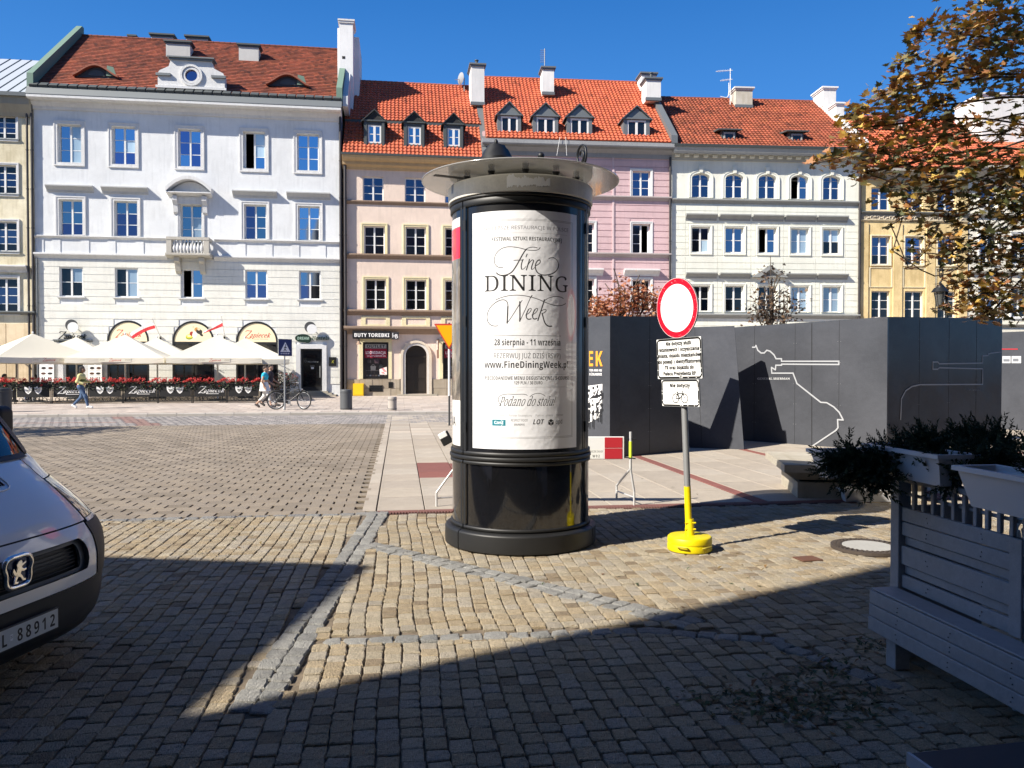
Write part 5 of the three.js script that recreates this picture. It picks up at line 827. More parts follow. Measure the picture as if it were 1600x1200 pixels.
// ---------- give-way sign and crossing sign ----------
{
  const p = onGround(702, 665), t = thing('give_way_sign', 'orange yellow give way triangle with a red edge on a thin pole', 'traffic sign', p), tri = (s, z, d) => poly([[-s / 2, s * .43], [s / 2, s * .43], [0, -s * .43]], d).translate(0, 0, z), v = at(700, 526, -p.z).y;
  add('pole', [bar([0, .0, 0], [0, v + .42, 0], .03, .03, 12)], M.darkGrey, t); add('white_sleeve', bar([0, .9, 0], [0, v - .38, 0], .034, .034, 12), M.white, t);
  const pl = add('sign_plate', tri(.90, .04, .02).translate(0, v, 0), S([.48, .05, .03], { roughness: .4 }), t); add('yellow_face', tri(.76, .061, .004).translate(0, v + .01, 0), S([.78, .36, .0], { roughness: .4 }), pl);
  const q = onGround(445, 641, .1), c = thing('crossing_sign', 'dark blue square pedestrian crossing sign with a white triangle on a pole', 'traffic sign', q, rad(50)), h = at(444, 543, -q.z).y - .1;
  add('pole', bar([0, 0, 0], [0, h + .3, 0], .032, .032, 12), M.galv, c); const b = add('sign_plate', rbox(.62, .66, .02, .008).translate(0, h, .045), M.galv, c);
  part('plate_print', geo(plane(.61, .65).translate(0, h, .0565), true), canvasMat(128, 136, (x) => { x.fillStyle = '#16255e'; x.fillRect(0, 0, 128, 136); x.fillStyle = '#e6e6ea'; x.beginPath(); x.moveTo(64, 22); x.lineTo(112, 104); x.lineTo(16, 104); x.fill(); x.strokeStyle = '#111'; x.lineWidth = 6; x.beginPath(); x.moveTo(66, 55); x.lineTo(60, 78); x.lineTo(50, 98); x.moveTo(60, 78); x.lineTo(74, 98); x.moveTo(52, 66); x.lineTo(78, 70); x.stroke(); x.beginPath(); x.arc(67, 48, 5, 0, 7); x.fillStyle = '#111'; x.fill(); x.fillStyle = '#e6e6ea'; for (let i = 0; i < 5; i++) x.fillRect(20 + i * 18, 112, 9, 10); }), b);
}
// ---------- red and white road barrier behind the column ----------
{
  const A = onGround(709, 790), Bp = onGround(985, 790), dir = Bp.clone().sub(A), L = dir.length(), t = thing('road_barrier', 'white and red barrier board on bent tube stands behind the advertising column', 'barrier', A, -Math.atan2(dir.z, dir.x));
  const yb = at(930, 716, 10.05).y, yt = at(930, 681, 10.05).y, x0 = .10, x1 = L - .08, board = add('barrier_board', [rbox(x1 - x0, yt - yb, .035, .008).translate((x0 + x1) / 2, (yt + yb) / 2, 0)], S([.72, .72, .71], { roughness: .45 }), t);
  const my = (yt + yb) / 2; let k = 0;
  for (let x = x1 - .245; x > x0; x -= .50) for (const [a, b] of [[yb + .008, my - .004], [my + .004, yt - .008]]) { add('red_panel', box(x, x + .22, a, b, .0178, .0215), M.red, board); }
  part('lettering', geo(plane(.19, .12).translate(x1 - .355, yb + .07, .0184), true), canvasMat(190, 120, (x) => { x.fillStyle = '#deded9'; x.fillRect(0, 0, 190, 120); x.fillStyle = '#222'; fitText(x, 'STOŁECZNE ZAKŁADY', 95, 44, 180, '34px sans-serif'); fitText(x, 'W 0 2', 100, 105, 90, 'bold 44px sans-serif'); }, { roughness: .5 }), board);
  for (const [x, sd] of [[0, -1], [L, 1]]) { // each stand: an upright clamped to the board and two splayed legs
    const s = add('stand', [bar([x, yb - .12, 0], [x, yt + .06, 0], .017), ...[sd < 0 ? [-.21, .06] : [.05, -.02], sd < 0 ? [.12, -.1] : [-.10, -.55]].flatMap(([ox, z]) => [bar([x, yb - .12, 0], [x + ox, .17, z], .014), bar([x + ox, .17, z], [x + ox, 0, z], .014)]), bar([x + (sd < 0 ? -.21 : .05), .10, sd < 0 ? .06 : -.02], [x + (sd < 0 ? .12 : -.10), .10, sd < 0 ? -.1 : -.55], .009)], S([.55, .55, .54], { roughness: .45, metalness: .3 }), t);
    add('clamp', [bar([x - sd * .14, yt - .03, 0], [x + .07, yt - .03, 0], .008), bar([x - sd * .14, yb + .03, 0], [x + .06, yb + .01, .02], .008)], M.iron, s); add('reflective_sleeve', bar([x, yb + .02, 0], [x, yt - .06, 0], .021, .021, 12), S([.55, .66, .05], { roughness: .4 }), s); }
  const w = add('warning_lamp', [rbox(.13, .16, .09, .015).rotateZ(.5).translate(-.10, yt - .02, .02)], M.iron, t); add('lamp_lens', rbox(.11, .07, .094, .01).rotateZ(.5).translate(-.13, yt + .02, .02), M.white, w);
}
// ---------- grey exhibition hoarding ----------
const hoardMat = P([.074, .078, .090], { roughness: .38, roughnessMap: T.rough, map: T.slab, specularIntensity: .35 }), lineMat = S([.34, .35, .37], { roughness: .6 });
function hoarding(label, tl, tr, bl, br, thick = .25) { // a thick board from its four front corners
  const n = new THREE.Vector3().subVectors(br, bl).cross(new THREE.Vector3().subVectors(tl, bl)).normalize(), o = bl.clone(), rel = [bl, br, tr, tl].map((p) => p.clone().sub(o)), back = rel.map((p) => p.clone().addScaledVector(n, -thick)), all = [...rel, ...back], F = [[0, 1, 2, 3], [5, 4, 7, 6], [3, 2, 6, 7], [1, 5, 6, 2], [4, 0, 3, 7], [4, 5, 1, 0]], pos = [];
  for (const [a, b, c, d] of F) for (const i of [a, b, c, a, c, d]) pos.push(...all[i].toArray());
  const g = new THREE.BufferGeometry(); g.setAttribute('position', new THREE.Float32BufferAttribute(pos, 3)); g.computeVertexNormals();
  const t = thing('exhibition_board', label, 'hoarding', o); add('board', g, hoardMat, t);
  const on = (px, py, lift = .004) => { const d = ray(px, py), e = new THREE.Vector3(0, EYE, 0), k = o.clone().sub(e).dot(n) / d.dot(n); return e.addScaledVector(d, k).addScaledVector(n, lift).sub(o); };
  const ribbon = (pts, w, name = 'outline_drawing') => { const P3 = pts.map(([a, b]) => on(a, b)), l = []; for (let i = 0; i + 1 < P3.length; i++) { const a = P3[i], b = P3[i + 1], u = b.clone().sub(a), len = u.length(); u.normalize(); const sidev = new THREE.Vector3().crossVectors(n, u), gg = new THREE.BoxGeometry(len + w * .6, w, .006); gg.applyMatrix4(new THREE.Matrix4().makeBasis(u, sidev, n)).translate((a.x + b.x) / 2, (a.y + b.y) / 2, (a.z + b.z) / 2); l.push(gg.translate(n.x * .0004 * i, n.y * .0004 * i, n.z * .0004 * i)); } return add(name, l, lineMat, t); };
  const print = (name, x0, y0, x1, y1, w, h, draw, o2) => { const a = on(x0, y0, .006), b = on(x1, y0, .006), c = on(x1, y1, .006), d = on(x0, y1, .006), gg = new THREE.BufferGeometry(); gg.setAttribute('position', new THREE.Float32BufferAttribute([d, c, b, d, b, a].flatMap((p) => p.toArray()), 3)); gg.setAttribute('uv', new THREE.Float32BufferAttribute([0, 0, 1, 0, 1, 1, 0, 0, 1, 1, 0, 1], 2)); gg.computeVertexNormals(); const m = canvasMat(w, h, draw, o2); m.alphaTest = .5; return part(name, geo(gg, true), m, t); };
  { const W2 = br.clone().sub(bl), up = tl.clone().sub(bl), L = W2.length(), N = Math.floor(L / 1.25); for (let i = 1; i <= N; i++) { const f = i / (N + 1), a = W2.clone().multiplyScalar(f), b = tr.clone().sub(bl).sub(up).multiplyScalar(f).add(up); add('panel_seam', bar(a.addScaledVector(n, .0).toArray(), b.toArray(), .004, .004, 4), S([.008, .008, .009]), t); for (let k = 1; k < 6; k++) for (const q of [-.03, .03]) { const c = a.clone().lerp(b, k / 6).addScaledVector(W2.clone().normalize(), q); add('screw', new THREE.SphereGeometry(.006, 6, 4).translate(...c.toArray()), M.galv, t); } } }
  return { t, on, ribbon, print, n };
}
{
  const V = (px, d, y) => { const p = at(px, 600, d); p.y = y; return p; }, HT = 2.72;
  const d1 = 15.28, e1 = d1 * 1.0;
  // lit face with the title, running away to the left
  const a = hoarding('grey exhibition board with orange letters and a soldiers photograph beside the column', V(740, 19.4, HT), V(953, d1, HT), V(740, 19.4, 0), V(953, d1, 0));
  a.print('title_print', 921, 546, 942, 574, 210, 280, (x) => { x.clearRect(0, 0, 210, 280); x.fillStyle = '#f29a2e'; x.font = 'bold 330px sans-serif'; x.save(); x.translate(0, 262); x.scale(.58, 1); x.fillText('E', -60, 0); x.fillText('K', 150, 0); x.restore(); });
  a.print('caption_print', 921, 575.5, 941, 588, 300, 190, (x) => { x.clearRect(0, 0, 300, 190); x.fillStyle = '#e8e8ea'; fitText(x, 'TON AND HIS', 150, 74, 296, 'bold 74px sans-serif'); fitText(x, 'O ŻOŁNIERZE', 150, 170, 296, 'bold 80px sans-serif'); });
  a.print('photo_print', 918, 600, 943, 673, 250, 700, (x) => { x.clearRect(0, 0, 250, 700); x.fillStyle = '#e6e5e4'; x.beginPath(); x.moveTo(0, 30); x.lineTo(235, 0); x.lineTo(225, 480); x.lineTo(0, 590); x.fill(); const r = rngOf(8); x.fillStyle = '#15161a'; for (const [cx, top, h] of [[30, 100, 520], [95, 60, 560], [160, 40, 480], [215, 110, 440]]) { x.beginPath(); x.ellipse(cx, top, 17, 24, 0, 0, 7); x.fill(); for (let i = 0; i < 16; i++) { x.beginPath(); x.ellipse(cx + (r() - .5) * 44, top + 50 + r() * (h - 120), 6 + r() * 17, 14 + r() * 40, r(), 0, 7); x.fill(); } x.fillRect(cx - 18, top + h * .6, 13, h * .45); x.fillRect(cx + 4, top + h * .6, 13, h * .5); } x.fillStyle = '#e6e5e4'; for (let i = 0; i < 26; i++) { x.beginPath(); x.ellipse(20 + r() * 200, 100 + r() * 300, 4 + r() * 9, 10 + r() * 22, r(), 0, 7); x.fill(); } });
  // the plain dark face to its right
  hoarding('plain dark hoarding face behind the no-entry sign pole', V(953.5, d1 + .02, HT), V(1072, 16.6, 2.78), V(953.5, d1 + .02, 0), V(1072, 16.6, 0));
  // board leaning back, partly shaded
  const B2 = hoarding('leaning grey hoarding board half in shadow, right of the no-entry sign', V(1025, 18.7, 2.66), V(1147, 18.1, 2.68), V(1035, 17.5, 0), V(1163, 16.9, 0), .18);
  // large board with the left tank outline
  const C = hoarding('large bluish hoarding board with the outline of a tank gun pointing right', V(1120, 19.6, 2.70), V(1386, 16.6, 2.79), V(1120, 19.6, 0), V(1386, 16.6, 0));
  const cr = (l) => l.map(([x, y]) => [1150 + x * .28125, 470 + y * .28125]);
  C.ribbon(cr([[92, 258], [106, 258], [112, 248], [122, 275], [140, 290], [158, 290], [172, 275], [190, 280], [212, 300], [224, 322], [254, 322], [254, 336], [572, 336]]), .03);
  C.ribbon(cr([[572, 334], [572, 354], [254, 352], [254, 358], [222, 358], [220, 384], [198, 370], [200, 402], [318, 402], [340, 460], [472, 564], [505, 566], [545, 590], [575, 620], [597, 662], [566, 660], [568, 705], [556, 720], [424, 808]]), .03);
  C.print('caption_print', 1183, 589, 1235, 594, 420, 44, (x) => { x.clearRect(0, 0, 420, 44); x.fillStyle = '#d6d7d8'; fitText(x, 'GENERAL SHERMAN', 210, 36, 412, '38px serif'); });
  C.ribbon([[1268.5, 505.5], [1268.5, 702]], .012, 'panel_joint').material = S([.006, .006, .007]);
  const D = hoarding('dark hoarding board facing the planters with a faint gun outline', V(1386.3, 16.62, 2.79), V(1565, 19.3, 2.93), V(1386.3, 16.62, 0), V(1565, 19.3, 0));
  D.ribbon(cr([[1475, 284], [1440, 288], [1420, 290], [1400, 296], [1398, 304], [1370, 306], [1368, 346], [1128, 350], [1118, 340], [1092, 340], [1092, 380], [1118, 380], [1128, 372], [1368, 378], [1368, 464], [1020, 466], [975, 476], [940, 500], [916, 545], [912, 660]]), .028);
  D.print('caption_print', 1511, 607, 1533, 611.5, 200, 40, (x) => { x.clearRect(0, 0, 200, 40); x.fillStyle = '#77797c'; fitText(x, 'CROMWELL', 100, 34, 190, '36px serif'); });
  const E = hoarding('bluish hoarding board farther right with a red line and small pale pictures', V(1545, 23.0, 2.75), V(1690, 20.8, 2.75), V(1545, 23.0, 0), V(1690, 20.8, 0));
  E.print('picture_print', 1566, 556, 1596, 568, 300, 120, (x) => { x.clearRect(0, 0, 300, 120); x.fillStyle = '#b9bcc0'; x.fillRect(4, 4, 130, 110); x.fillStyle = '#c6c8ca'; x.fillRect(150, 4, 146, 110); x.fillStyle = '#6b6e74'; x.fillRect(20, 50, 100, 40); x.fillRect(170, 40, 90, 50); });
  E.ribbon([[1566, 545.5], [1590, 545.5]], .03, 'red_line').material = M.red;
}
// ---------- concrete bench block with a flower trough ----------
{
  const p = onGround(1246, 778), q = onGround(1440, 783), dir = q.clone().sub(p), L = dir.length(), t = thing('concrete_bench', 'pale concrete bench block with slanting sides on a recessed base behind the planters', 'bench', p, -Math.atan2(dir.z, dir.x)), cm = S([.50, .46, .38], { map: T.oldPlaster, bumpMap: T.bumpFine, bumpScale: .004, roughness: .95 });
  const h0 = .21, h1 = .46, fr = (x0, x1, z0, z1, y0, X0, X1, Z0, Z1, y1) => { const A = [[x0, y0, z0], [x1, y0, z0], [x1, y0, z1], [x0, y0, z1]], B = [[X0, y1, Z0], [X1, y1, Z0], [X1, y1, Z1], [X0, y1, Z1]], pos = [], f = (a, b, c, d) => pos.push(...a, ...b, ...c, ...a, ...c, ...d); for (let i = 0; i < 4; i++) f(A[i], A[(i + 1) % 4], B[(i + 1) % 4], B[i]); f(...B); f(...A); const g = new THREE.BufferGeometry(); g.setAttribute('position', new THREE.Float32BufferAttribute(pos, 3)); g.computeVertexNormals(); return g; };
  add('base', fr(.0, L, -1.3, 0, 0, .0, L, -1.3, 0, h0), cm, t); add('seat_slab', [fr(.0, L, -1.32, -.02, h0 + .03, -.20, L + .2, -1.5, .20, h1 - .10), fr(-.20, L + .2, -1.5, .20, h1 - .10, -.20, L + .2, -1.5, .20, h1)], cm, t); add('shadow_joint', box(.05, L - .05, h0, h0 + .03, -1.2, -.1), M.dark, t);
}
function trough(name, label, pos, turn, L, W = .20, H = .18, mat = S([.68, .68, .69], { roughness: .4 })) { // white plastic flower trough
  const t = thing(name, label, 'flower trough', pos, turn, undefined), f = (k, y) => [-L / 2 + k, L / 2 - k, -W / 2 + k, W / 2 - k, y], walls = [];
  const A = (x0, x1, z0, z1, y) => [[x0, y, z0], [x1, y, z0], [x1, y, z1], [x0, y, z1]], lo = A(...f(.05, 0)), hi = A(...f(.008, H - .02)), inn = A(...f(.016, H - .02)), inl = A(...f(.055, .015)), pos3 = [], q = (a, b, c, d) => pos3.push(...a, ...b, ...c, ...a, ...c, ...d);
  for (let i = 0; i < 4; i++) { const j = (i + 1) % 4; q(lo[i], lo[j], hi[j], hi[i]); q(inl[j], inl[i], inn[i], inn[j]); } q(lo[0], lo[3], lo[2], lo[1]); q(inl[0], inl[1], inl[2], inl[3]);
  const g = new THREE.BufferGeometry(); g.setAttribute('position', new THREE.Float32BufferAttribute(pos3, 3)); g.computeVertexNormals(); add('box', g, mat, t);
  add('rim', poly(rect(-L / 2 - .012, L / 2 + .012, -W / 2 - .012, W / 2 + .012), .022, [rect(-L / 2 + .016, L / 2 - .016, -W / 2 + .016, W / 2 - .016)]).rotateX(-Math.PI / 2).translate(0, H - .02, 0), mat, t);
  const nub = []; for (let x = -L / 2 + .06; x < L / 2 - .04; x += .045) nub.push(new THREE.SphereGeometry(.007, 6, 5).scale(1, 1.6, 1).translate(x, H - .055, W / 2 - .014)); stuff(add('moulded_beads', nub, mat, t));
  add('soil', box(-L / 2 + .02, L / 2 - .02, H - .06, H - .045, -W / 2 + .02, W / 2 - .02), S([.03, .022, .016]), t); return t;
}
{ const p = onGround(1357, 783); trough('flower_trough', 'white flower trough standing on the ground in front of the concrete bench', p, 0, .72, .2, .17); }
// ---------- white timber enclosure with bench and pickets ----------
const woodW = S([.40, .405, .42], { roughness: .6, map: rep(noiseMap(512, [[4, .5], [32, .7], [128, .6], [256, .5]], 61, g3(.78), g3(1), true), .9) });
const rE = 2.895, aF = 4.28, aN = .9;
{
  const t = thing('timber_enclosure', 'white painted timber fence with a boxed bench and pickets along the terrace at right', 'fence', ra(rE, 0).toArray(), GT);   // local x = to the right, -z = away
  const plank = (y0, y1, x0, x1, z0 = aN, z1 = aF, n = 'plank') => add(n, rbox(x1 - x0, y1 - y0, z1 - z0, .006, 1).translate((x0 + x1) / 2, (y0 + y1) / 2, -(z0 + z1) / 2), woodW, t);
  plank(0, 1.07, -.02, .06, aF, aF + .08, 'post'); plank(.43, .90, -.012, .03, 3.36, 3.44, 'batten'); plank(.43, .90, -.012, .03, 2.2, 2.28, 'batten'); plank(0, 1.07, -.02, .06, aN - .08, aN, 'post');
  const bands = [[.82, .90, 0], [.735, .815, 0], [.68, .73, 1], [.565, .675, 0], [.51, .56, 1], [.43, .505, 0]];
  bands.forEach(([a, b, rec], i) => { const segs = rec || i > 1 ? [[aN, 2.2], [2.28, 3.36], [3.44, aF]] : [[aN, aF]]; segs.forEach(([z0, z1]) => plank(a, b, rec ? .018 : -.004 + (i % 3) * .002, rec ? .035 : .022, z0, z1, rec ? 'recessed_slat' : 'plank')); });
  plank(1.05, 1.085, -.02, .05, aN, aF, 'top_rail');
  for (let z = aF - .10; z > aN; z -= .082) plank(.90, 1.05, .0, .022, z - .014, z + .014, 'picket'); plank(.965, .985, .022, .035, aN, aF, 'picket_rail');
  // bench box in front
  plank(.415, .428, -.17, -.02, aN, aF + .03, 'seat_board'); [[.335, .412], [.262, .332], [.18, .259]].forEach(([a, b], i) => plank(a, b, -.175 - i * .004, -.15, aN, aF + .04, 'bench_plank')); [[.335, .412], [.262, .332], [.18, .259]].forEach(([a, b]) => add('end_plank', rbox(.15, b - a, .022, .005, 1).translate(-.075, (a + b) / 2, -(aF + .03)), woodW, t));
  for (const z of [4.18, 3.0, 1.8]) plank(0, .18, -.13, -.04, z - .045, z + .045, 'leg');
  plank(.0, .9, .0, .5, aF + .03, aF + .055, 'end_panel').position.x = .045; plank(1.05, 1.085, 0, .55, aF, aF + .07, 'end_rail').position.x = .05;
  const screws = []; const sr = rngOf(5); for (const y of [.37, .30, .22, .86, .77, .62, .47]) for (let z = aN + .2; z < aF; z += .42) for (const q of [-.012, .012]) screws.push(new THREE.SphereGeometry(.0035, 5, 4).translate(y < .43 ? -.181 - (y < .3 ? .004 : 0) : -.004, y + q, -z - sr() * .02)); stuff(add('screw_heads', screws, M.darkGrey, t));
  // two cafe chairs inside
  const inside = (r, a, turn, label) => { const c = thing('cafe_chair', label, 'chair', ra(r, a).toArray(), GT + turn, 'chairs inside the terrace'), w = S([.55, .55, .56], { roughness: .4 }); add('seat', rbox(.42, .03, .42, .012).translate(0, .44, 0), w, c); for (const [x, z] of [[-1, -1], [1, -1], [-1, 1], [1, 1]]) add('leg', bar([x * .18, .44, z * .18], [x * .22, 0, z * .23], .03, .018), w, c); add('backrest', [tube([[-.19, .44, -.19], [-.2, .8, -.25], [-.1, .9, -.28], [.1, .9, -.28], [.2, .8, -.25], [.19, .44, -.19]], .02, 24, 6), ...[-.08, 0, .08].map((x) => rbox(.035, .42, .012, .004).rotateX(-.16).translate(x, .67, -.235))], w, c); add('apron', [rbox(.36, .08, .02, .004).translate(0, .38, .18), rbox(.36, .08, .02, .004).translate(0, .38, -.18)], w, c); };
  inside(3.35, 3.5, .6, 'white plastic chair behind the pickets, nearer one under the flower trough'); inside(3.5, 2.6, -1.2, 'white plastic chair inside the terrace, mostly hidden at the right edge');
}
trough('flower_trough', 'white flower trough hung on the pickets at the right edge, with small sprigs', ra(2.79, 3.06, 1.04), GT + Math.PI / 2, .98, .22, .19);
trough('flower_trough', 'white flower trough at the far corner of the fence under the dark juniper', ra(2.86, 4.10, 1.086), GT + Math.PI / 2 + .0, .66, .22, .17);
trough('flower_trough', 'white flower trough across the far end of the fence, overhung by juniper', ra(2.86, 4.62, 1.03), GT, .62, .2, .17);
trough('flower_trough', 'white flower trough on the inner side of the terrace behind the sprigs', ra(3.30, 3.75, 1.05), GT + Math.PI / 2, .8, .2, .17);
// juniper: arching woody stems carrying many scaly sprigs
function juniper(name, label, base, stems, count, spread, seed, col) {
  const t = thing(name, label, 'plant', base, 0), rnd = rngOf(seed), st = [], pos = [], cl = [];
  const sprig = (p, d, l) => { const s = new THREE.Vector3(rnd() - .5, rnd() - .5, rnd() - .5).cross(d).normalize(), n = new THREE.Vector3().crossVectors(d, s), k = col[Math.floor(rnd() * col.length)]; for (let i = 0; i < 6; i++) { const a = p.clone().addScaledVector(d, l * i / 6), sd = i % 2 ? 1 : -1, w = l * .36 * (1 - i / 9), tip = a.clone().addScaledVector(d, l * .30).addScaledVector(s, sd * w).addScaledVector(n, (rnd() - .5) * w), b = a.clone().addScaledVector(n, l * .09), c = a.clone().addScaledVector(n, -l * .09), e = a.clone().addScaledVector(s, l * .09); pos.push(...a.clone().addScaledVector(s, -l * .04).toArray(), ...e.toArray(), ...tip.toArray(), ...b.toArray(), ...c.toArray(), ...tip.toArray()); for (let q = 0; q < 6; q++) cl.push(...k); } };
  for (const [dx, dy, dz, len, per] of stems) {
    const P0 = new THREE.Vector3((rnd() - .5) * spread, 0, (rnd() - .5) * .12), pts = [], N = 7; let d = new THREE.Vector3(dx, dy, dz).normalize(), p = P0.clone();
    for (let i = 0; i <= N; i++) { pts.push(p.toArray()); p = p.clone().addScaledVector(d, len / N); d.y -= .10 + .05 * rnd(); d.x += (rnd() - .5) * .22; d.z += (rnd() - .5) * .22; d.normalize(); }
    st.push(tube(pts, .006, 12, 5)); const cv = new THREE.CatmullRomCurve3(pts.map((q) => new THREE.Vector3(...q)));
    for (let i = 0; i < per; i++) { const u = .08 + .92 * Math.sqrt(rnd()), a = cv.getPoint(u), tg = cv.getTangent(u), dd = tg.clone().multiplyScalar(.7).add(new THREE.Vector3(rnd() - .5, rnd() * .7 - .2, rnd() - .5).multiplyScalar(1.5)).normalize(); const L = .05 + rnd() * .07; let q = a.clone(); for (let k = 0; k < 3; k++) { sprig(q, dd, L * (1 - k * .18)); q.addScaledVector(dd, L * .6); dd.add(new THREE.Vector3((rnd() - .5) * .8, (rnd() - .4) * .5, (rnd() - .5) * .8)).normalize(); } }
  }
  add('stems', st, S([.05, .035, .025]), t); const g = new THREE.BufferGeometry(); g.setAttribute('position', new THREE.Float32BufferAttribute(pos, 3)); g.setAttribute('color', new THREE.Float32BufferAttribute(cl, 3)); g.computeVertexNormals(); stuff(part('foliage', prep(g), P([1, 1, 1], { vertexColors: true, roughness: .9 }), t)); return t;
}
{
  const green = [[.04, .062, .03], [.055, .08, .038], [.065, .092, .042], [.03, .048, .024]], sr = rngOf(17), stems = (n, list) => { const o = []; for (let i = 0; i < n; i++) o.push([list[0] + (sr() - .5) * list[3], list[1] + sr() * list[4], list[2] + (sr() - .5) * list[5], list[6] * (.6 + .5 * sr()), list[7]]); return o; };
  juniper('juniper_shrub', 'dark creeping juniper spilling to the left over the far corner of the fence', ra(2.80, 4.35, 1.19), [...stems(9, [-1, .02, .1, .7, .2, .9, .21, 26]), ...stems(7, [.4, .12, .0, 1.2, .2, 1.2, .22, 30]), ...stems(3, [-.2, -.35, .8, .6, .2, .6, .26, 30])], 0, .3, 23, green);
  juniper('juniper_shrub', 'dark juniper lying behind the near white flower trough', ra(3.02, 3.95, 1.17), stems(11, [.2, .1, .2, 1.8, .25, 1.8, .22, 32]), 0, .4, 29, green);
  juniper('juniper_shrub', 'loose taller juniper sprays farther along inside the terrace', ra(3.45, 4.35, 1.16), stems(8, [.1, .4, .0, 1.4, .3, 1.4, .22, 34]), 0, .4, 31, green);
  juniper('trough_plant', 'few small dark sprigs growing in the near white flower trough', ra(2.79, 3.1, 1.18), stems(9, [-.0, .9, .0, .9, .4, .9, .12, 12]), 0, .1, 37, green).children.forEach((c) => c.scale.set(1, 1, 1));
}
// ---------- dark table at the lower right ----------
{
  const p = onGround(1500, 1168, .45), t = thing('low_table', 'low dark table top with a pale edge at the bottom right corner', 'table', [p.x + .18, 0, p.z + .28], GT + .05), top = S([.035, .042, .055], { roughness: .35, map: T.slab });
  add('table_top', rbox(.62, .03, .62, .006).translate(0, .435, 0), top, t); add('edge_strip', [box(-.322, -.311, .41, .452, -.31, .31)], S([.5, .5, .52], { roughness: .4 }), t); for (const [x, z] of [[-1, -1], [1, -1], [-1, 1], [1, 1]]) add('leg', box(x * .26 - .02, x * .26 + .02, 0, .42, z * .26 - .02, z * .26 + .02), M.darkGrey, t);
}
// weeds and fallen leaves between the setts in the shade
{
  const rnd = rngOf(41), pos = [], col = [], blob = [[1270, 1085, .55, 260], [1180, 1100, .5, 120], [1300, 1040, .3, 120], [1230, 1110, .4, 170], [1340, 1100, .4, 90], [1120, 1090, .4, 40], [1372, 1010, .25, 90], [900, 930, 1.6, 26], [450, 840, 1.4, 18], [1180, 900, 1.2, 30], [1000, 760, 1.8, 16]];
  for (const [px, py, rad0, n] of blob) { const c = onGround(px, py); for (let i = 0; i < n * .8; i++) { const a = rnd() * 6.283, r = rad0 * Math.sqrt(rnd()) * (.4 + .6 * rnd()), x = c.x + Math.cos(a) * r, z = c.z + Math.sin(a) * r * .8, l = .015 + rnd() * .035, t = rnd() * 6.28, up = rnd() < .5 ? .008 + rnd() * .018 : .003, k = rnd() < .6 ? [.03 + rnd() * .03, .045 + rnd() * .03, .02] : [.10 + rnd() * .08, .07 + rnd() * .03, .03]; pos.push(x, .002, z, x + Math.cos(t) * l, up * .6 + .004, z + Math.sin(t) * l, x + Math.cos(t + .6) * l * 1.2, up + .003, z + Math.sin(t + .6) * l * 1.2); for (let q = 0; q < 3; q++) col.push(...k); } }
  const g = new THREE.BufferGeometry(); g.setAttribute('position', new THREE.Float32BufferAttribute(pos, 3)); g.setAttribute('color', new THREE.Float32BufferAttribute(col, 3)); g.computeVertexNormals();
  const m = stuff(part('weeds', prep(g), S([1, 1, 1], { vertexColors: true, roughness: .9 }), scene)); m.userData.label = 'low weeds and fallen leaves between the setts near the fence'; m.userData.category = 'weeds';
}
// ---------- lettering and signs on the fronts ----------
const onFront = (B, px, py, w = 0) => { const q = B.uv(px, py, w); return B.toW(q.u, q.v, w); };
function wallSign(B, name, label, cat, px0, py0, px1, py1, depth, matBody, draw, texW, texH, o = {}) {
  const w0 = o.w ?? .04, a = B.uv(px0, (py0 + py1) / 2, w0), b = B.uv(px1, (py0 + py1) / 2, w0), v1 = B.V((px0 + px1) / 2, py0, w0), v0 = B.V((px0 + px1) / 2, py1, w0), W = b.u - a.u, H = v1 - v0, c = B.toW((a.u + b.u) / 2, v0, w0);
  const t = thing(name, label, cat, c, rad(B.deg), o.group); add('sign_board', rbox(W, H, depth, .01, 1).translate(0, H / 2, depth / 2), matBody, t);
  if (draw) part('sign_print', geo(plane(W - .02, H - .02).translate(0, H / 2, depth + .003), true), canvasMat(texW, texH, draw, { roughness: .5, ...(o.mat || {}) }), t); return t;
}
function cutLetters(B, name, label, px, py, wpx, draw, tw, th, color, depth = .16) { // letters standing off the wall, cut from an alpha print in several layers for thickness
  const a = B.uv(px - wpx / 2, py, depth), b = B.uv(px + wpx / 2, py, depth), W = b.u - a.u, H = W * th / tw, c = B.toW((a.u + b.u) / 2, (a.v + b.v) / 2, 0), t = thing(name, label, 'shop sign', c, rad(B.deg));
  const m = canvasMat(tw, th, draw, { roughness: .5 }); m.alphaTest = .5; const l = []; for (let i = 0; i < 6; i++) l.push(plane(W, H).translate(0, 0, depth - .012 * i)); part('letters', geo(l, true), m, t); add('mounts', [-.3, .1, .35].map((k) => bar([W * k, -.02, .03], [W * k, -.02, depth - .06], .015)), M.iron, t); return t;
}
cutLetters(WH, 'lettering_sign', 'black script lettering of the restaurant above the left door of the white house', 112, 525, 56, (x) => { script(x, 275, 140, 1.25, '#0c0c0c'); }, 560, 240);
cutLetters(WH, 'lettering_sign', 'dark green hostel lettering above the right door of the white house', 488, 528.5, 54, (x) => { x.fillStyle = '#0d2a1c'; x.beginPath(); x.ellipse(120, 105, 122, 66, 0, 0, 7); x.fill(); x.beginPath(); x.ellipse(190, 120, 60, 60, 0, 0, 7); x.fill(); x.fillStyle = '#9fb8a8'; fitText(x, 'DREAM', 128, 128, 190, 'bold 62px sans-serif'); x.fillStyle = '#0f4a2c'; x.lineWidth = 8; x.strokeStyle = '#0f4a2c'; x.save(); x.transform(1, 0, -.1, 1, 0, 0); fitText(x, 'Hostels', 410, 130, 270, 'bold 84px serif'); x.restore(); }, 540, 210);
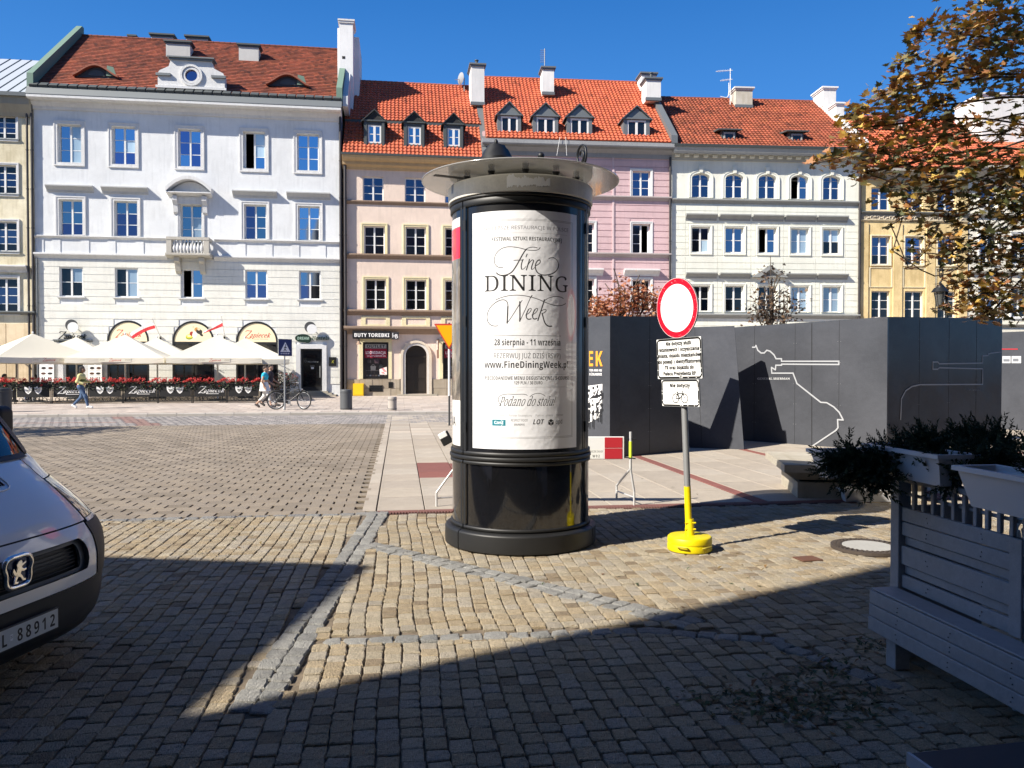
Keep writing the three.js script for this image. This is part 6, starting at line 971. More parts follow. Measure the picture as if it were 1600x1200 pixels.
for (const [px, py, l] of [[112.5, 510, 'white round disc sign standing off the wall above the restaurant lettering'], [486, 513, 'white round disc sign standing off the wall above the hostel lettering']]) { const q = WH.uv(px, py, .45), c = WH.toW(q.u, q.v, 0), t = thing('disc_sign', l, 'sign', c, rad(8)); add('disc', cyl(.29, .29, .05, 36).rotateX(Math.PI / 2).translate(.05, -.05, .44), M.white, t); add('back_disc', cyl(.33, .33, .04, 36).rotateX(Math.PI / 2).translate(-.06, .07, .36), M.darkGrey, t); add('bracket', bar([0, 0, 0], [0, 0, .42], .03), M.iron, t); add('arm', box(-.02, .02, -.35, 0, .38, .42), M.iron, t); }
wallSign(WH, 'plaque', 'small black plaque with a yellow emblem right of the hostel door', 'plaque', 514, 558, 525.5, 572, .04, M.black, (x) => { x.fillStyle = '#0b0c0b'; x.fillRect(0, 0, 100, 120); x.strokeStyle = '#a8a43a'; x.lineWidth = 7; x.beginPath(); x.moveTo(35, 80); x.lineTo(70, 40); x.moveTo(40, 45); x.lineTo(66, 84); x.stroke(); }, 100, 120);
const menu = (x) => { x.fillStyle = '#f2f2f0'; x.fillRect(0, 0, 180, 260); const r = rngOf(12); for (let j = 0; j < 4; j++) for (let i = 0; i < 2; i++) { const cx = 48 + i * 84, cy = 40 + j * 62; x.fillStyle = ['#4a2f22', '#332b28', '#5a3a2a', '#2c2624'][(i + j) % 4]; x.beginPath(); if (j < 3) x.ellipse(cx + r() * 8, cy, 30, 15 - j, 0, 0, 7); else x.rect(cx - 22, cy - 22, 14, 46); x.fill(); if (j === 3) x.fillRect(cx + 6, cy - 24, 12, 46); x.fillStyle = '#9a9a96'; x.fillRect(cx - 28, cy + 22, 56, 4); } };
wallSign(WH, 'menu_board', 'white menu board with pictures of dishes left of the restaurant door', 'menu board', 62, 561, 85, 597, .05, M.white, menu, 180, 260, { w: .1 });
wallSign(WH, 'menu_board', 'white menu board with pictures of dishes right of the restaurant door', 'menu board', 138, 561, 160, 597, .05, M.white, menu, 180, 260, { w: .1 });
wallSign(PH, 'shop_sign', 'black signboard with white letters above the shoe shop window', 'shop sign', 551, 517.5, 611, 529.5, .10, M.black, (x) => { x.fillStyle = '#111012'; x.fillRect(0, 0, 600, 120); x.fillStyle = '#f4f2ee'; fitText(x, 'BUTY TOREBKI', 298, 92, 560, 'bold 84px sans-serif'); }, 600, 120, { w: .35 });
wallSign(PH, 'shop_sign', 'small dark grey emblem board at the right end of the shoe shop sign', 'shop sign', 611.5, 519, 623, 530.5, .09, M.darkGrey, (x) => { x.fillStyle = '#2e2c30'; x.fillRect(0, 0, 120, 120); x.strokeStyle = '#f1efec'; x.lineWidth = 11; x.beginPath(); x.moveTo(22, 12); x.lineTo(22, 92); x.moveTo(22, 62); x.lineTo(64, 62); x.moveTo(64, 34); x.lineTo(64, 98); x.moveTo(64, 40); x.bezierCurveTo(108, 30, 108, 62, 66, 64); x.bezierCurveTo(122, 62, 116, 104, 64, 98); x.stroke(); }, 120, 120, { w: .35 });
{ const q = PH.uv(683.5, 530, .1), c = PH.toW(q.u, PH.V(683, 548, .5), 0), t = thing('projecting_sign', 'brown and white projecting sign on a bracket beside the arched door', 'shop sign', c, rad(8)), h = PH.V(683, 528, .5) - PH.V(683, 556, .5); add('bracket', bar([0, h * .62, 0], [0, h * .62, 1.1], .03), M.iron, t); const b = add('sign_board', box(-.04, .04, -h * .42, h * .58, .2, 1.05), S([.20, .10, .06]), t); part('sign_print', geo(plane(.83, h * .5).rotateY(-Math.PI / 2).translate(-.043, h * .3, .62), true), canvasMat(160, 140, (x) => { x.fillStyle = '#e9e2da'; x.fillRect(0, 0, 160, 140); x.strokeStyle = '#4a1d18'; x.lineWidth = 9; x.beginPath(); x.moveTo(20, 30); x.lineTo(120, 110); x.moveTo(140, 20); x.bezierCurveTo(60, 40, 120, 80, 40, 120); x.stroke(); }), b); }
{ const q = PH.uv(561, 535, .2), t = thing('wall_lamp', 'small wall lamp beside the left end of the shoe shop sign', 'lamp', PH.toW(q.u, q.v, 0), rad(8)); add('arm', tube([[0, .1, 0], [0, .22, .2], [0, .12, .34]], .025, 10, 6), M.iron, t); add('shade', new THREE.CylinderGeometry(.05, .16, .2, 12).translate(0, -.02, .34), S([.3, .2, .14]), t); }
// two red and white flags
for (const [bx, by, tx, ty, pts, l] of [[251, 528, 237.5, 497, [[240, 503], [243, 513], [222, 507], [224, 517], [203, 521], [206, 531]], 'white and red flag slanting left above the left parasols'], [351, 527, 346, 493, [[346.5, 499], [348.5, 509.5], [336, 507], [338, 514], [317, 519], [318, 521]], 'white and red flag above the middle parasols, furled narrower']]) {
  const w = 1.6, P0 = WH.uv(bx, by, .1), P1 = WH.uv(tx, ty, w), c = WH.toW(P0.u, P0.v, 0), t = thing('flag', l, 'flag', c, rad(8)), L = (px, py, ww) => { const q = WH.uv(px, py, ww); return [q.u - P0.u, q.v - P0.v, ww]; };
  add('flag_pole', bar([0, 0, .05], L(tx, ty, w), .022), M.white, t); add('holder', bar([-.05, -.1, .0], [0, .1, .12], .05), M.iron, t);
  const wh = [], rd = [], N = 14, E = (k, i) => { const a = pts[0 + k], b = pts[2 + k], d = pts[4 + k], u = i / N; return [(1 - u) * (1 - u) * a[0] + 2 * u * (1 - u) * (b[0] * 1) + u * u * d[0], (1 - u) * (1 - u) * a[1] + 2 * u * (1 - u) * b[1] + u * u * d[1]]; };
  const row = (f) => Array.from({ length: N + 1 }, (_, i) => { const a = E(0, i), b = E(1, i), y = lerp(a[1], b[1], f); return L(lerp(a[0], b[0], f), y, w * .92 + .10 * Math.sin(i * .9 + f * 2) - i * .02); });
  add('white_half', quadMesh([row(0), row(.16), row(.32), row(.5)]), P([.78, .78, .77], { transmission: .25, thickness: 0, roughness: .9 }), t); add('red_half', quadMesh([row(.5), row(.7), row(.85), row(1)]), P([.60, .03, .04], { transmission: .25, thickness: 0, roughness: .9 }), t);
}
// ---------- parasols on the terrace ----------
{
  const cloth = P([.72, .68, .56], { roughness: .85, transmission: .22, thickness: 0 }), cloth2 = S([.72, .68, .56], { roughness: .9 });
  const make = (label, print) => {
    const t = thing('parasol', label, 'parasol', [0, 0, 0], 0, 'cream parasols over the restaurant terrace'), Sx = 2.15, hp = 1.18, rows = [];
    for (let q = 0; q < 4; q++) { const a = q * Math.PI / 2 + Math.PI / 4, b = a + Math.PI / 2, R2 = Sx * Math.SQRT2, A = [Math.cos(a) * R2, Math.sin(a) * R2], Bq = [Math.cos(b) * R2, Math.sin(b) * R2], P2 = [], N = 8;
      for (let i = 0; i <= N; i++) { const s = i / N, r = []; for (let j = 0; j <= 8; j++) { const u = j / 8, x = lerp(A[0], Bq[0], u) * s, z = lerp(A[1], Bq[1], u) * s, sag = -.09 * Math.sin(Math.PI * u) * s * Math.sin(Math.PI * Math.min(1, s * .9)); r.push([x, 2.15 + hp * (1 - s) + sag - .05 * s * (1 - s), z]); } P2.push(r); }
      part('canopy_panel', geo(quadMesh(P2)), cloth, t); const vl = [0, .12, .25].map((d, k) => P2[N].map(([x, y, z], j) => [x * (1 + .004 * k), y - d - (k === 2 ? .015 * Math.abs(Math.sin(j * 1.2)) : 0), z * (1 + .006 * k * Math.sin(j))])); const v = part('valance', geo(quadMesh(vl), true), cloth2, t);
      if (print) part('print', geo(plane(1.4, .2).translate(0, 2.04, Sx + .012).rotateY(q * Math.PI / 2), true), canvasMat(560, 80, (x) => { x.fillStyle = '#e6e1cd'; x.fillRect(0, 0, 560, 80); x.save(); script(x, 280, 50, .62, q % 2 ? '#8d8664' : '#b8473a'); x.restore(); x.fillStyle = '#8d8664'; fitText(x, 'ŻYWIEC', 60, 52, 96, 'italic 34px serif'); fitText(x, 'ŻYWIEC', 500, 52, 96, 'italic 34px serif'); }, { roughness: .9 }), t);
      const e = P2[N][0]; add('rib', bar([0, 2.15 + hp - .16, 0], [e[0] * .99, e[1] - .03, e[2] * .99], .018), M.white, t); add('strut', bar([0, 2.35, 0], [e[0] * .5, 2.15 + hp * .5 - .12, e[2] * .5], .014), M.white, t); }
    add('pole', bar([0, 0, 0], [0, 2.15 + hp, 0], .045, .045, 12), S([.62, .62, .60], { roughness: .5 }), t); add('finial', new THREE.SphereGeometry(.05, 10, 8).translate(0, 2.2 + hp, 0), M.white, t); add('base', [box(-.4, .4, 0, .10, -.4, .4)], M.darkGrey, t); return t; };
  const U = (px, a) => ra(rAt(px, a), a, .10), spots = [[52, 41.6, 40, 'cream parasol at the left edge of the terrace, its corner turned to the viewer'], [196, 42.2, 6, 'cream parasol in front of the left flag with red lettering on its valance'], [340, 42.2, 9, 'cream parasol in the middle of the terrace under the second flag'], [246, 46.2, 8, 'cream parasol in the rear row between the two front parasols'], [383, 46.0, 14, 'cream parasol in the rear row before the right arched window'], [120, 45.8, 8, 'cream parasol in the rear row before the left restaurant door']], h0 = make(spots[0][3], true);
  spots.forEach(([px, a, turn, label], i) => { const p = U(px, a), o = i ? copyOf(h0, label, p, rad(8 + turn)) : h0; if (!i) { o.position.copy(p); o.rotation.y = rad(8 + turn); } });
}
// ---------- terrace fence of bannered panels with boxes of red geraniums ----------
{
  const aT = 39.6, W = 1.56, banner = (kind) => canvasMat(300, 150, (x) => { x.fillStyle = '#0e0d0e'; x.fillRect(0, 0, 300, 150); x.fillStyle = x.strokeStyle = '#e8e6e2'; if (kind) { script(x, 165, 88, .72, '#e8e6e2'); x.fillRect(120, 116, 120, 5); } else for (const s of [-1, 1]) { x.save(); x.translate(150 + s * 45, 72); x.scale(s, 1); x.beginPath(); x.moveTo(-36, -30); x.lineTo(-18, -34); x.lineTo(-8, -48); x.lineTo(2, -22); x.lineTo(16, -34); x.lineTo(36, -40); x.bezierCurveTo(40, 0, 26, 32, 0, 44); x.bezierCurveTo(-24, 30, -36, 0, -36, -30); x.fill(); x.strokeStyle = '#0e0d0e'; x.lineWidth = 6; x.beginPath(); x.moveTo(-20, -8); x.lineTo(0, 12); x.lineTo(20, -8); x.stroke(); x.lineWidth = 4; x.beginPath(); x.moveTo(-16, 10); x.lineTo(0, 26); x.lineTo(16, 10); x.stroke(); x.restore(); } }, { roughness: .7 });
  const mats = [banner(0), banner(1)], protoOf = {};
  const ord = ['first', 'second', 'third', 'fourth', 'fifth', 'sixth', 'seventh', 'eighth', 'ninth'];
  const makePanel = (kind) => { const t = thing('fence_panel', '', 'fence', [0, 0, 0], 0, 'black bannered fence panels round the terrace'), h = .98;
    add('frame', [bar([-W / 2 + .03, 0, 0], [-W / 2 + .03, h, 0], .022), bar([W / 2 - .03, 0, 0], [W / 2 - .03, h, 0], .022), bar([-W / 2 + .03, h - .02, 0], [W / 2 - .03, h - .02, 0], .018), bar([-W / 2 + .03, .10, 0], [W / 2 - .03, .10, 0], .016)], M.iron, t);
    const p = part('banner', geo(plane(W - .16, .62).translate(0, .62, .028), true), mats[kind], t); add('banner_back', box(-W / 2 + .08, W / 2 - .08, .31, .93, .0, .026), M.black, t);
    for (let i = 0; i < 4; i++) { const x = -W / 2 + .24 + i * .34; add('scroll', [new THREE.TorusGeometry(.08, .013, 5, 14).translate(x, .20, 0), new THREE.TorusGeometry(.05, .011, 5, 12).translate(x + .17, .17, 0), bar([x + .1, .1, 0], [x + .1, .31, 0], .01)], M.iron, t); } return t; };
  const r0 = rAt(52, aT) - W * 1.5, n = 8; const seen = [0, 0];
  for (let i = 0; i < n; i++) { const kind = (i + 1) % 2, p = ra(r0 + W * (i + .5), aT, .10), label = i === n - 1 ? 'plain end panel of the black terrace fence beside the walking couple' : kind ? `black fence panel with white script lettering, ${ord[seen[1]++]} of these from the left` : `black fence panel with a white twin bird emblem, ${ord[seen[0]++]} of these from the left`; if (!protoOf[kind]) { protoOf[kind] = makePanel(kind); protoOf[kind].position.copy(p); protoOf[kind].rotation.y = GT; protoOf[kind].userData.label = label; } else copyOf(protoOf[kind], label, p, GT); }
  { const p = ra(r0 + W * n + .02, aT + .75, .10); copyOf(protoOf[0], 'side panel of the black terrace fence running back at its right end', p, GT + Math.PI / 2); }
  // flower boxes
  const makeBox = (seed) => { const rnd = rngOf(seed), t = thing('flower_box', '', 'flower box', [0, 0, 0], 0, 'boxes of red geraniums on the terrace fence'), pl = [], pc = [], fl = [], fc = [];
    add('box', box(-.72, .72, .70, .90, -.26, -.03), M.black, t);
    const leaf = (pos, col, x, y, z, s, k, up) => { const a = rnd() * 6.28, b = (rnd() - .5) * 2, u = [Math.cos(a) * s, Math.sin(b) * s * .7, Math.sin(a) * s], v = [-Math.sin(a) * s, (up + rnd() - .5) * s, Math.cos(a) * s]; pos.push(x - u[0], y - u[1], z - u[2], x + v[0], y + v[1], z + v[2], x + u[0], y + u[1], z + u[2], x - u[0], y - u[1], z - u[2], x + u[0], y + u[1], z + u[2], x - v[0], y - v[1], z - v[2]); for (let i = 0; i < 6; i++) col.push(...k); };
    for (let i = 0; i < 900; i++) leaf(pl, pc, (rnd() - .5) * 1.5, 0.86 + (rnd() - .6) * .40, -.14 + (rnd() - .5) * .42, .028 + rnd() * .03, pick([[.03, .06, .018], [.045, .085, .02], [.025, .045, .016], [.06, .09, .03]]), 0);
    for (let i = 0; i < 64; i++) { const x = (rnd() - .5) * 1.46, y = .97 + rnd() * .22 - (rnd() < .2 ? .2 : 0), z = -.12 + (rnd() - .5) * .40; for (let k = 0; k < 16; k++) leaf(fl, fc, x + (rnd() - .5) * .12, y + (rnd() - .5) * .09, z + (rnd() - .5) * .12, .026, pick([[.62, .035, .03], [.72, .07, .05], [.50, .02, .025], [.66, .05, .06]]), .3); }
    const mk = (p, c) => { const g = new THREE.BufferGeometry(); g.setAttribute('position', new THREE.Float32BufferAttribute(p, 3)); g.setAttribute('color', new THREE.Float32BufferAttribute(c, 3)); g.computeVertexNormals(); return prep(g); };
    const lm = P([1, 1, 1], { vertexColors: true, roughness: .7, transmission: .3, thickness: 0 }); stuff(part('leaves', mk(pl, pc), lm, t)); stuff(part('blossoms', mk(fl, fc), lm, t)); return t; };
  let fb = null; for (let i = 0; i < n; i++) { const p = ra(r0 + W * (i + .5), aT, .10), l = i === 0 ? 'box of red geraniums at the left end of the terrace fence' : i === n - 1 ? 'box of red geraniums at the right end of the terrace fence by the couple' : `box of red geraniums on the ${ord[i]} fence panel from the left`; if (!fb || i === 4) { fb = makeBox(70 + i); fb.position.copy(p); fb.rotation.y = GT; fb.userData.label = l; } else copyOf(fb, l, p, GT + (i % 2 ? 0 : 0)); }
  // darker bush at the right end
  { const rnd = rngOf(88), c = ra(rAt(440, 43), 43, .1), t = thing('potted_shrub', 'dark rounded shrub with a few red blossoms beside the hostel door', 'shrub', c), pos = [], col = []; add('pot', cyl(.42, .34, .5, 20).translate(0, .25, 0), M.darkGrey, t); for (let i = 0; i < 1900; i++) { const a = rnd() * 6.28, b = Math.acos(2 * rnd() - 1), r = .82 * Math.pow(rnd(), .35), x = Math.sin(b) * Math.cos(a) * r * 1.15, y = .98 + Math.cos(b) * r * .62, z = Math.sin(b) * Math.sin(a) * r, s = .035, k = rnd() < .10 ? [.35, .02, .02] : pick([[.02, .035, .014], [.03, .05, .018], [.05, .03, .02]]); for (let q = 0; q < 3; q++) { pos.push(x + (rnd() - .5) * 3 * s, y + (rnd() - .5) * 3 * s, z + (rnd() - .5) * 3 * s); col.push(...k); } } const g = new THREE.BufferGeometry(); g.setAttribute('position', new THREE.Float32BufferAttribute(pos, 3)); g.setAttribute('color', new THREE.Float32BufferAttribute(col, 3)); g.computeVertexNormals(); stuff(part('foliage', prep(g), S([1, 1, 1], { vertexColors: true, roughness: .8 }), t)); }
  // tables on the terrace
  const tb = (px, a, l, pr) => { const p = ra(rAt(px, a), a, .1); if (pr) return copyOf(pr, l, p, GT); const t = thing('cafe_table', l, 'table', p, GT, 'tables on the terrace'); add('table_top', rbox(1.1, .04, .75, .01).translate(0, .74, 0), S([.12, .06, .03]), t); for (const [x, z] of [[-1, -1], [1, -1], [-1, 1], [1, 1]]) add('leg', bar([x * .48, 0, z * .3], [x * .48, .73, z * .3], .025), M.iron, t); return t; };
  const tp = tb(35, 42.0, 'dark cafe table between the two seated guests at the left'); tb(215, 41.8, 'dark cafe table behind the geraniums under the second parasol', tp); tb(330, 41.8, 'dark cafe table behind the geraniums under the third parasol', tp);
}
// ---------- bins, bollard, cabinets ----------
{
  const bin = (name, label, px, py, r, h, m, cat, y = .1) => { const p = onGround(px, py, y), t = thing(name, label, cat, p); add('body', new THREE.LatheGeometry([[.001, 0], [r * .97, 0], [r, .02], [r, h - .05], [r * .98, h - .015], [r * .9, h], [.001, h]].map((q) => new THREE.Vector2(...q)), 32), m, t); add('groove', [new THREE.TorusGeometry(r * 1.002, .012, 6, 32).rotateX(Math.PI / 2).translate(0, h - .12, 0), new THREE.TorusGeometry(r * 1.002, .012, 6, 32).rotateX(Math.PI / 2).translate(0, .06, 0)], M.darkGrey, t); return t; };
  bin('litter_bin', 'dark grey cylindrical litter bin on the far kerb below the downpipes', 541, 640, .235, .80, S([.075, .08, .085], { roughness: .55 }), 'litter bin');
  bin('stone_bollard', 'short pale stone bollard on the far kerb before the arched door', 613, 641, .17, .53, S([.42, .38, .34], { map: T.slab, roughness: .9 }), 'bollard');
  bin('ash_bin', 'slim steel bin on the steps right of the hostel door', 513.5, 613, .13, .62, M.steel, 'litter bin');
  bin('litter_bin', 'dark cylindrical bin at the left picture edge above the van mirror', 4, 648, .30, 1.0, S([.03, .035, .042], { roughness: .5 }), 'litter bin', 0);
}
// ---------- street lamps ----------
function lampPost(label, base, H, arms) {
  const t = thing('street_lamp', label, 'street lamp', base);
  add('post', [cyl(.12, .16, .9, 16).translate(0, .45, 0), bar([0, .9, 0], [0, H - .25, 0], .08, .055, 14), cyl(.11, .11, .06, 14).translate(0, 1.0, 0), cyl(.09, .09, .06, 14).translate(0, H * .55, 0)], M.iron, t); add('knob', new THREE.SphereGeometry(.08, 12, 10).translate(0, H - .22, 0), M.iron, t);
  for (const [ax, ay, sc] of arms) {
    const sp = []; for (let i = 0; i <= 26; i++) { const a = -Math.PI / 2 + i / 26 * Math.PI * 2.6, r = .34 * sc * (1 - i / 34); sp.push([ax + Math.cos(a) * r * .34, H + ay + .34 * sc + Math.sin(a) * r, Math.sin(a * .5) * .05]); }
    add('scroll', tube(sp, .026 * sc, 60, 6), M.iron, t); add('arm', tube([[0, H - .3, 0], [ax * .5, H - .12, 0], [ax, H + ay, 0]], .03, 16, 8), M.iron, t);
    const L = add('lantern', [cyl(.20, .11, .52, 6).translate(ax, H + ay - .62, 0)], P([.35, .36, .34], { transmission: .8, thickness: 0, roughness: .15 }), t); add('lantern_roof', [cyl(.20, .31, .16, 6).translate(ax, H + ay - .26, 0), cyl(.12, .14, .10, 6).translate(ax, H + ay - .13, 0), new THREE.SphereGeometry(.05, 10, 8).scale(1, 1.6, 1).translate(ax, H + ay - .02, 0)], M.iron, L); add('lantern_frame', [0, 1, 2, 3, 4, 5].map((k) => { const a = k * Math.PI / 3 + .0, s = Math.sin(a), c = Math.cos(a); return bar([ax + .11 * s, H + ay - .88, .11 * c], [ax + .2 * s, H + ay - .36, .2 * c], .012); }), M.iron, L);
  } return t;
}
{ // lantern head seen over the canopy, scroll to its right
  const d = 18, p = at(845, 600, d); p.y = 0; const hL = at(775, 221, d).y, t = lampPost('black wrought iron street lamp whose lantern top and scroll show above the column canopy', p, hL - .1, []);
  const ax = at(775, 226, d).x - p.x, bx = at(908, 250, d).x - p.x, H = hL, sy = at(908, 262, d).y, st = at(908, 222, d).y;
  add('lantern_roof', [cyl(.27, .40, .24, 6).rotateY(.3).translate(ax, H - .30, 0), cyl(.42, .42, .05, 6).rotateY(.3).translate(ax, H - .43, 0), cyl(.20, .25, .09, 6).rotateY(.3).translate(ax, H - .14, 0), new THREE.SphereGeometry(.05, 10, 8).scale(1, 1.7, 1).translate(ax, H - .03, 0)], M.iron, t); add('lantern', cyl(.32, .18, .55, 6).rotateY(.3).translate(ax, H - .73, 0), P([.35, .36, .34], { transmission: .8, thickness: 0, roughness: .15 }), t);
  add('arm', tube([[0, H - 1.4, 0], [ax * .5, H - 1.25, 0], [ax, H - .98, 0]], .03, 16, 8), M.iron, t); add('arm', tube([[0, H - 1.4, 0], [bx * .5, H - 1.25, 0], [bx, sy - .05, 0]], .03, 16, 8), M.iron, t);
  const cy = (sy + st) / 2 - .02, R1 = (st - sy) / 2, sp = []; for (let i = 0; i <= 44; i++) { const a = -Math.PI / 2 + i / 44 * Math.PI * 3.4, r = R1 * (1 - i / 60); sp.push([bx + Math.cos(a) * r * .36, cy + Math.sin(a) * r, Math.cos(a) * r * .93]); } add('scroll', tube(sp, .028, 80, 6), M.iron, t); add('scroll_foot', [bar([bx, sy - .25, 0], [bx, sy + .02, 0], .03), new THREE.SphereGeometry(.06, 10, 8).translate(bx, sy, 0), bar([bx + .05, sy, 0], [bx + .08, st - .1, 0], .016)], M.iron, t);
  const d2 = 30, q = at(1478, 600, d2); q.y = 0; lampPost('black street lamp with a hanging lantern among the maple leaves at right', q, at(1470, 442, d2).y, [[at(1469, 440, d2).x - q.x, 0, 1.0]]);
}
// ---------- roof aerials and a dish ----------
{
  const A = (B, px, py, w) => { const q = B.uv(px, py, w); return B.toW(q.u, q.v, w); };
  { const p = A(KH, 851, 106, -3.9), top = A(KH, 851, 76, -3.9).y - p.y, t = thing('aerial', 'thin mast aerial with short rods on the middle chimney of the pink house', 'aerial', p); add('mast', bar([0, -.3, 0], [0, top, 0], .03), M.galv, t); for (let i = 0; i < 7; i++) add('rod', bar([-.30, top - .1 - i * .13, 0], [.05, top - .1 - i * .13, 0], .018), M.galv, t); }
  { const p = A(GH, 1141, 152, -5), top = A(GH, 1141, 107, -5).y - p.y, t = thing('aerial', 'white television aerial with long booms on the pale house roof', 'aerial', p); add('mast', [bar([0, -.6, 0], [0, top, 0], .028), tube([[-.7, .05, 0], [-.2, .0, 0], [-.1, .3, 0], [-.1, 1.0, 0]], .03, 16, 6)], M.white, t); for (const [y, l] of [[top - .12, -1.0], [top - .75, -.7]]) { add('boom', bar([.15, y, 0], [l, y - .08, 0], .02), M.white, t); add('elements', Array.from({ length: 8 }, (_, i) => bar([l * i / 8, y - .01 * i, -.22], [l * i / 8, y - .01 * i, .22], .008)), M.white, t); } }
  { const p = A(PH, 723, 124, -4.6), t = thing('satellite_dish', 'grey satellite dish on the peach house ridge left of the chimney', 'dish', p); add('dish', new THREE.SphereGeometry(.7, 24, 10, 0, 6.2832, 0, .62).rotateX(Math.PI / 2).rotateY(-1.0).scale(1, 1, 1).translate(.35, .05, -.3), S([.28, .29, .31]), t); add('mount', [bar([.1, -.9, 0], [.1, .1, 0], .03), bar([-.5, -.1, .2], [.1, 0, 0], .02)], M.galv, t); }
  { const p = A(KH, 852, 238, .3), t = thing('guy_wires', 'two thin pale wires hanging down in front of the pink house cornice', 'wire', p), q = A(KH, 868, 243, 1.0); const L = (px, py) => { const s = A(KH, px, py, .9); return [s.x - p.x, s.y - p.y, s.z - p.z]; }; add('wire', bar(L(870, 243), L(875, 214), .012), M.white, t); add('wire', bar(L(885.5, 243), L(884, 214), .012), M.white, t); }
}
// ---------- bicycle leaning at the crossing sign ----------
{
  const p = onGround(452, 640, .1), t = thing('bicycle', 'black city bicycle leaning against the crossing sign pole on the kerb', 'bicycle', p, GT - .1), blk = S([.015, .015, .016], { roughness: .35 }), k = 1.0, xr = -.52, xf = .58, r = .345;
  const wheel = (x, turn) => { const w = new THREE.Mesh(geo(new THREE.TorusGeometry(r, .022, 8, 36)), S([.012, .012, .012], { roughness: .8 })); w.name = 'wheel'; w.castShadow = w.receiveShadow = true; w.position.set(x, r + .02, 0); w.rotation.y = turn; t.add(w); add('rim', new THREE.TorusGeometry(r - .03, .010, 6, 36), M.steel, w); const sp = []; for (let i = 0; i < 20; i++) { const a = i / 20 * 6.283; sp.push(bar([0, 0, (i % 2 ? .02 : -.02)], [Math.cos(a) * (r - .03), Math.sin(a) * (r - .03), 0], .003, .003, 4)); } stuff(add('spokes', sp, M.steel, w)); add('hub', cyl(.025, .025, .08, 12).rotateX(Math.PI / 2), M.steel, w); add('mudguard', new THREE.TorusGeometry(r + .035, .018, 6, 24, Math.PI * .9).rotateZ(x < 0 ? .35 : .1), blk, w); return w; };
  wheel(xr, 0); wheel(xf, -.5);
  const bb = [-.02, .30, 0], seat = [-.20, .82, 0], head = [.38, .82, 0], head2 = [.42, .66, 0];
  add('frame', [bar(bb, seat, .018), bar(bb, head2, .022), bar([-.13, .62, 0], head, .016), bar([xr, r + .02, .05], bb, .011), bar([xr, r + .02, -.05], bb, .011), bar([xr, r + .02, .05], [-.16, .72, 0], .009), bar([xr, r + .02, -.05], [-.16, .72, 0], .009)], blk, t);
  add('fork', [bar(head, head2, .022), bar(head2, [xf, r + .02, .05], .012), bar(head2, [xf, r + .02, -.05], .012), bar(head, [.35, 1.0, 0], .014)], blk, t);
  add('handlebar', [tube([[.16, 1.06, .30], [.30, 1.08, .22], [.36, 1.02, 0], [.30, 1.08, -.22], [.16, 1.06, -.30]], .012, 24, 6)], M.steel, t); add('grip', [bar([.10, 1.05, .31], [.2, 1.07, .29], .018)], blk, t); add('grip', [bar([.10, 1.05, -.31], [.2, 1.07, -.29], .018)], blk, t);
  add('saddle', rbox(.26, .06, .17, .03, 2).translate(-.23, .90, 0), blk, t); add('seat_post', bar(seat, [-.22, .88, 0], .014), M.steel, t); add('carrier', [bar([xr - .2, .76, .06], [-.2, .78, .06], .008), bar([xr - .2, .76, -.06], [-.2, .78, -.06], .008), bar([xr - .15, .76, .06], [xr, r, .07], .007), bar([xr - .15, .76, -.06], [xr, r, -.07], .007)], blk, t);
  add('chain_guard', rbox(.42, .10, .02, .01).rotateZ(-.1).translate(-.25, .32, .06), blk, t); add('crank', [cyl(.09, .09, .012, 18).rotateX(Math.PI / 2).translate(-.02, .3, .045), bar([-.02, .3, .08], [.10, .19, .09], .01), bar([-.02, .3, -.08], [-.14, .41, -.09], .01)], M.steel, t); add('pedal', [box(.06, .15, .175, .2, .09, .17)], blk, t); add('pedal', box(-.19, -.1, .4, .42, -.17, -.09), blk, t); add('kickstand', bar([-.1, .28, .04], [-.22, .0, .16], .01), M.steel, t); add('front_lamp', cyl(.04, .03, .07, 12).rotateZ(Math.PI / 2).translate(.50, .80, 0), M.steel, t);
}
// ---------- people ----------
function field3(fn, lo, hi, res) { // meshes the surface fn = 0 (negative inside) in a box
  const mc = new MarchingCubes(res, M.white, false, false, 60000); mc.isolation = 0; const half = res / 2, h = [0, 1, 2].map((i) => (hi[i] - lo[i]) / 2), c = [0, 1, 2].map((i) => (hi[i] + lo[i]) / 2);
  for (let z = 0; z < res; z++) for (let y = 0; y < res; y++) for (let x = 0; x < res; x++) mc.field[x + y * res + z * res * res] = -fn(c[0] + (x - half) / half * h[0], c[1] + (y - half) / half * h[1], c[2] + (z - half) / half * h[2]);
  mc.update(); const n = mc.count ?? mc.geometry.drawRange.count, pos = new Float32Array(n * 3);
  for (let i = 0; i < n; i++) for (let k = 0; k < 3; k++) pos[i * 3 + k] = c[k] + mc.positionArray[i * 3 + k] * h[k];
  const g = new THREE.BufferGeometry(); g.setAttribute('position', new THREE.BufferAttribute(pos, 3)); const m = mergeVertices(g, 1e-4); m.computeVertexNormals(); return m;
}
const capsule = (p, a, b, ra0, rb0) => { const bx = b[0] - a[0], by = b[1] - a[1], bz = b[2] - a[2], px = p[0] - a[0], py = p[1] - a[1], pz = p[2] - a[2], t = Math.max(0, Math.min(1, (px * bx + py * by + pz * bz) / (bx * bx + by * by + bz * bz + 1e-9))); return Math.hypot(px - bx * t, py - by * t, pz - bz * t) - (ra0 + (rb0 - ra0) * t); };
function sdf(bones, k, grow = 0) { return (x, y, z) => { let d = 9; const p = [x, y, z]; for (const [a, b, r0, r1] of bones) { const e = capsule(p, a, b, r0 + grow, r1 + grow), h = Math.max(0, k - Math.abs(d - e)) / k; d = Math.min(d, e) - h * h * k * .25; } return d; }; }
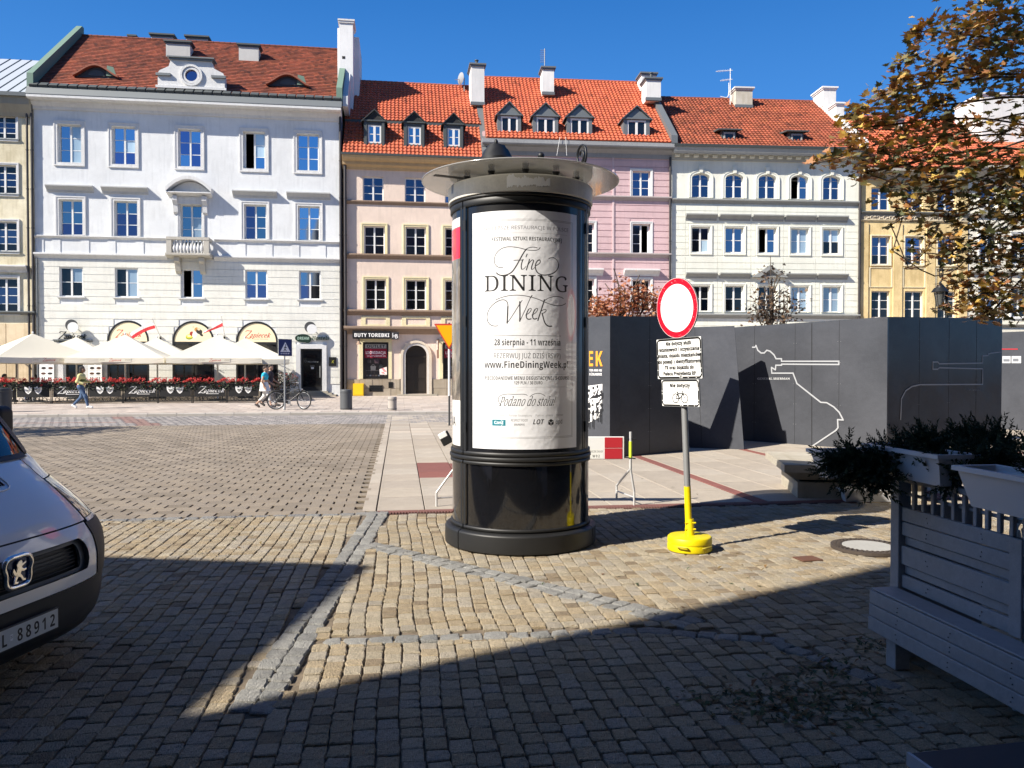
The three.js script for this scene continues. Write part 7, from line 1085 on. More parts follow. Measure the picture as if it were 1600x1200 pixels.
function bounds(bones, m) { const lo = [9, 9, 9], hi = [-9, -9, -9]; for (const [a, b, r0, r1] of bones) for (const q of [a, b]) for (let i = 0; i < 3; i++) { lo[i] = Math.min(lo[i], q[i] - Math.max(r0, r1) - m); hi[i] = Math.max(hi[i], q[i] + Math.max(r0, r1) + m); } return [lo, hi]; }
const meshBones = (bones, k, res, grow = 0, cut) => { const [lo, hi] = bounds(bones, .05 + grow), f = sdf(bones, k, grow); return field3(cut ? (x, y, z) => Math.max(f(x, y, z), cut(x, y, z)) : f, lo, hi, res); };
// one hand: palm, four fingers and a thumb, slightly curled; x runs towards the fingertips, y is the back of the hand, z towards the thumb
const handGeo = (() => { const b = [[[0, 0, 0], [.05, 0, .012], .018, .017], [[0, 0, -.01], [.055, 0, -.022], .016, .015], [[.05, 0, .02], [.055, 0, -.022], .014, .013]]; [[.062, .022, .074, .0085], [.066, .008, .082, .009], [.063, -.007, .076, .0085], [.058, -.021, .060, .0075]].forEach(([x, z, l, r]) => { const m = [x + l * .45, -.006, z * 1.15]; b.push([[x - .02, 0, z], m, r + .001, r], [m, [x + l * .75, -.028, z * 1.15], r, r * .9], [[x + l * .75, -.028, z * 1.15], [x + l * .78, -.05, z * 1.1], r * .9, r * .8]); }); b.push([[.012, -.004, .02], [.040, -.014, .048], .012, .010], [[.040, -.014, .048], [.068, -.022, .052], .010, .0085]); return meshBones(b, .008, 40); })();
const headGeo = (() => { const f0 = sdf([[[-.015, .055, 0], [.012, .06, 0], .082, .078], [[.02, -.02, 0], [.045, -.055, 0], .058, .042], [[-.03, 0, 0], [.02, 0, 0], .070, .066]], .05), f1 = sdf([[[.088, .022, 0], [.108, -.012, 0], .009, .013]], .01), ears = sdf([[[-.005, .02, .076], [-.012, -.02, .074], .015, .011], [[-.005, .02, -.076], [-.012, -.02, -.074], .015, .011]], .01), eye = sdf([[[.098, .025, .032], [.098, .025, .033], .016, .016], [[.098, .025, -.032], [.098, .025, -.033], .016, .016]], .001), mouth = sdf([[[.092, -.045, .02], [.092, -.045, -.02], .005, .005]], .001), sm = (a, b, k) => { const h = Math.max(0, k - Math.abs(a - b)) / k; return Math.min(a, b) - h * h * k * .25; }; return field3((x, y, z) => Math.max(Math.max(sm(sm(f0(x, y, z), f1(x, y, z), .012), ears(x, y, z), .008), -eye(x, y, z)), -mouth(x, y, z)), [-.13, -.13, -.12], [.14, .16, .12], 56); })();
function person(label, pos, turn, J, look, o = {}) {      // J: joints in metres; x is forward, y up, z to the person's right
  const t = thing('person', label, 'person', pos, turn), skin = S(look.skin || [.42, .24, .16], { roughness: .6 }), f = o.fem ? .92 : 1, B = (a, b, r0, r1) => [J[a], J[b], r0 * f, r1 * f];
  const sh = (q) => B('chest', q, .10, .062), arms = [['shR', 'elR', 'wrR'], ['shL', 'elL', 'wrL']], legs = [['hipR', 'knR', 'anR', 'toR'], ['hipL', 'knL', 'anL', 'toL']];
  const torso = [B('pelvis', 'waist', .13, .115), B('waist', 'chest', .115, .135), sh('shR'), sh('shL'), [J.hipR, J.hipL, .105 * f, .105 * f], [J.chest, J.neck, .085 * f, .052 * f]];
  const neck = [B('neck', 'head', .050, .048)], arm = arms.flatMap(([s, e, w]) => [B(s, e, .052, .042), B(e, w, .040, .027)]), leg = legs.flatMap(([h, k, a]) => [B(h, k, .088, .058), B(k, a, .056, .036)]), foot = legs.map(([, , a, q]) => B(a, q, .038, .030));
  const geos = [meshBones([...torso, ...neck, ...arm, ...leg, ...foot], .06, 84)], V = (n) => new THREE.Vector3(...J[n]);
  for (const [i, [, e, w]] of arms.entries()) { const d = V(w).sub(V(e)).normalize(), side = new THREE.Vector3(1, 0, 0).cross(d).lengthSq() > .05 ? new THREE.Vector3(1, 0, 0) : new THREE.Vector3(0, 0, i ? -1 : 1), z = side.clone().addScaledVector(d, -side.dot(d)).normalize(), y = new THREE.Vector3().crossVectors(z, d); geos.push(handGeo.clone().applyMatrix4(new THREE.Matrix4().makeBasis(d, y, z).setPosition(V(w)))); }
  const hq = new THREE.Quaternion().setFromEuler(new THREE.Euler(0, o.headTurn || 0, o.headNod || 0)), hp = V('head').add(new THREE.Vector3(.02, .06, 0)); geos.push(headGeo.clone().applyQuaternion(hq).translate(hp.x, hp.y, hp.z));
  part('body', geo(geos.map((g) => { const q = g.clone(); q.deleteAttribute('uv'); return q; })), skin, t);
  const onHead = (g) => g.applyQuaternion(hq).translate(hp.x, hp.y, hp.z);
  part('eyes', geo([-.031, .031].map((z) => onHead(new THREE.SphereGeometry(.013, 10, 8).translate(.080, .025, z)))), S([.04, .03, .03], { roughness: .2 }), t);
  const hair = look.hair; { const b = hair.long ? [[[-.03, .08, 0], [.005, .09, 0], .092, .082], [[-.06, .04, 0], [-.075, -.10, 0], .078, .070], [[-.03, .02, .062], [-.05, -.10, .066], .036, .032], [[-.03, .02, -.062], [-.05, -.10, -.066], .036, .032]] : [[[-.03, .075, 0], [.005, .088, 0], .090, .080], [[-.045, .04, 0], [-.055, -.005, 0], .074, .062]], s0 = sdf(b, .03), cu = hair.curly ? .012 : .003; const g = field3((x, y, z) => Math.max(s0(x, y, z) + cu * Math.sin(x * 120) * Math.sin(y * 110 + 1) * Math.sin(z * 115), x - .052 + Math.max(0, .03 - y) * .9), [-.2, -.24, -.16], [.12, .20, .16], 48); part('hair', geo(onHead(g)), S(hair.color, { roughness: .7 }), t); }
  const wear = (name, bones, grow, col, cut, res = 64, k = .06, extra = {}) => part(name, geo(meshBones(bones, k, res, grow, cut)), S(col, { roughness: .85, ...extra }), t);
  if (look.top) wear(look.topName || 'shirt', [...torso, ...(look.sleeves === 'long' ? arm : arms.map(([s, e]) => { const a = J[s], b = J[e], u = look.sleeves === 'none' ? .05 : .62; return [a, a.map((x, i) => lerp(x, b[i], u)), .058 * f, .052 * f]; }))], .016, look.top, (x, y, z) => (look.hem ? look.hem - y : J.pelvis[1] - .06 - y));
  if (look.band) for (const [y0, y1, c, n] of look.band) wear(n, torso.slice(0, 4), .022, c, (x, y, z) => Math.max(y0 - y, y - y1), 56);
  if (look.skirt) wear('skirt', [[J.waist, J.pelvis, .12, .14], [J.pelvis, [lerp(J.knR[0], J.knL[0], .5) - .05, J.pelvis[1] - look.skirt, 0], .15, .24]], .01, look.skirtColor, (x, y) => Math.max(y - J.waist[1], J.pelvis[1] - look.skirt + .05 - y));
  if (look.trousers) wear('trousers', [torso[0], torso[4], ...leg], .014, look.trousers, (x, y) => Math.max(y - J.waist[1] + .02, (look.cuff ?? .07) - y));
  if (look.shoes) for (const [, , a, q] of legs) { const A = J[a], Q = J[q]; wear('shoe', [[A, Q, .040, .034], [[A[0] - .03 * Math.sign(Q[0] - A[0] || 1), A[1] - .03, A[2]], Q, .036, .032]], .008, look.shoes, (x, y) => y - A[1] - .03, 32, .03); }
  return { t, J };
}
const walkJ = (s, o = {}) => ({ pelvis: [0, .95 * s, 0], waist: [.01, 1.08 * s, 0], chest: [.03, 1.32 * s, 0], neck: [.03, 1.45 * s, 0], head: [.045, 1.545 * s, 0], shR: [.02, 1.385 * s, .165 * s], shL: [.02, 1.385 * s, -.165 * s], elR: o.elR || [-.10, 1.12 * s, .22 * s], wrR: o.wrR || [.02, .90 * s, .24 * s], elL: o.elL || [.10, 1.13 * s, -.22 * s], wrL: o.wrL || [.30, 1.0 * s, -.20 * s], hipR: [0, .91 * s, .09 * s], hipL: [0, .91 * s, -.09 * s], knR: [.20, .52 * s, .09 * s], anR: [.30, .10 * s, .09 * s], toR: [.45, .055 * s, .09 * s], knL: [-.02, .49 * s, -.09 * s], anL: [-.34, .16 * s, -.09 * s], toL: [-.24, .05 * s, -.09 * s] });
{
  const feet = (px, py) => onGround(px, py, .1);
  person('person with dark curly hair in a striped green top and jeans walking past the fence', feet(127, 638.5), GT - .05, walkJ(.97, { elR: [-.06, 1.10, .22], wrR: [.16, 1.02, .20], elL: [.10, 1.10, -.2], wrL: [.32, 1.10, -.12] }), { skin: [.28, .16, .10], hair: { color: [.012, .009, .008], long: true, curly: true }, top: [.60, .56, .26], sleeves: 'long', band: [[1.10, 1.20, [.09, .12, .03], 'green_stripe'], [.96, 1.04, [.42, .08, .07], 'red_hem']], trousers: [.055, .10, .19], shoes: [.75, .75, .74] }, { fem: 1 });
  person('person in a blue top, white wrap and pale trousers walking beside a companion', feet(413, 637), GT - .05, walkJ(.99, { elR: [-.04, 1.1, .22], wrR: [.06, .86, .22] }), { skin: [.42, .25, .17], hair: { color: [.035, .022, .016] }, top: [.02, .42, .62], sleeves: 'none', hem: 1.16, skirt: .30, skirtColor: [.74, .74, .73], trousers: [.60, .59, .56], cuff: .30, shoes: [.06, .05, .05] }, { fem: 1 });
  person('person in dark clothes with short dark hair walking on the far side of the couple', feet(421, 635), GT - .05, walkJ(1.03), { skin: [.42, .26, .18], hair: { color: [.02, .015, .012] }, top: [.03, .024, .035], sleeves: 'short', trousers: [.045, .04, .045], shoes: [.05, .045, .04] });
  const sit = (s = 1) => ({ pelvis: [0, .54, 0], waist: [.0, .68, 0], chest: [.03, .93, 0], neck: [.05, 1.06, 0], head: [.075, 1.15, 0], shR: [.03, .99, .165], shL: [.03, .99, -.165], elR: [.10, .75, .22], wrR: [.36, .84, .14], elL: [.12, .74, -.22], wrL: [.34, .86, -.12], hipR: [.02, .50, .09], hipL: [.02, .50, -.09], knR: [.44, .52, .11], anR: [.42, .10, .11], toR: [.57, .055, .11], knL: [.44, .52, -.11], anL: [.46, .10, -.11], toL: [.61, .055, -.11] });
  const chair = (p, turn, label, src) => { if (src) return copyOf(src, label, p, turn); const c = thing('cafe_chair', label, 'chair', p, turn, 'chairs on the terrace'), m = S([.05, .035, .025], { roughness: .6 }); add('seat', rbox(.42, .04, .42, .01).translate(0, .43, 0), m, c); for (const [x, z] of [[-1, -1], [1, -1], [-1, 1], [1, 1]]) add('leg', bar([x * .18, 0, z * .18], [x * .17, .43, z * .17], .018), m, c); add('backrest', [rbox(.03, .30, .40, .01).rotateZ(.12).translate(-.21, .73, 0), bar([-.18, .43, -.18], [-.24, .86, -.18], .016), bar([-.18, .43, .18], [-.24, .86, .18], .016)], m, c); return c; };
  const aS = 41.9, p1 = ra(rAt(4, aS), aS, .1), p2 = ra(rAt(57, aS), aS, .1);
  person('person in dark clothes with tied hair sitting at the terrace at the left edge', p1, GT, sit(), { skin: [.30, .17, .11], hair: { color: [.012, .01, .01], long: true }, top: [.025, .02, .03], sleeves: 'short', trousers: [.04, .04, .05], shoes: [.03, .03, .03] }, { headNod: -.25, fem: 1 });
  person('person in a white top with dark hair sitting at the terrace before the menu board', p2, GT + Math.PI, sit(), { skin: [.34, .19, .12], hair: { color: [.012, .01, .01] }, top: [.66, .62, .64], sleeves: 'short', trousers: [.10, .12, .2], shoes: [.05, .05, .05] }, { headNod: -.2 });
  const cc = chair(p1.clone().add(new THREE.Vector3(-.02, 0, 0)), GT, 'dark wooden cafe chair under the guest at the left edge'); chair(p2.clone().add(new THREE.Vector3(.02, 0, 0)), GT + Math.PI, 'dark wooden cafe chair under the guest in white', cc);
}
// ---------- white van at the left edge ----------
{
  const o = new THREE.Vector3(-2.555, 0, -4.10), t = thing('delivery_van', 'white delivery van with dark grille and chrome lion badge at the left edge', 'van', o, rad(-9)); // x forward, -z towards the far side
  const tab = [[.18, .07, .34, .97], [.24, .03, .29, .985], [.32, .01, .265, .995], [.45, 0, .25, 1.0], [.6, 0, .24, 1.0], [.70, .03, .25, .995], [.78, .08, .29, .98], [.86, .14, .355, .96], [.95, .23, .45, .935], [1.05, .36, .57, .91], [1.17, .55, .685, .885], [1.45, .80, .89, .85], [1.75, 1.06, 1.12, .81], [2.0, 1.28, 1.34, .78], [2.12, 1.5, 1.56, .75]];
  const row = (h) => { let i = 0; while (i < tab.length - 2 && h > tab[i + 1][0]) i++; const a = tab[i], b = tab[i + 1], u = Math.max(0, Math.min(1, (h - a[0]) / (b[0] - a[0]))); const sm = (k) => { const p0 = (tab[Math.max(0, i - 1)])[k], p1 = a[k], p2 = b[k], p3 = (tab[Math.min(tab.length - 1, i + 2)])[k]; return p1 + .5 * u * (p2 - p0 + u * (2 * p0 - 5 * p1 + 4 * p2 - p3 + u * (3 * (p1 - p2) + p3 - p0))); }; return [sm(1), sm(2), sm(3)]; };
  const Sf = (h, q, off = 0) => { const P1 = (hh, qq) => { const [s0, s1, w] = row(hh), a = Math.abs(qq); return new THREE.Vector3(-(s0 + (s1 - s0) * Math.pow(a, 3.8)), hh, -qq * w); }; const p = P1(h, q); if (!off) return p; const e = .01, a = P1(h + e, q).sub(P1(h - e, q)), b = P1(h, q + e).sub(P1(h, q - e)), n = new THREE.Vector3().crossVectors(a, b).normalize(); if (n.x < 0) n.negate(); return p.addScaledVector(n, off); };
  const patch = (name, h0, h1, q0, q1, off, mat, par = t, keep, nh = 24, nq = 40, rim) => { // h0/h1 and q0/q1 may be functions of the other coordinate
    const F = (f, x) => (typeof f === 'function' ? f(x) : f), pt = (i, j) => { const v = j / nq, u = i / nh; let q = lerp(F(q0, .5), F(q1, .5), v), h = lerp(F(h0, q), F(h1, q), u); if (typeof q0 === 'function' || typeof q1 === 'function') { h = lerp(F(h0, 0), F(h1, 0), u); q = lerp(F(q0, h), F(q1, h), v); } return { h, q }; }, pos = [], uvs = [];
    for (let i = 0; i < nh; i++) for (let j = 0; j < nq; j++) { const c = [pt(i, j), pt(i, j + 1), pt(i + 1, j + 1), pt(i + 1, j)], mid = { h: (c[0].h + c[2].h) / 2, q: (c[0].q + c[2].q) / 2 }; if (keep && !keep(mid.h, mid.q)) continue; const P4 = c.map((k) => Sf(k.h, k.q, off)); for (const k of [0, 1, 2, 0, 2, 3]) { pos.push(...P4[k].toArray()); } }
    const g = new THREE.BufferGeometry(); g.setAttribute('position', new THREE.Float32BufferAttribute(pos, 3)); return part(name, geo(smooth(Object.assign(g, {}))), mat, par); };
  const paint = P([.84, .85, .86], { roughness: .35, clearcoat: 1, clearcoatRoughness: .04 }), plastic = S([.028, .029, .031], { roughness: .6, map: T.slab }), glass = P([.006, .008, .010], { roughness: .03, ior: 1.7 });
  // inner shell and the body behind
  const prof = [[-.55, .22], [-.62, 1.0], [-.84, 1.12], [-1.5, 2.03], [-1.7, 2.16], [-5.2, 2.2], [-5.25, .3]];
  add('body', [poly(prof, 1.2).translate(0, 0, -.6), poly([[-1.5, .35], [-1.5, 1.5], [-1.9, 2.10], [-5.15, 2.15], [-5.2, .35]], 1.56).translate(0, 0, -.78)], paint, t); add('front_shell', [poly([[-.36, .25], [-.20, .5], [-.22, .70], [-.36, .90], [-.60, 1.08], [-.72, 1.12], [-.8, .25]], 1.2).translate(0, 0, -.6)], M.black, t);
  patch('bumper_skirt', .18, .462, -.999, .999, 0, plastic); for (const s of [-1, 1]) patch('bumper_corner', .468, (q) => .775, s > 0 ? .705 : -.999, s > 0 ? .999 : -.705, .006, plastic);
  const gq = (h) => .60 - .05 * Math.pow(Math.abs((h - .615) / .1), 3); // grille opening
  patch('bumper_panel', .468, .782, -.70, .70, 0, paint, t, (h, q) => !(h > .535 && h < .715 && Math.abs(q) < gq(h)), 110, 240); patch('grille_surround', .525, .725, -.62, .62, -.035, S([.20, .205, .21], { roughness: .45 }), t, (h, q) => !(h > .548 && h < .702 && Math.abs(q) < gq(h) - .035), 100, 200); patch('grille', .53, .72, -.61, .61, -.075, M.black); const gr = []; for (let h = .56; h < .70; h += .024) { const l = []; for (let q = -.55; q <= .55; q += .05) l.push(Sf(h, q, -.06).toArray()); gr.push(tube(l, .004, 40, 5)); } stuff(add('grille_bars', gr, plastic, t));
  patch('bonnet', .79, 1.165, (h) => -(.73 + .22 * Math.max(0, h - .9)), (h) => .73 + .22 * Math.max(0, h - .9), 0, paint, t, null, 40, 50);
  for (const s of [-1, 1]) { patch('headlight', .80, 1.03, s > 0 ? (h) => .742 + .22 * Math.max(0, h - .9) : (h) => -.999, s > 0 ? (h) => .999 : (h) => -(.742 + .22 * Math.max(0, h - .9)), .003, P([.13, .12, .10], { roughness: .06, ior: 1.6, clearcoat: 1 }), t, null, 16, 10); patch('headlight_base', .772, .796, s > 0 ? .75 : -.999, s > 0 ? .999 : -.75, .002, paint, t, null, 3, 10); patch('fender', 1.036, 1.165, s > 0 ? (h) => .742 + .22 * (h - .9) : (h) => -.999, s > 0 ? (h) => .999 : (h) => -(.742 + .22 * (h - .9)), 0, paint, t, null, 8, 10); patch('windscreen_pillar', 1.172, 2.1, s > 0 ? .93 : -1.0, s > 0 ? 1.0 : -.93, .006, S([.03, .03, .032], { roughness: .5 }), t, null, 24, 6); }
  patch('windscreen', 1.178, 2.08, -.925, .925, 0, glass, t, null, 30, 30); patch('scuttle', 1.150, 1.178, -.9, .9, .008, plastic, t, null, 3, 30);
  for (const s of [-1, 1]) { const g = [], hs = [.2, .32, .45, .6, .75, .9, 1.05, 1.17, 1.45, 1.75, 2.0, 2.12]; part('side_panel', geo(quadMesh(hs.map((h) => { const a = Sf(h, s * .999), w = row(h)[2]; return [a.toArray(), [-1.6 > a.x ? a.x - .01 : -1.6, h, -s * (w + .01)], [-5.2, h, -s * (w + .01)]]; }))), paint, t); }
  part('roof', geo(quadMesh([[1, .75], [0, .78], [-1, .75]].map(([s, w]) => [Sf(2.1, s * .98).toArray(), [-3, 2.2 + (s ? 0 : .04), -s * w], [-5.2, 2.2 + (s ? 0 : .04), -s * w]]))), paint, t);
  const vents = []; { const vt = add('bonnet_vent', new THREE.BoxGeometry(.001, .001, .001).translate(-.5, 1.08, 0), plastic, t); for (let i = 0; i < 6; i++) { const q = .22 + i * .028; add('vent_slot', tube([Sf(1.045, q, .002).toArray(), Sf(1.075, q, .003).toArray(), Sf(1.105, q, .002).toArray()], .007, 6, 5), M.black, vt); } const rimP = [[1.035, .195], [1.035, .385], [1.115, .38], [1.115, .20]].map(([h, q]) => Sf(h, q, .003).toArray()); add('vent_rim', tube(rimP, .005, 24, 5, true), paint, vt); }
  // badge
  { const c = Sf(.655, 0, .012), ring = [], N = 40; for (let i = 0; i < N; i++) { const a = i / N * 6.2832, s = Math.sign(Math.cos(a)) * Math.pow(Math.abs(Math.cos(a)), .5), u = Math.sign(Math.sin(a)) * Math.pow(Math.abs(Math.sin(a)), .5); ring.push([c.x + .012, c.y + u * .078, s * .092 * (u > 0 ? 1 : .88)]); }
    const chrome = S([.72, .72, .74], { roughness: .08, metalness: 1 }), b = add('badge', tube(ring, .014, 80, 8, true), chrome, t), ins = new THREE.Shape(ring.map((p) => new THREE.Vector2(-p[2], p[1]))); add('badge_plate', new THREE.ExtrudeGeometry(ins, { depth: .012, bevelEnabled: false }).rotateY(Math.PI / 2).translate(c.x - .004, 0, 0), S([.03, .05, .12], { roughness: .15, metalness: .5 }), b);
    // a rearing lion: head, body, legs and tail as one chrome relief
    const L = [[-.005, .062], [.012, .066], [.022, .056], [.020, .044], [.034, .048], [.050, .054], [.052, .046], [.036, .038], [.020, .032], [.016, .018], [.034, .010], [.052, .012], [.054, .004], [.034, -.002], [.014, .002], [.006, -.012], [.020, -.028], [.032, -.048], [.048, -.052], [.046, -.060], [.024, -.058], [.008, -.034], [-.010, -.026], [-.024, -.044], [-.030, -.060], [-.014, -.062], [-.016, -.068], [-.044, -.066], [-.036, -.040], [-.030, -.020], [-.044, -.010], [-.052, .010], [-.046, .026], [-.054, .028], [-.060, .008], [-.050, -.016], [-.034, -.028], [-.026, -.004], [-.016, .022], [-.022, .044]];
    add('lion', new THREE.ExtrudeGeometry(new THREE.Shape(L.map(([x, y]) => new THREE.Vector2(x * .84, y * .86 + c.y))), { depth: .008, bevelEnabled: true, bevelSize: .003, bevelThickness: .004, bevelSegments: 2 }).rotateY(Math.PI / 2).translate(c.x + .012, 0, 0), chrome, b); }
  // number plate
  { const c = Sf(.345, 0, .03), b = add('number_plate', rbox(.016, .118, .53, .004).translate(c.x, c.y, 0), M.black, t); part('plate_print', geo(plane(.52, .11).rotateY(Math.PI / 2).translate(c.x + .0095, c.y, 0), true), canvasMat(1040, 220, (x) => { x.fillStyle = '#cfd2d0'; x.fillRect(0, 0, 1040, 220); x.fillStyle = '#1c3f94'; x.fillRect(0, 0, 80, 220); x.fillStyle = '#e8e8e8'; fitText(x, 'PL', 40, 180, 44, 'bold 50px sans-serif'); x.fillStyle = '#141414'; const ch = 'WL 88912'; [140, 262, 0, 470, 585, 700, 812, 930].forEach((cx, i) => { if (ch[i] !== ' ') fitText(x, ch[i], cx + 20, 178, 82, 'bold 178px sans-serif'); }); x.fillStyle = '#f4f4f4'; x.fillRect(362, 80, 34, 64); x.fillStyle = '#666'; x.fillRect(366, 96, 26, 5); x.fillRect(366, 112, 26, 5); x.strokeStyle = '#111'; x.lineWidth = 7; x.strokeRect(4, 4, 1032, 212); }, { roughness: .4 }), b); }
  for (const s of [-1, 1]) { const w = add('door_mirror', rbox(.12, .20, .16, .05, 3).translate(-.98, 1.36, -s * 1.00), plastic, t); add('mirror_arm', [rbox(.10, .05, .16, .02).translate(-.98, 1.25, -s * .92)], plastic, w); add('mirror_glass', rbox(.01, .16, .12, .003).translate(-1.044, 1.36, -s * 1.00), S([.5, .5, .5], { metalness: 1, roughness: .05 }), w); }
  for (const s of [-1, 1]) for (const x of [-1.0, -4.2]) { const w = part('wheel', geo(cyl(.33, .33, .22, 28).rotateX(Math.PI / 2)), S([.015, .015, .015], { roughness: .9 }), t, [x, .33, -s * .84]); part('hubcap', geo(cyl(.19, .21, .02, 20).rotateX(Math.PI / 2)), M.steel, w, [0, 0, -s * .115]); }
  { const wp = []; for (const q of [.15, .62]) wp.push(Sf(1.19, q, .02).toArray()); add('wiper', [bar(Sf(1.185, .3, .02).toArray(), Sf(1.32, .75, .03).toArray(), .008), bar(Sf(1.21, .45, .03).toArray(), Sf(1.42, .84, .03).toArray(), .006)], M.black, t); }
}
// ---------- trees ----------
const leafMatA = P([1, 1, 1], { vertexColors: true, roughness: .65, transmission: .30, thickness: 0 });
function mapleLeaf(s) { // a five-lobed blade, folded a little along its ribs
  const L = [[0, -.12], [.18, -.02], [.42, -.18], [.36, .02], [.62, .10], [.40, .22], [.50, .48], [.24, .40], [.17, .56], [0, .88], [-.17, .56], [-.24, .40], [-.50, .48], [-.40, .22], [-.62, .10], [-.36, .02], [-.42, -.18], [-.18, -.02]], pos = [], c = [0, .10, .02];
  for (let i = 0; i < L.length; i++) { const a = L[i], b = L[(i + 1) % L.length], zf = (q) => -.10 * Math.abs(q[0]) - .06 * q[1] * q[1]; pos.push(c[0] * s, c[1] * s, c[2] * s, a[0] * s, a[1] * s, zf(a) * s, b[0] * s, b[1] * s, zf(b) * s); }
  const g = new THREE.BufferGeometry(); g.setAttribute('position', new THREE.Float32BufferAttribute(pos, 3)); g.computeVertexNormals(); g.setAttribute('uv', new THREE.Float32BufferAttribute(new Float32Array(pos.length / 3 * 2), 2)); return g;
}
function joined(list) { let n = 0; for (const { g } of list) n += g.attributes.position.count; const pos = new Float32Array(n * 3), nor = new Float32Array(n * 3), col = new Float32Array(n * 3), v = new THREE.Vector3(); let o = 0; for (const { g, m, c } of list) { const nm = new THREE.Matrix3().getNormalMatrix(m), p = g.attributes.position, q = g.attributes.normal; for (let i = 0; i < p.count; i++, o++) { v.fromBufferAttribute(p, i).applyMatrix4(m); v.toArray(pos, o * 3); v.fromBufferAttribute(q, i).applyMatrix3(nm).normalize(); v.toArray(nor, o * 3); col.set(c, o * 3); } } const g = new THREE.BufferGeometry(); g.setAttribute('position', new THREE.BufferAttribute(pos, 3)); g.setAttribute('normal', new THREE.BufferAttribute(nor, 3)); g.setAttribute('color', new THREE.BufferAttribute(col, 3)); g.setAttribute('uv', new THREE.BufferAttribute(new Float32Array(n * 2), 2)); return g; }
{
  const rnd = rngOf(404), base = new THREE.Vector3(8.3, 0, -10.8), t = thing('maple_tree', 'maple tree with yellow, brown and green autumn leaves reaching in from the right', 'tree', base), bark = S([.10, .075, .055], { map: T.oldPlaster, roughness: .95 });
  const lv = [1, 1, 1].map((_, i) => mapleLeaf(.086 + i * .012)), list = [], limbs = [], twigs = [];
  add('trunk', [tube([[0, 0, 0], [-.05, 1.5, .05], [.05, 3.2, 0], [-.1, 5, -.1], [0, 7.5, 0]], .20, 20, 10), tube([[0, 0, 0], [0, .25, 0], [0, .5, 0]], .26, 6, 10)], bark, t);
  // clusters of leaves: picture position, distance, spread in metres, number, share of yellow
  const cl = [[1580, 20, 10, .34, 190, .35], [1520, 30, 9.9, .28, 120, .45], [1500, 52, 9.8, .18, 70, .6], [1450, 50, 9.7, .15, 52, .6], [1432, 48, 9.7, .07, 16, .7], [1560, 85, 10.1, .34, 190, .3], [1598, 120, 10.2, .34, 180, .25], [1470, 100, 9.7, .14, 46, .5], [1530, 115, 10, .16, 55, .45], [1425, 88, 9.6, .08, 18, .4], [1405, 100, 9.6, .08, 16, .4], [1412, 130, 9.7, .17, 66, .6], [1455, 130, 9.8, .18, 70, .65], [1375, 150, 9.6, .14, 48, .6], [1345, 170, 9.6, .12, 34, .5], [1420, 165, 9.8, .18, 75, .5], [1470, 165, 9.9, .16, 52, .5], [1385, 190, 9.6, .16, 62, .55], [1335, 200, 9.5, .14, 50, .45], [1440, 205, 9.9, .2, 84, .35], [1500, 200, 10, .18, 74, .35], [1330, 235, 9.4, .17, 72, .6], [1296, 250, 9.3, .11, 30, .75], [1270, 256, 9.3, .05, 9, .9], [1380, 240, 9.6, .2, 95, .45], [1440, 250, 9.8, .24, 130, .35], [1510, 250, 10, .24, 115, .3], [1580, 200, 10.2, .16, 46, .35], [1575, 262, 10.2, .26, 130, .4], [1598, 285, 10.2, .26, 115, .25], [1350, 270, 9.5, .13, 36, .5], [1410, 290, 9.6, .20, 90, .45], [1470, 300, 9.8, .26, 140, .35], [1540, 310, 10, .28, 155, .3], [1590, 335, 10.1, .26, 130, .25], [1425, 325, 9.6, .14, 46, .5], [1480, 345, 9.8, .24, 125, .35], [1545, 365, 10, .28, 155, .2], [1595, 395, 10.1, .28, 150, .15], [1440, 395, 9.5, .12, 34, .5], [1485, 395, 9.7, .18, 74, .35], [1540, 415, 9.9, .26, 140, .15], [1595, 450, 10, .26, 130, .15], [1500, 440, 9.7, .14, 48, .55], [1540, 460, 9.8, .2, 90, .45], [1500, 480, 9.7, .13, 40, .6], [1545, 492, 9.8, .14, 46, .5], [1580, 488, 9.9, .17, 60, .4], [1395, 392, 9.4, .04, 6, .8], [1410, 340, 9.5, .06, 9, .6], [1392, 352, 9.4, .04, 5, .4], [1420, 420, 9.5, .04, 5, .6], [1462, 375, 9.6, .10, 22, .5]];
  const crown = [0, 3.0, 0], anchor = (p) => new THREE.Vector3(0, Math.min(6.5, 2.2 + p.y * .55), 0), P3 = cl.map(([px, py, d]) => at(px, py, d).sub(base));
  P3.forEach((c, i) => { const a = anchor(c), mid = a.clone().lerp(c, .55); mid.y += .25; mid.z += (rnd() - .5) * .4; if (cl[i][3] > .12 && i % 2 === 0) limbs.push(tube([a.toArray(), a.clone().lerp(mid, .5).toArray(), mid.toArray(), c.toArray()], (.010 + .006 * rnd()), 18, 6)); else twigs.push(tube([P3[Math.max(0, i - 1)].distanceTo(c) < 1.2 ? P3[Math.max(0, i - 1)].toArray() : mid.toArray(), c.clone().lerp(P3[Math.max(0, i - 1)], .4).toArray(), c.toArray()], .008, 10, 5)); });
  const tone = (y) => { const q = rnd(); return q < y * .55 ? pick([[.50, .31, .045], [.44, .23, .035], [.56, .37, .06]]) : q < y ? pick([[.34, .15, .04], [.28, .11, .035], [.38, .17, .06]]) : q < y + (1 - y) * .45 ? pick([[.13, .11, .025], [.17, .13, .03], [.21, .13, .035]]) : pick([[.06, .075, .02], [.08, .095, .025], [.05, .06, .018], [.16, .085, .03]]); };
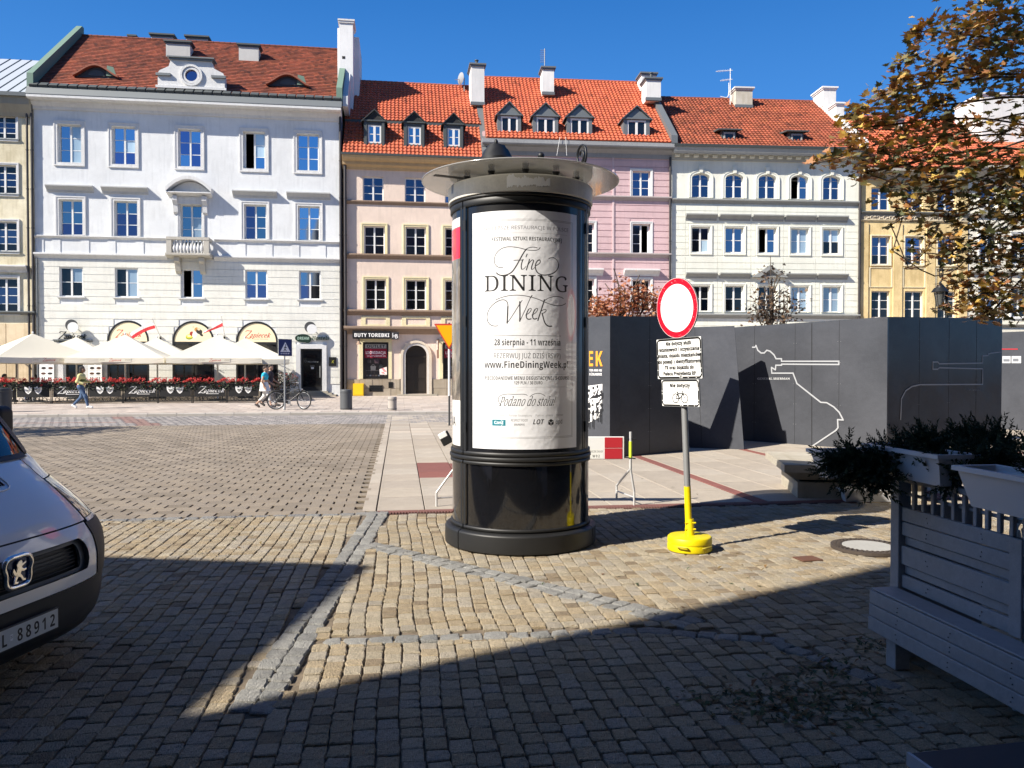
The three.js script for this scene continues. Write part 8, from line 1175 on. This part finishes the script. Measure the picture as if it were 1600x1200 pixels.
  P3.forEach((c, i) => { const [, , , s, n, y] = cl[i]; for (let k = 0; k < n * (cl[i][1] > 300 && cl[i][0] < 1490 ? .95 : 1.4); k++) { const v = new THREE.Vector3((rnd() + rnd() + rnd() - 1.5) * 1.5, (rnd() + rnd() + rnd() - 1.5) * 1.0, (rnd() + rnd() + rnd() - 1.5) * 2.4).multiplyScalar(s * .98).add(c), e = new THREE.Euler(-1.15 + (rnd() - .5) * 1.6, rnd() * 6.283, (rnd() - .5) * 1.2, 'YXZ'), f = .65 + .55 * rnd(), m = new THREE.Matrix4().compose(v, new THREE.Quaternion().setFromEuler(e), new THREE.Vector3(f, f, f)); list.push({ g: lv[Math.floor(rnd() * 3)], m, c: tone(y), v, e, f }); } if (s > .1) for (let k = 0; k < 3; k++) { const q = c.clone().add(new THREE.Vector3((rnd() - .5) * s * 2.2, (rnd() - .5) * s * 1.5, (rnd() - .5) * s * 2)); twigs.push(tube([c.toArray(), c.clone().lerp(q, .5).add(new THREE.Vector3(0, .03, 0)).toArray(), q.toArray()], .005, 6, 4)); } });
  // the rest of the crown, outside the picture on the right
  for (let k = 0; k < 5200; k++) { const a = rnd() * 6.283, b = Math.acos(2 * rnd() - 1), r = Math.pow(rnd(), .4), v = new THREE.Vector3(.9 + Math.sin(b) * Math.cos(a) * r * 2.6, 6.0 + Math.cos(b) * r * 3.0, Math.sin(b) * Math.sin(a) * r * 2.6), w = v.clone().add(base); if (800 + FPX * w.x / -w.z < 1596) continue; const f = .7 + .5 * rnd(), m = new THREE.Matrix4().compose(v, new THREE.Quaternion().setFromEuler(new THREE.Euler(-1.1 + (rnd() - .5) * 1.6, rnd() * 6.28, 0, 'YXZ')), new THREE.Vector3(f, f, f)); list.push({ g: lv[Math.floor(rnd() * 3)], m, c: tone(.3), v, far: 1, f }); }
  for (let k = 0; k < 7000; k++) { const a = rnd() * 6.283, b = Math.acos(2 * rnd() - 1), r = Math.pow(rnd(), .4), v = new THREE.Vector3(-.6 + Math.sin(b) * Math.cos(a) * r * 4.4, 9.2 + Math.cos(b) * r * 3.0, 1.5 + Math.sin(b) * Math.sin(a) * r * 4.2), w = v.clone().add(base), py = 600 - FPX * ((w.y - EYE) / -w.z + .0184); if (w.z < -.5 && py > -15 && 800 + FPX * w.x / -w.z < 1610) continue; const f = 1.7, m = new THREE.Matrix4().compose(v, new THREE.Quaternion().setFromEuler(new THREE.Euler(-1.2 + (rnd() - .5) * 1.4, rnd() * 6.28, 0, 'YXZ')), new THREE.Vector3(f, f, f)); list.push({ g: lv[1], m, c: tone(.3), v, far: 1, f }); }
  limbs.forEach((g) => part('limb', geo(g), bark, t)); stuff(add('twigs', twigs, bark, t));
  const near = list.filter((q) => !q.far).map((q) => ({ q, s: q.f / q.v.clone().add(base).length() })).sort((a, b) => b.s - a.s).slice(0, 300), set = new Set(near.map((q) => q.q)), ck = {};
  near.forEach(({ q }) => { const key = lv.indexOf(q.g) + q.c.join(); const m = part('leaf', ck[key] ??= prep(q.g, q.c), leafMatA, t); m.position.copy(q.v); m.quaternion.setFromEuler(q.e); m.scale.setScalar(q.f); });
  stuff(part('foliage', joined(list.filter((q) => !set.has(q))), leafMatA, t));
  // small young trees behind the hoarding
  const young = (label, px, d, list2, seed, cols) => { const r2 = rngOf(seed), b = at(px, 600, d); b.y = 0; const tt = thing('young_tree', label, 'tree', b), st = [], lf = [], tri = mapleLeaf(.092); add('trunk', tube([[0, 0, 0], [.03, 1.2, 0], [0, 2.6, 0]], .05, 10, 8), bark, tt); for (const [x, y, s, n, nt] of list2) { const c = at(x, y, d).sub(b); for (let k = 0; k < nt; k++) { const q = c.clone().add(new THREE.Vector3((r2() - .5) * s * 2.4, (r2() - .35) * s * 2.6, (r2() - .5) * s * 2)); st.push(tube([[0, 2.2 + r2() * .3, 0], c.clone().lerp(q, .4).add(new THREE.Vector3(0, -.1, 0)).toArray(), q.toArray()], .008 + .006 * r2(), 10, 5)); } for (let k = 0; k < n; k++) { const v = new THREE.Vector3((r2() + r2() - 1) * s * 1.5, (r2() + r2() - 1) * s * 1.2, (r2() + r2() - 1) * s * 1.5).add(c), f = .6 + .6 * r2(); lf.push({ g: tri, m: new THREE.Matrix4().compose(v, new THREE.Quaternion().setFromEuler(new THREE.Euler(-.9 + (r2() - .5) * 1.8, r2() * 6.28, r2() - .5, 'YXZ')), new THREE.Vector3(f, f, f)), c: cols[Math.floor(r2() * cols.length)] }); } } stuff(add('branches', st, bark, tt)); stuff(part('foliage', joined(lf), leafMatA, tt)); };
  const rust = [[.44, .14, .05], [.52, .20, .08], [.34, .11, .045], [.54, .27, .12], [.24, .08, .04]], brown = [[.09, .05, .03], [.13, .07, .035], [.06, .045, .03], [.20, .12, .06], [.05, .04, .03]];
  { const r2 = rngOf(77), b = new THREE.Vector3(-18, 0, -18.6), tt = thing('street_tree', 'tree outside the picture on the left whose shadow falls on the plaza', 'tree', b), lf = [], g0 = mapleLeaf(.16); add('trunk', tube([[0, 0, 0], [.05, 1.5, 0], [0, 4.6, 0]], .12, 10, 8), bark, tt); for (let k = 0; k < 2600; k++) { const a = r2() * 6.283, c = Math.acos(2 * r2() - 1), r = Math.pow(r2(), .45), v = new THREE.Vector3(Math.sin(c) * Math.cos(a) * r * 2.0, 4.6 + Math.cos(c) * r * 1.4, Math.sin(c) * Math.sin(a) * r * 2.0); if (Math.sin(v.x * 2.3) * Math.sin(v.z * 2.7 + v.y * 2) < -.25) continue; lf.push({ g: g0, m: new THREE.Matrix4().compose(v, new THREE.Quaternion().setFromEuler(new THREE.Euler(-1 + r2(), r2() * 6.28, 0, 'YXZ')), new THREE.Vector3(1, 1, 1)), c: [.09, .10, .03] }); } stuff(part('foliage', joined(lf), leafMatA, tt)); }
  young('young tree with sparse rust red leaves above the hoarding beside the column', 972, 21, [[940, 486, .35, 560, 4], [975, 480, .45, 620, 9], [1010, 468, .35, 260, 6], [1030, 484, .3, 320, 3], [985, 458, .35, 140, 5], [970, 445, .3, 40, 4]], 51, rust);
  young('young tree with few brown leaves before the pale house behind the hoarding', 1206, 23, [[1200, 470, .45, 190, 10], [1225, 488, .4, 170, 5], [1185, 492, .4, 130, 4], [1205, 430, .35, 60, 6], [1240, 470, .3, 60, 3], [1205, 500, .35, 150, 2]], 52, brown);
}
renderer.render(scene, camera);
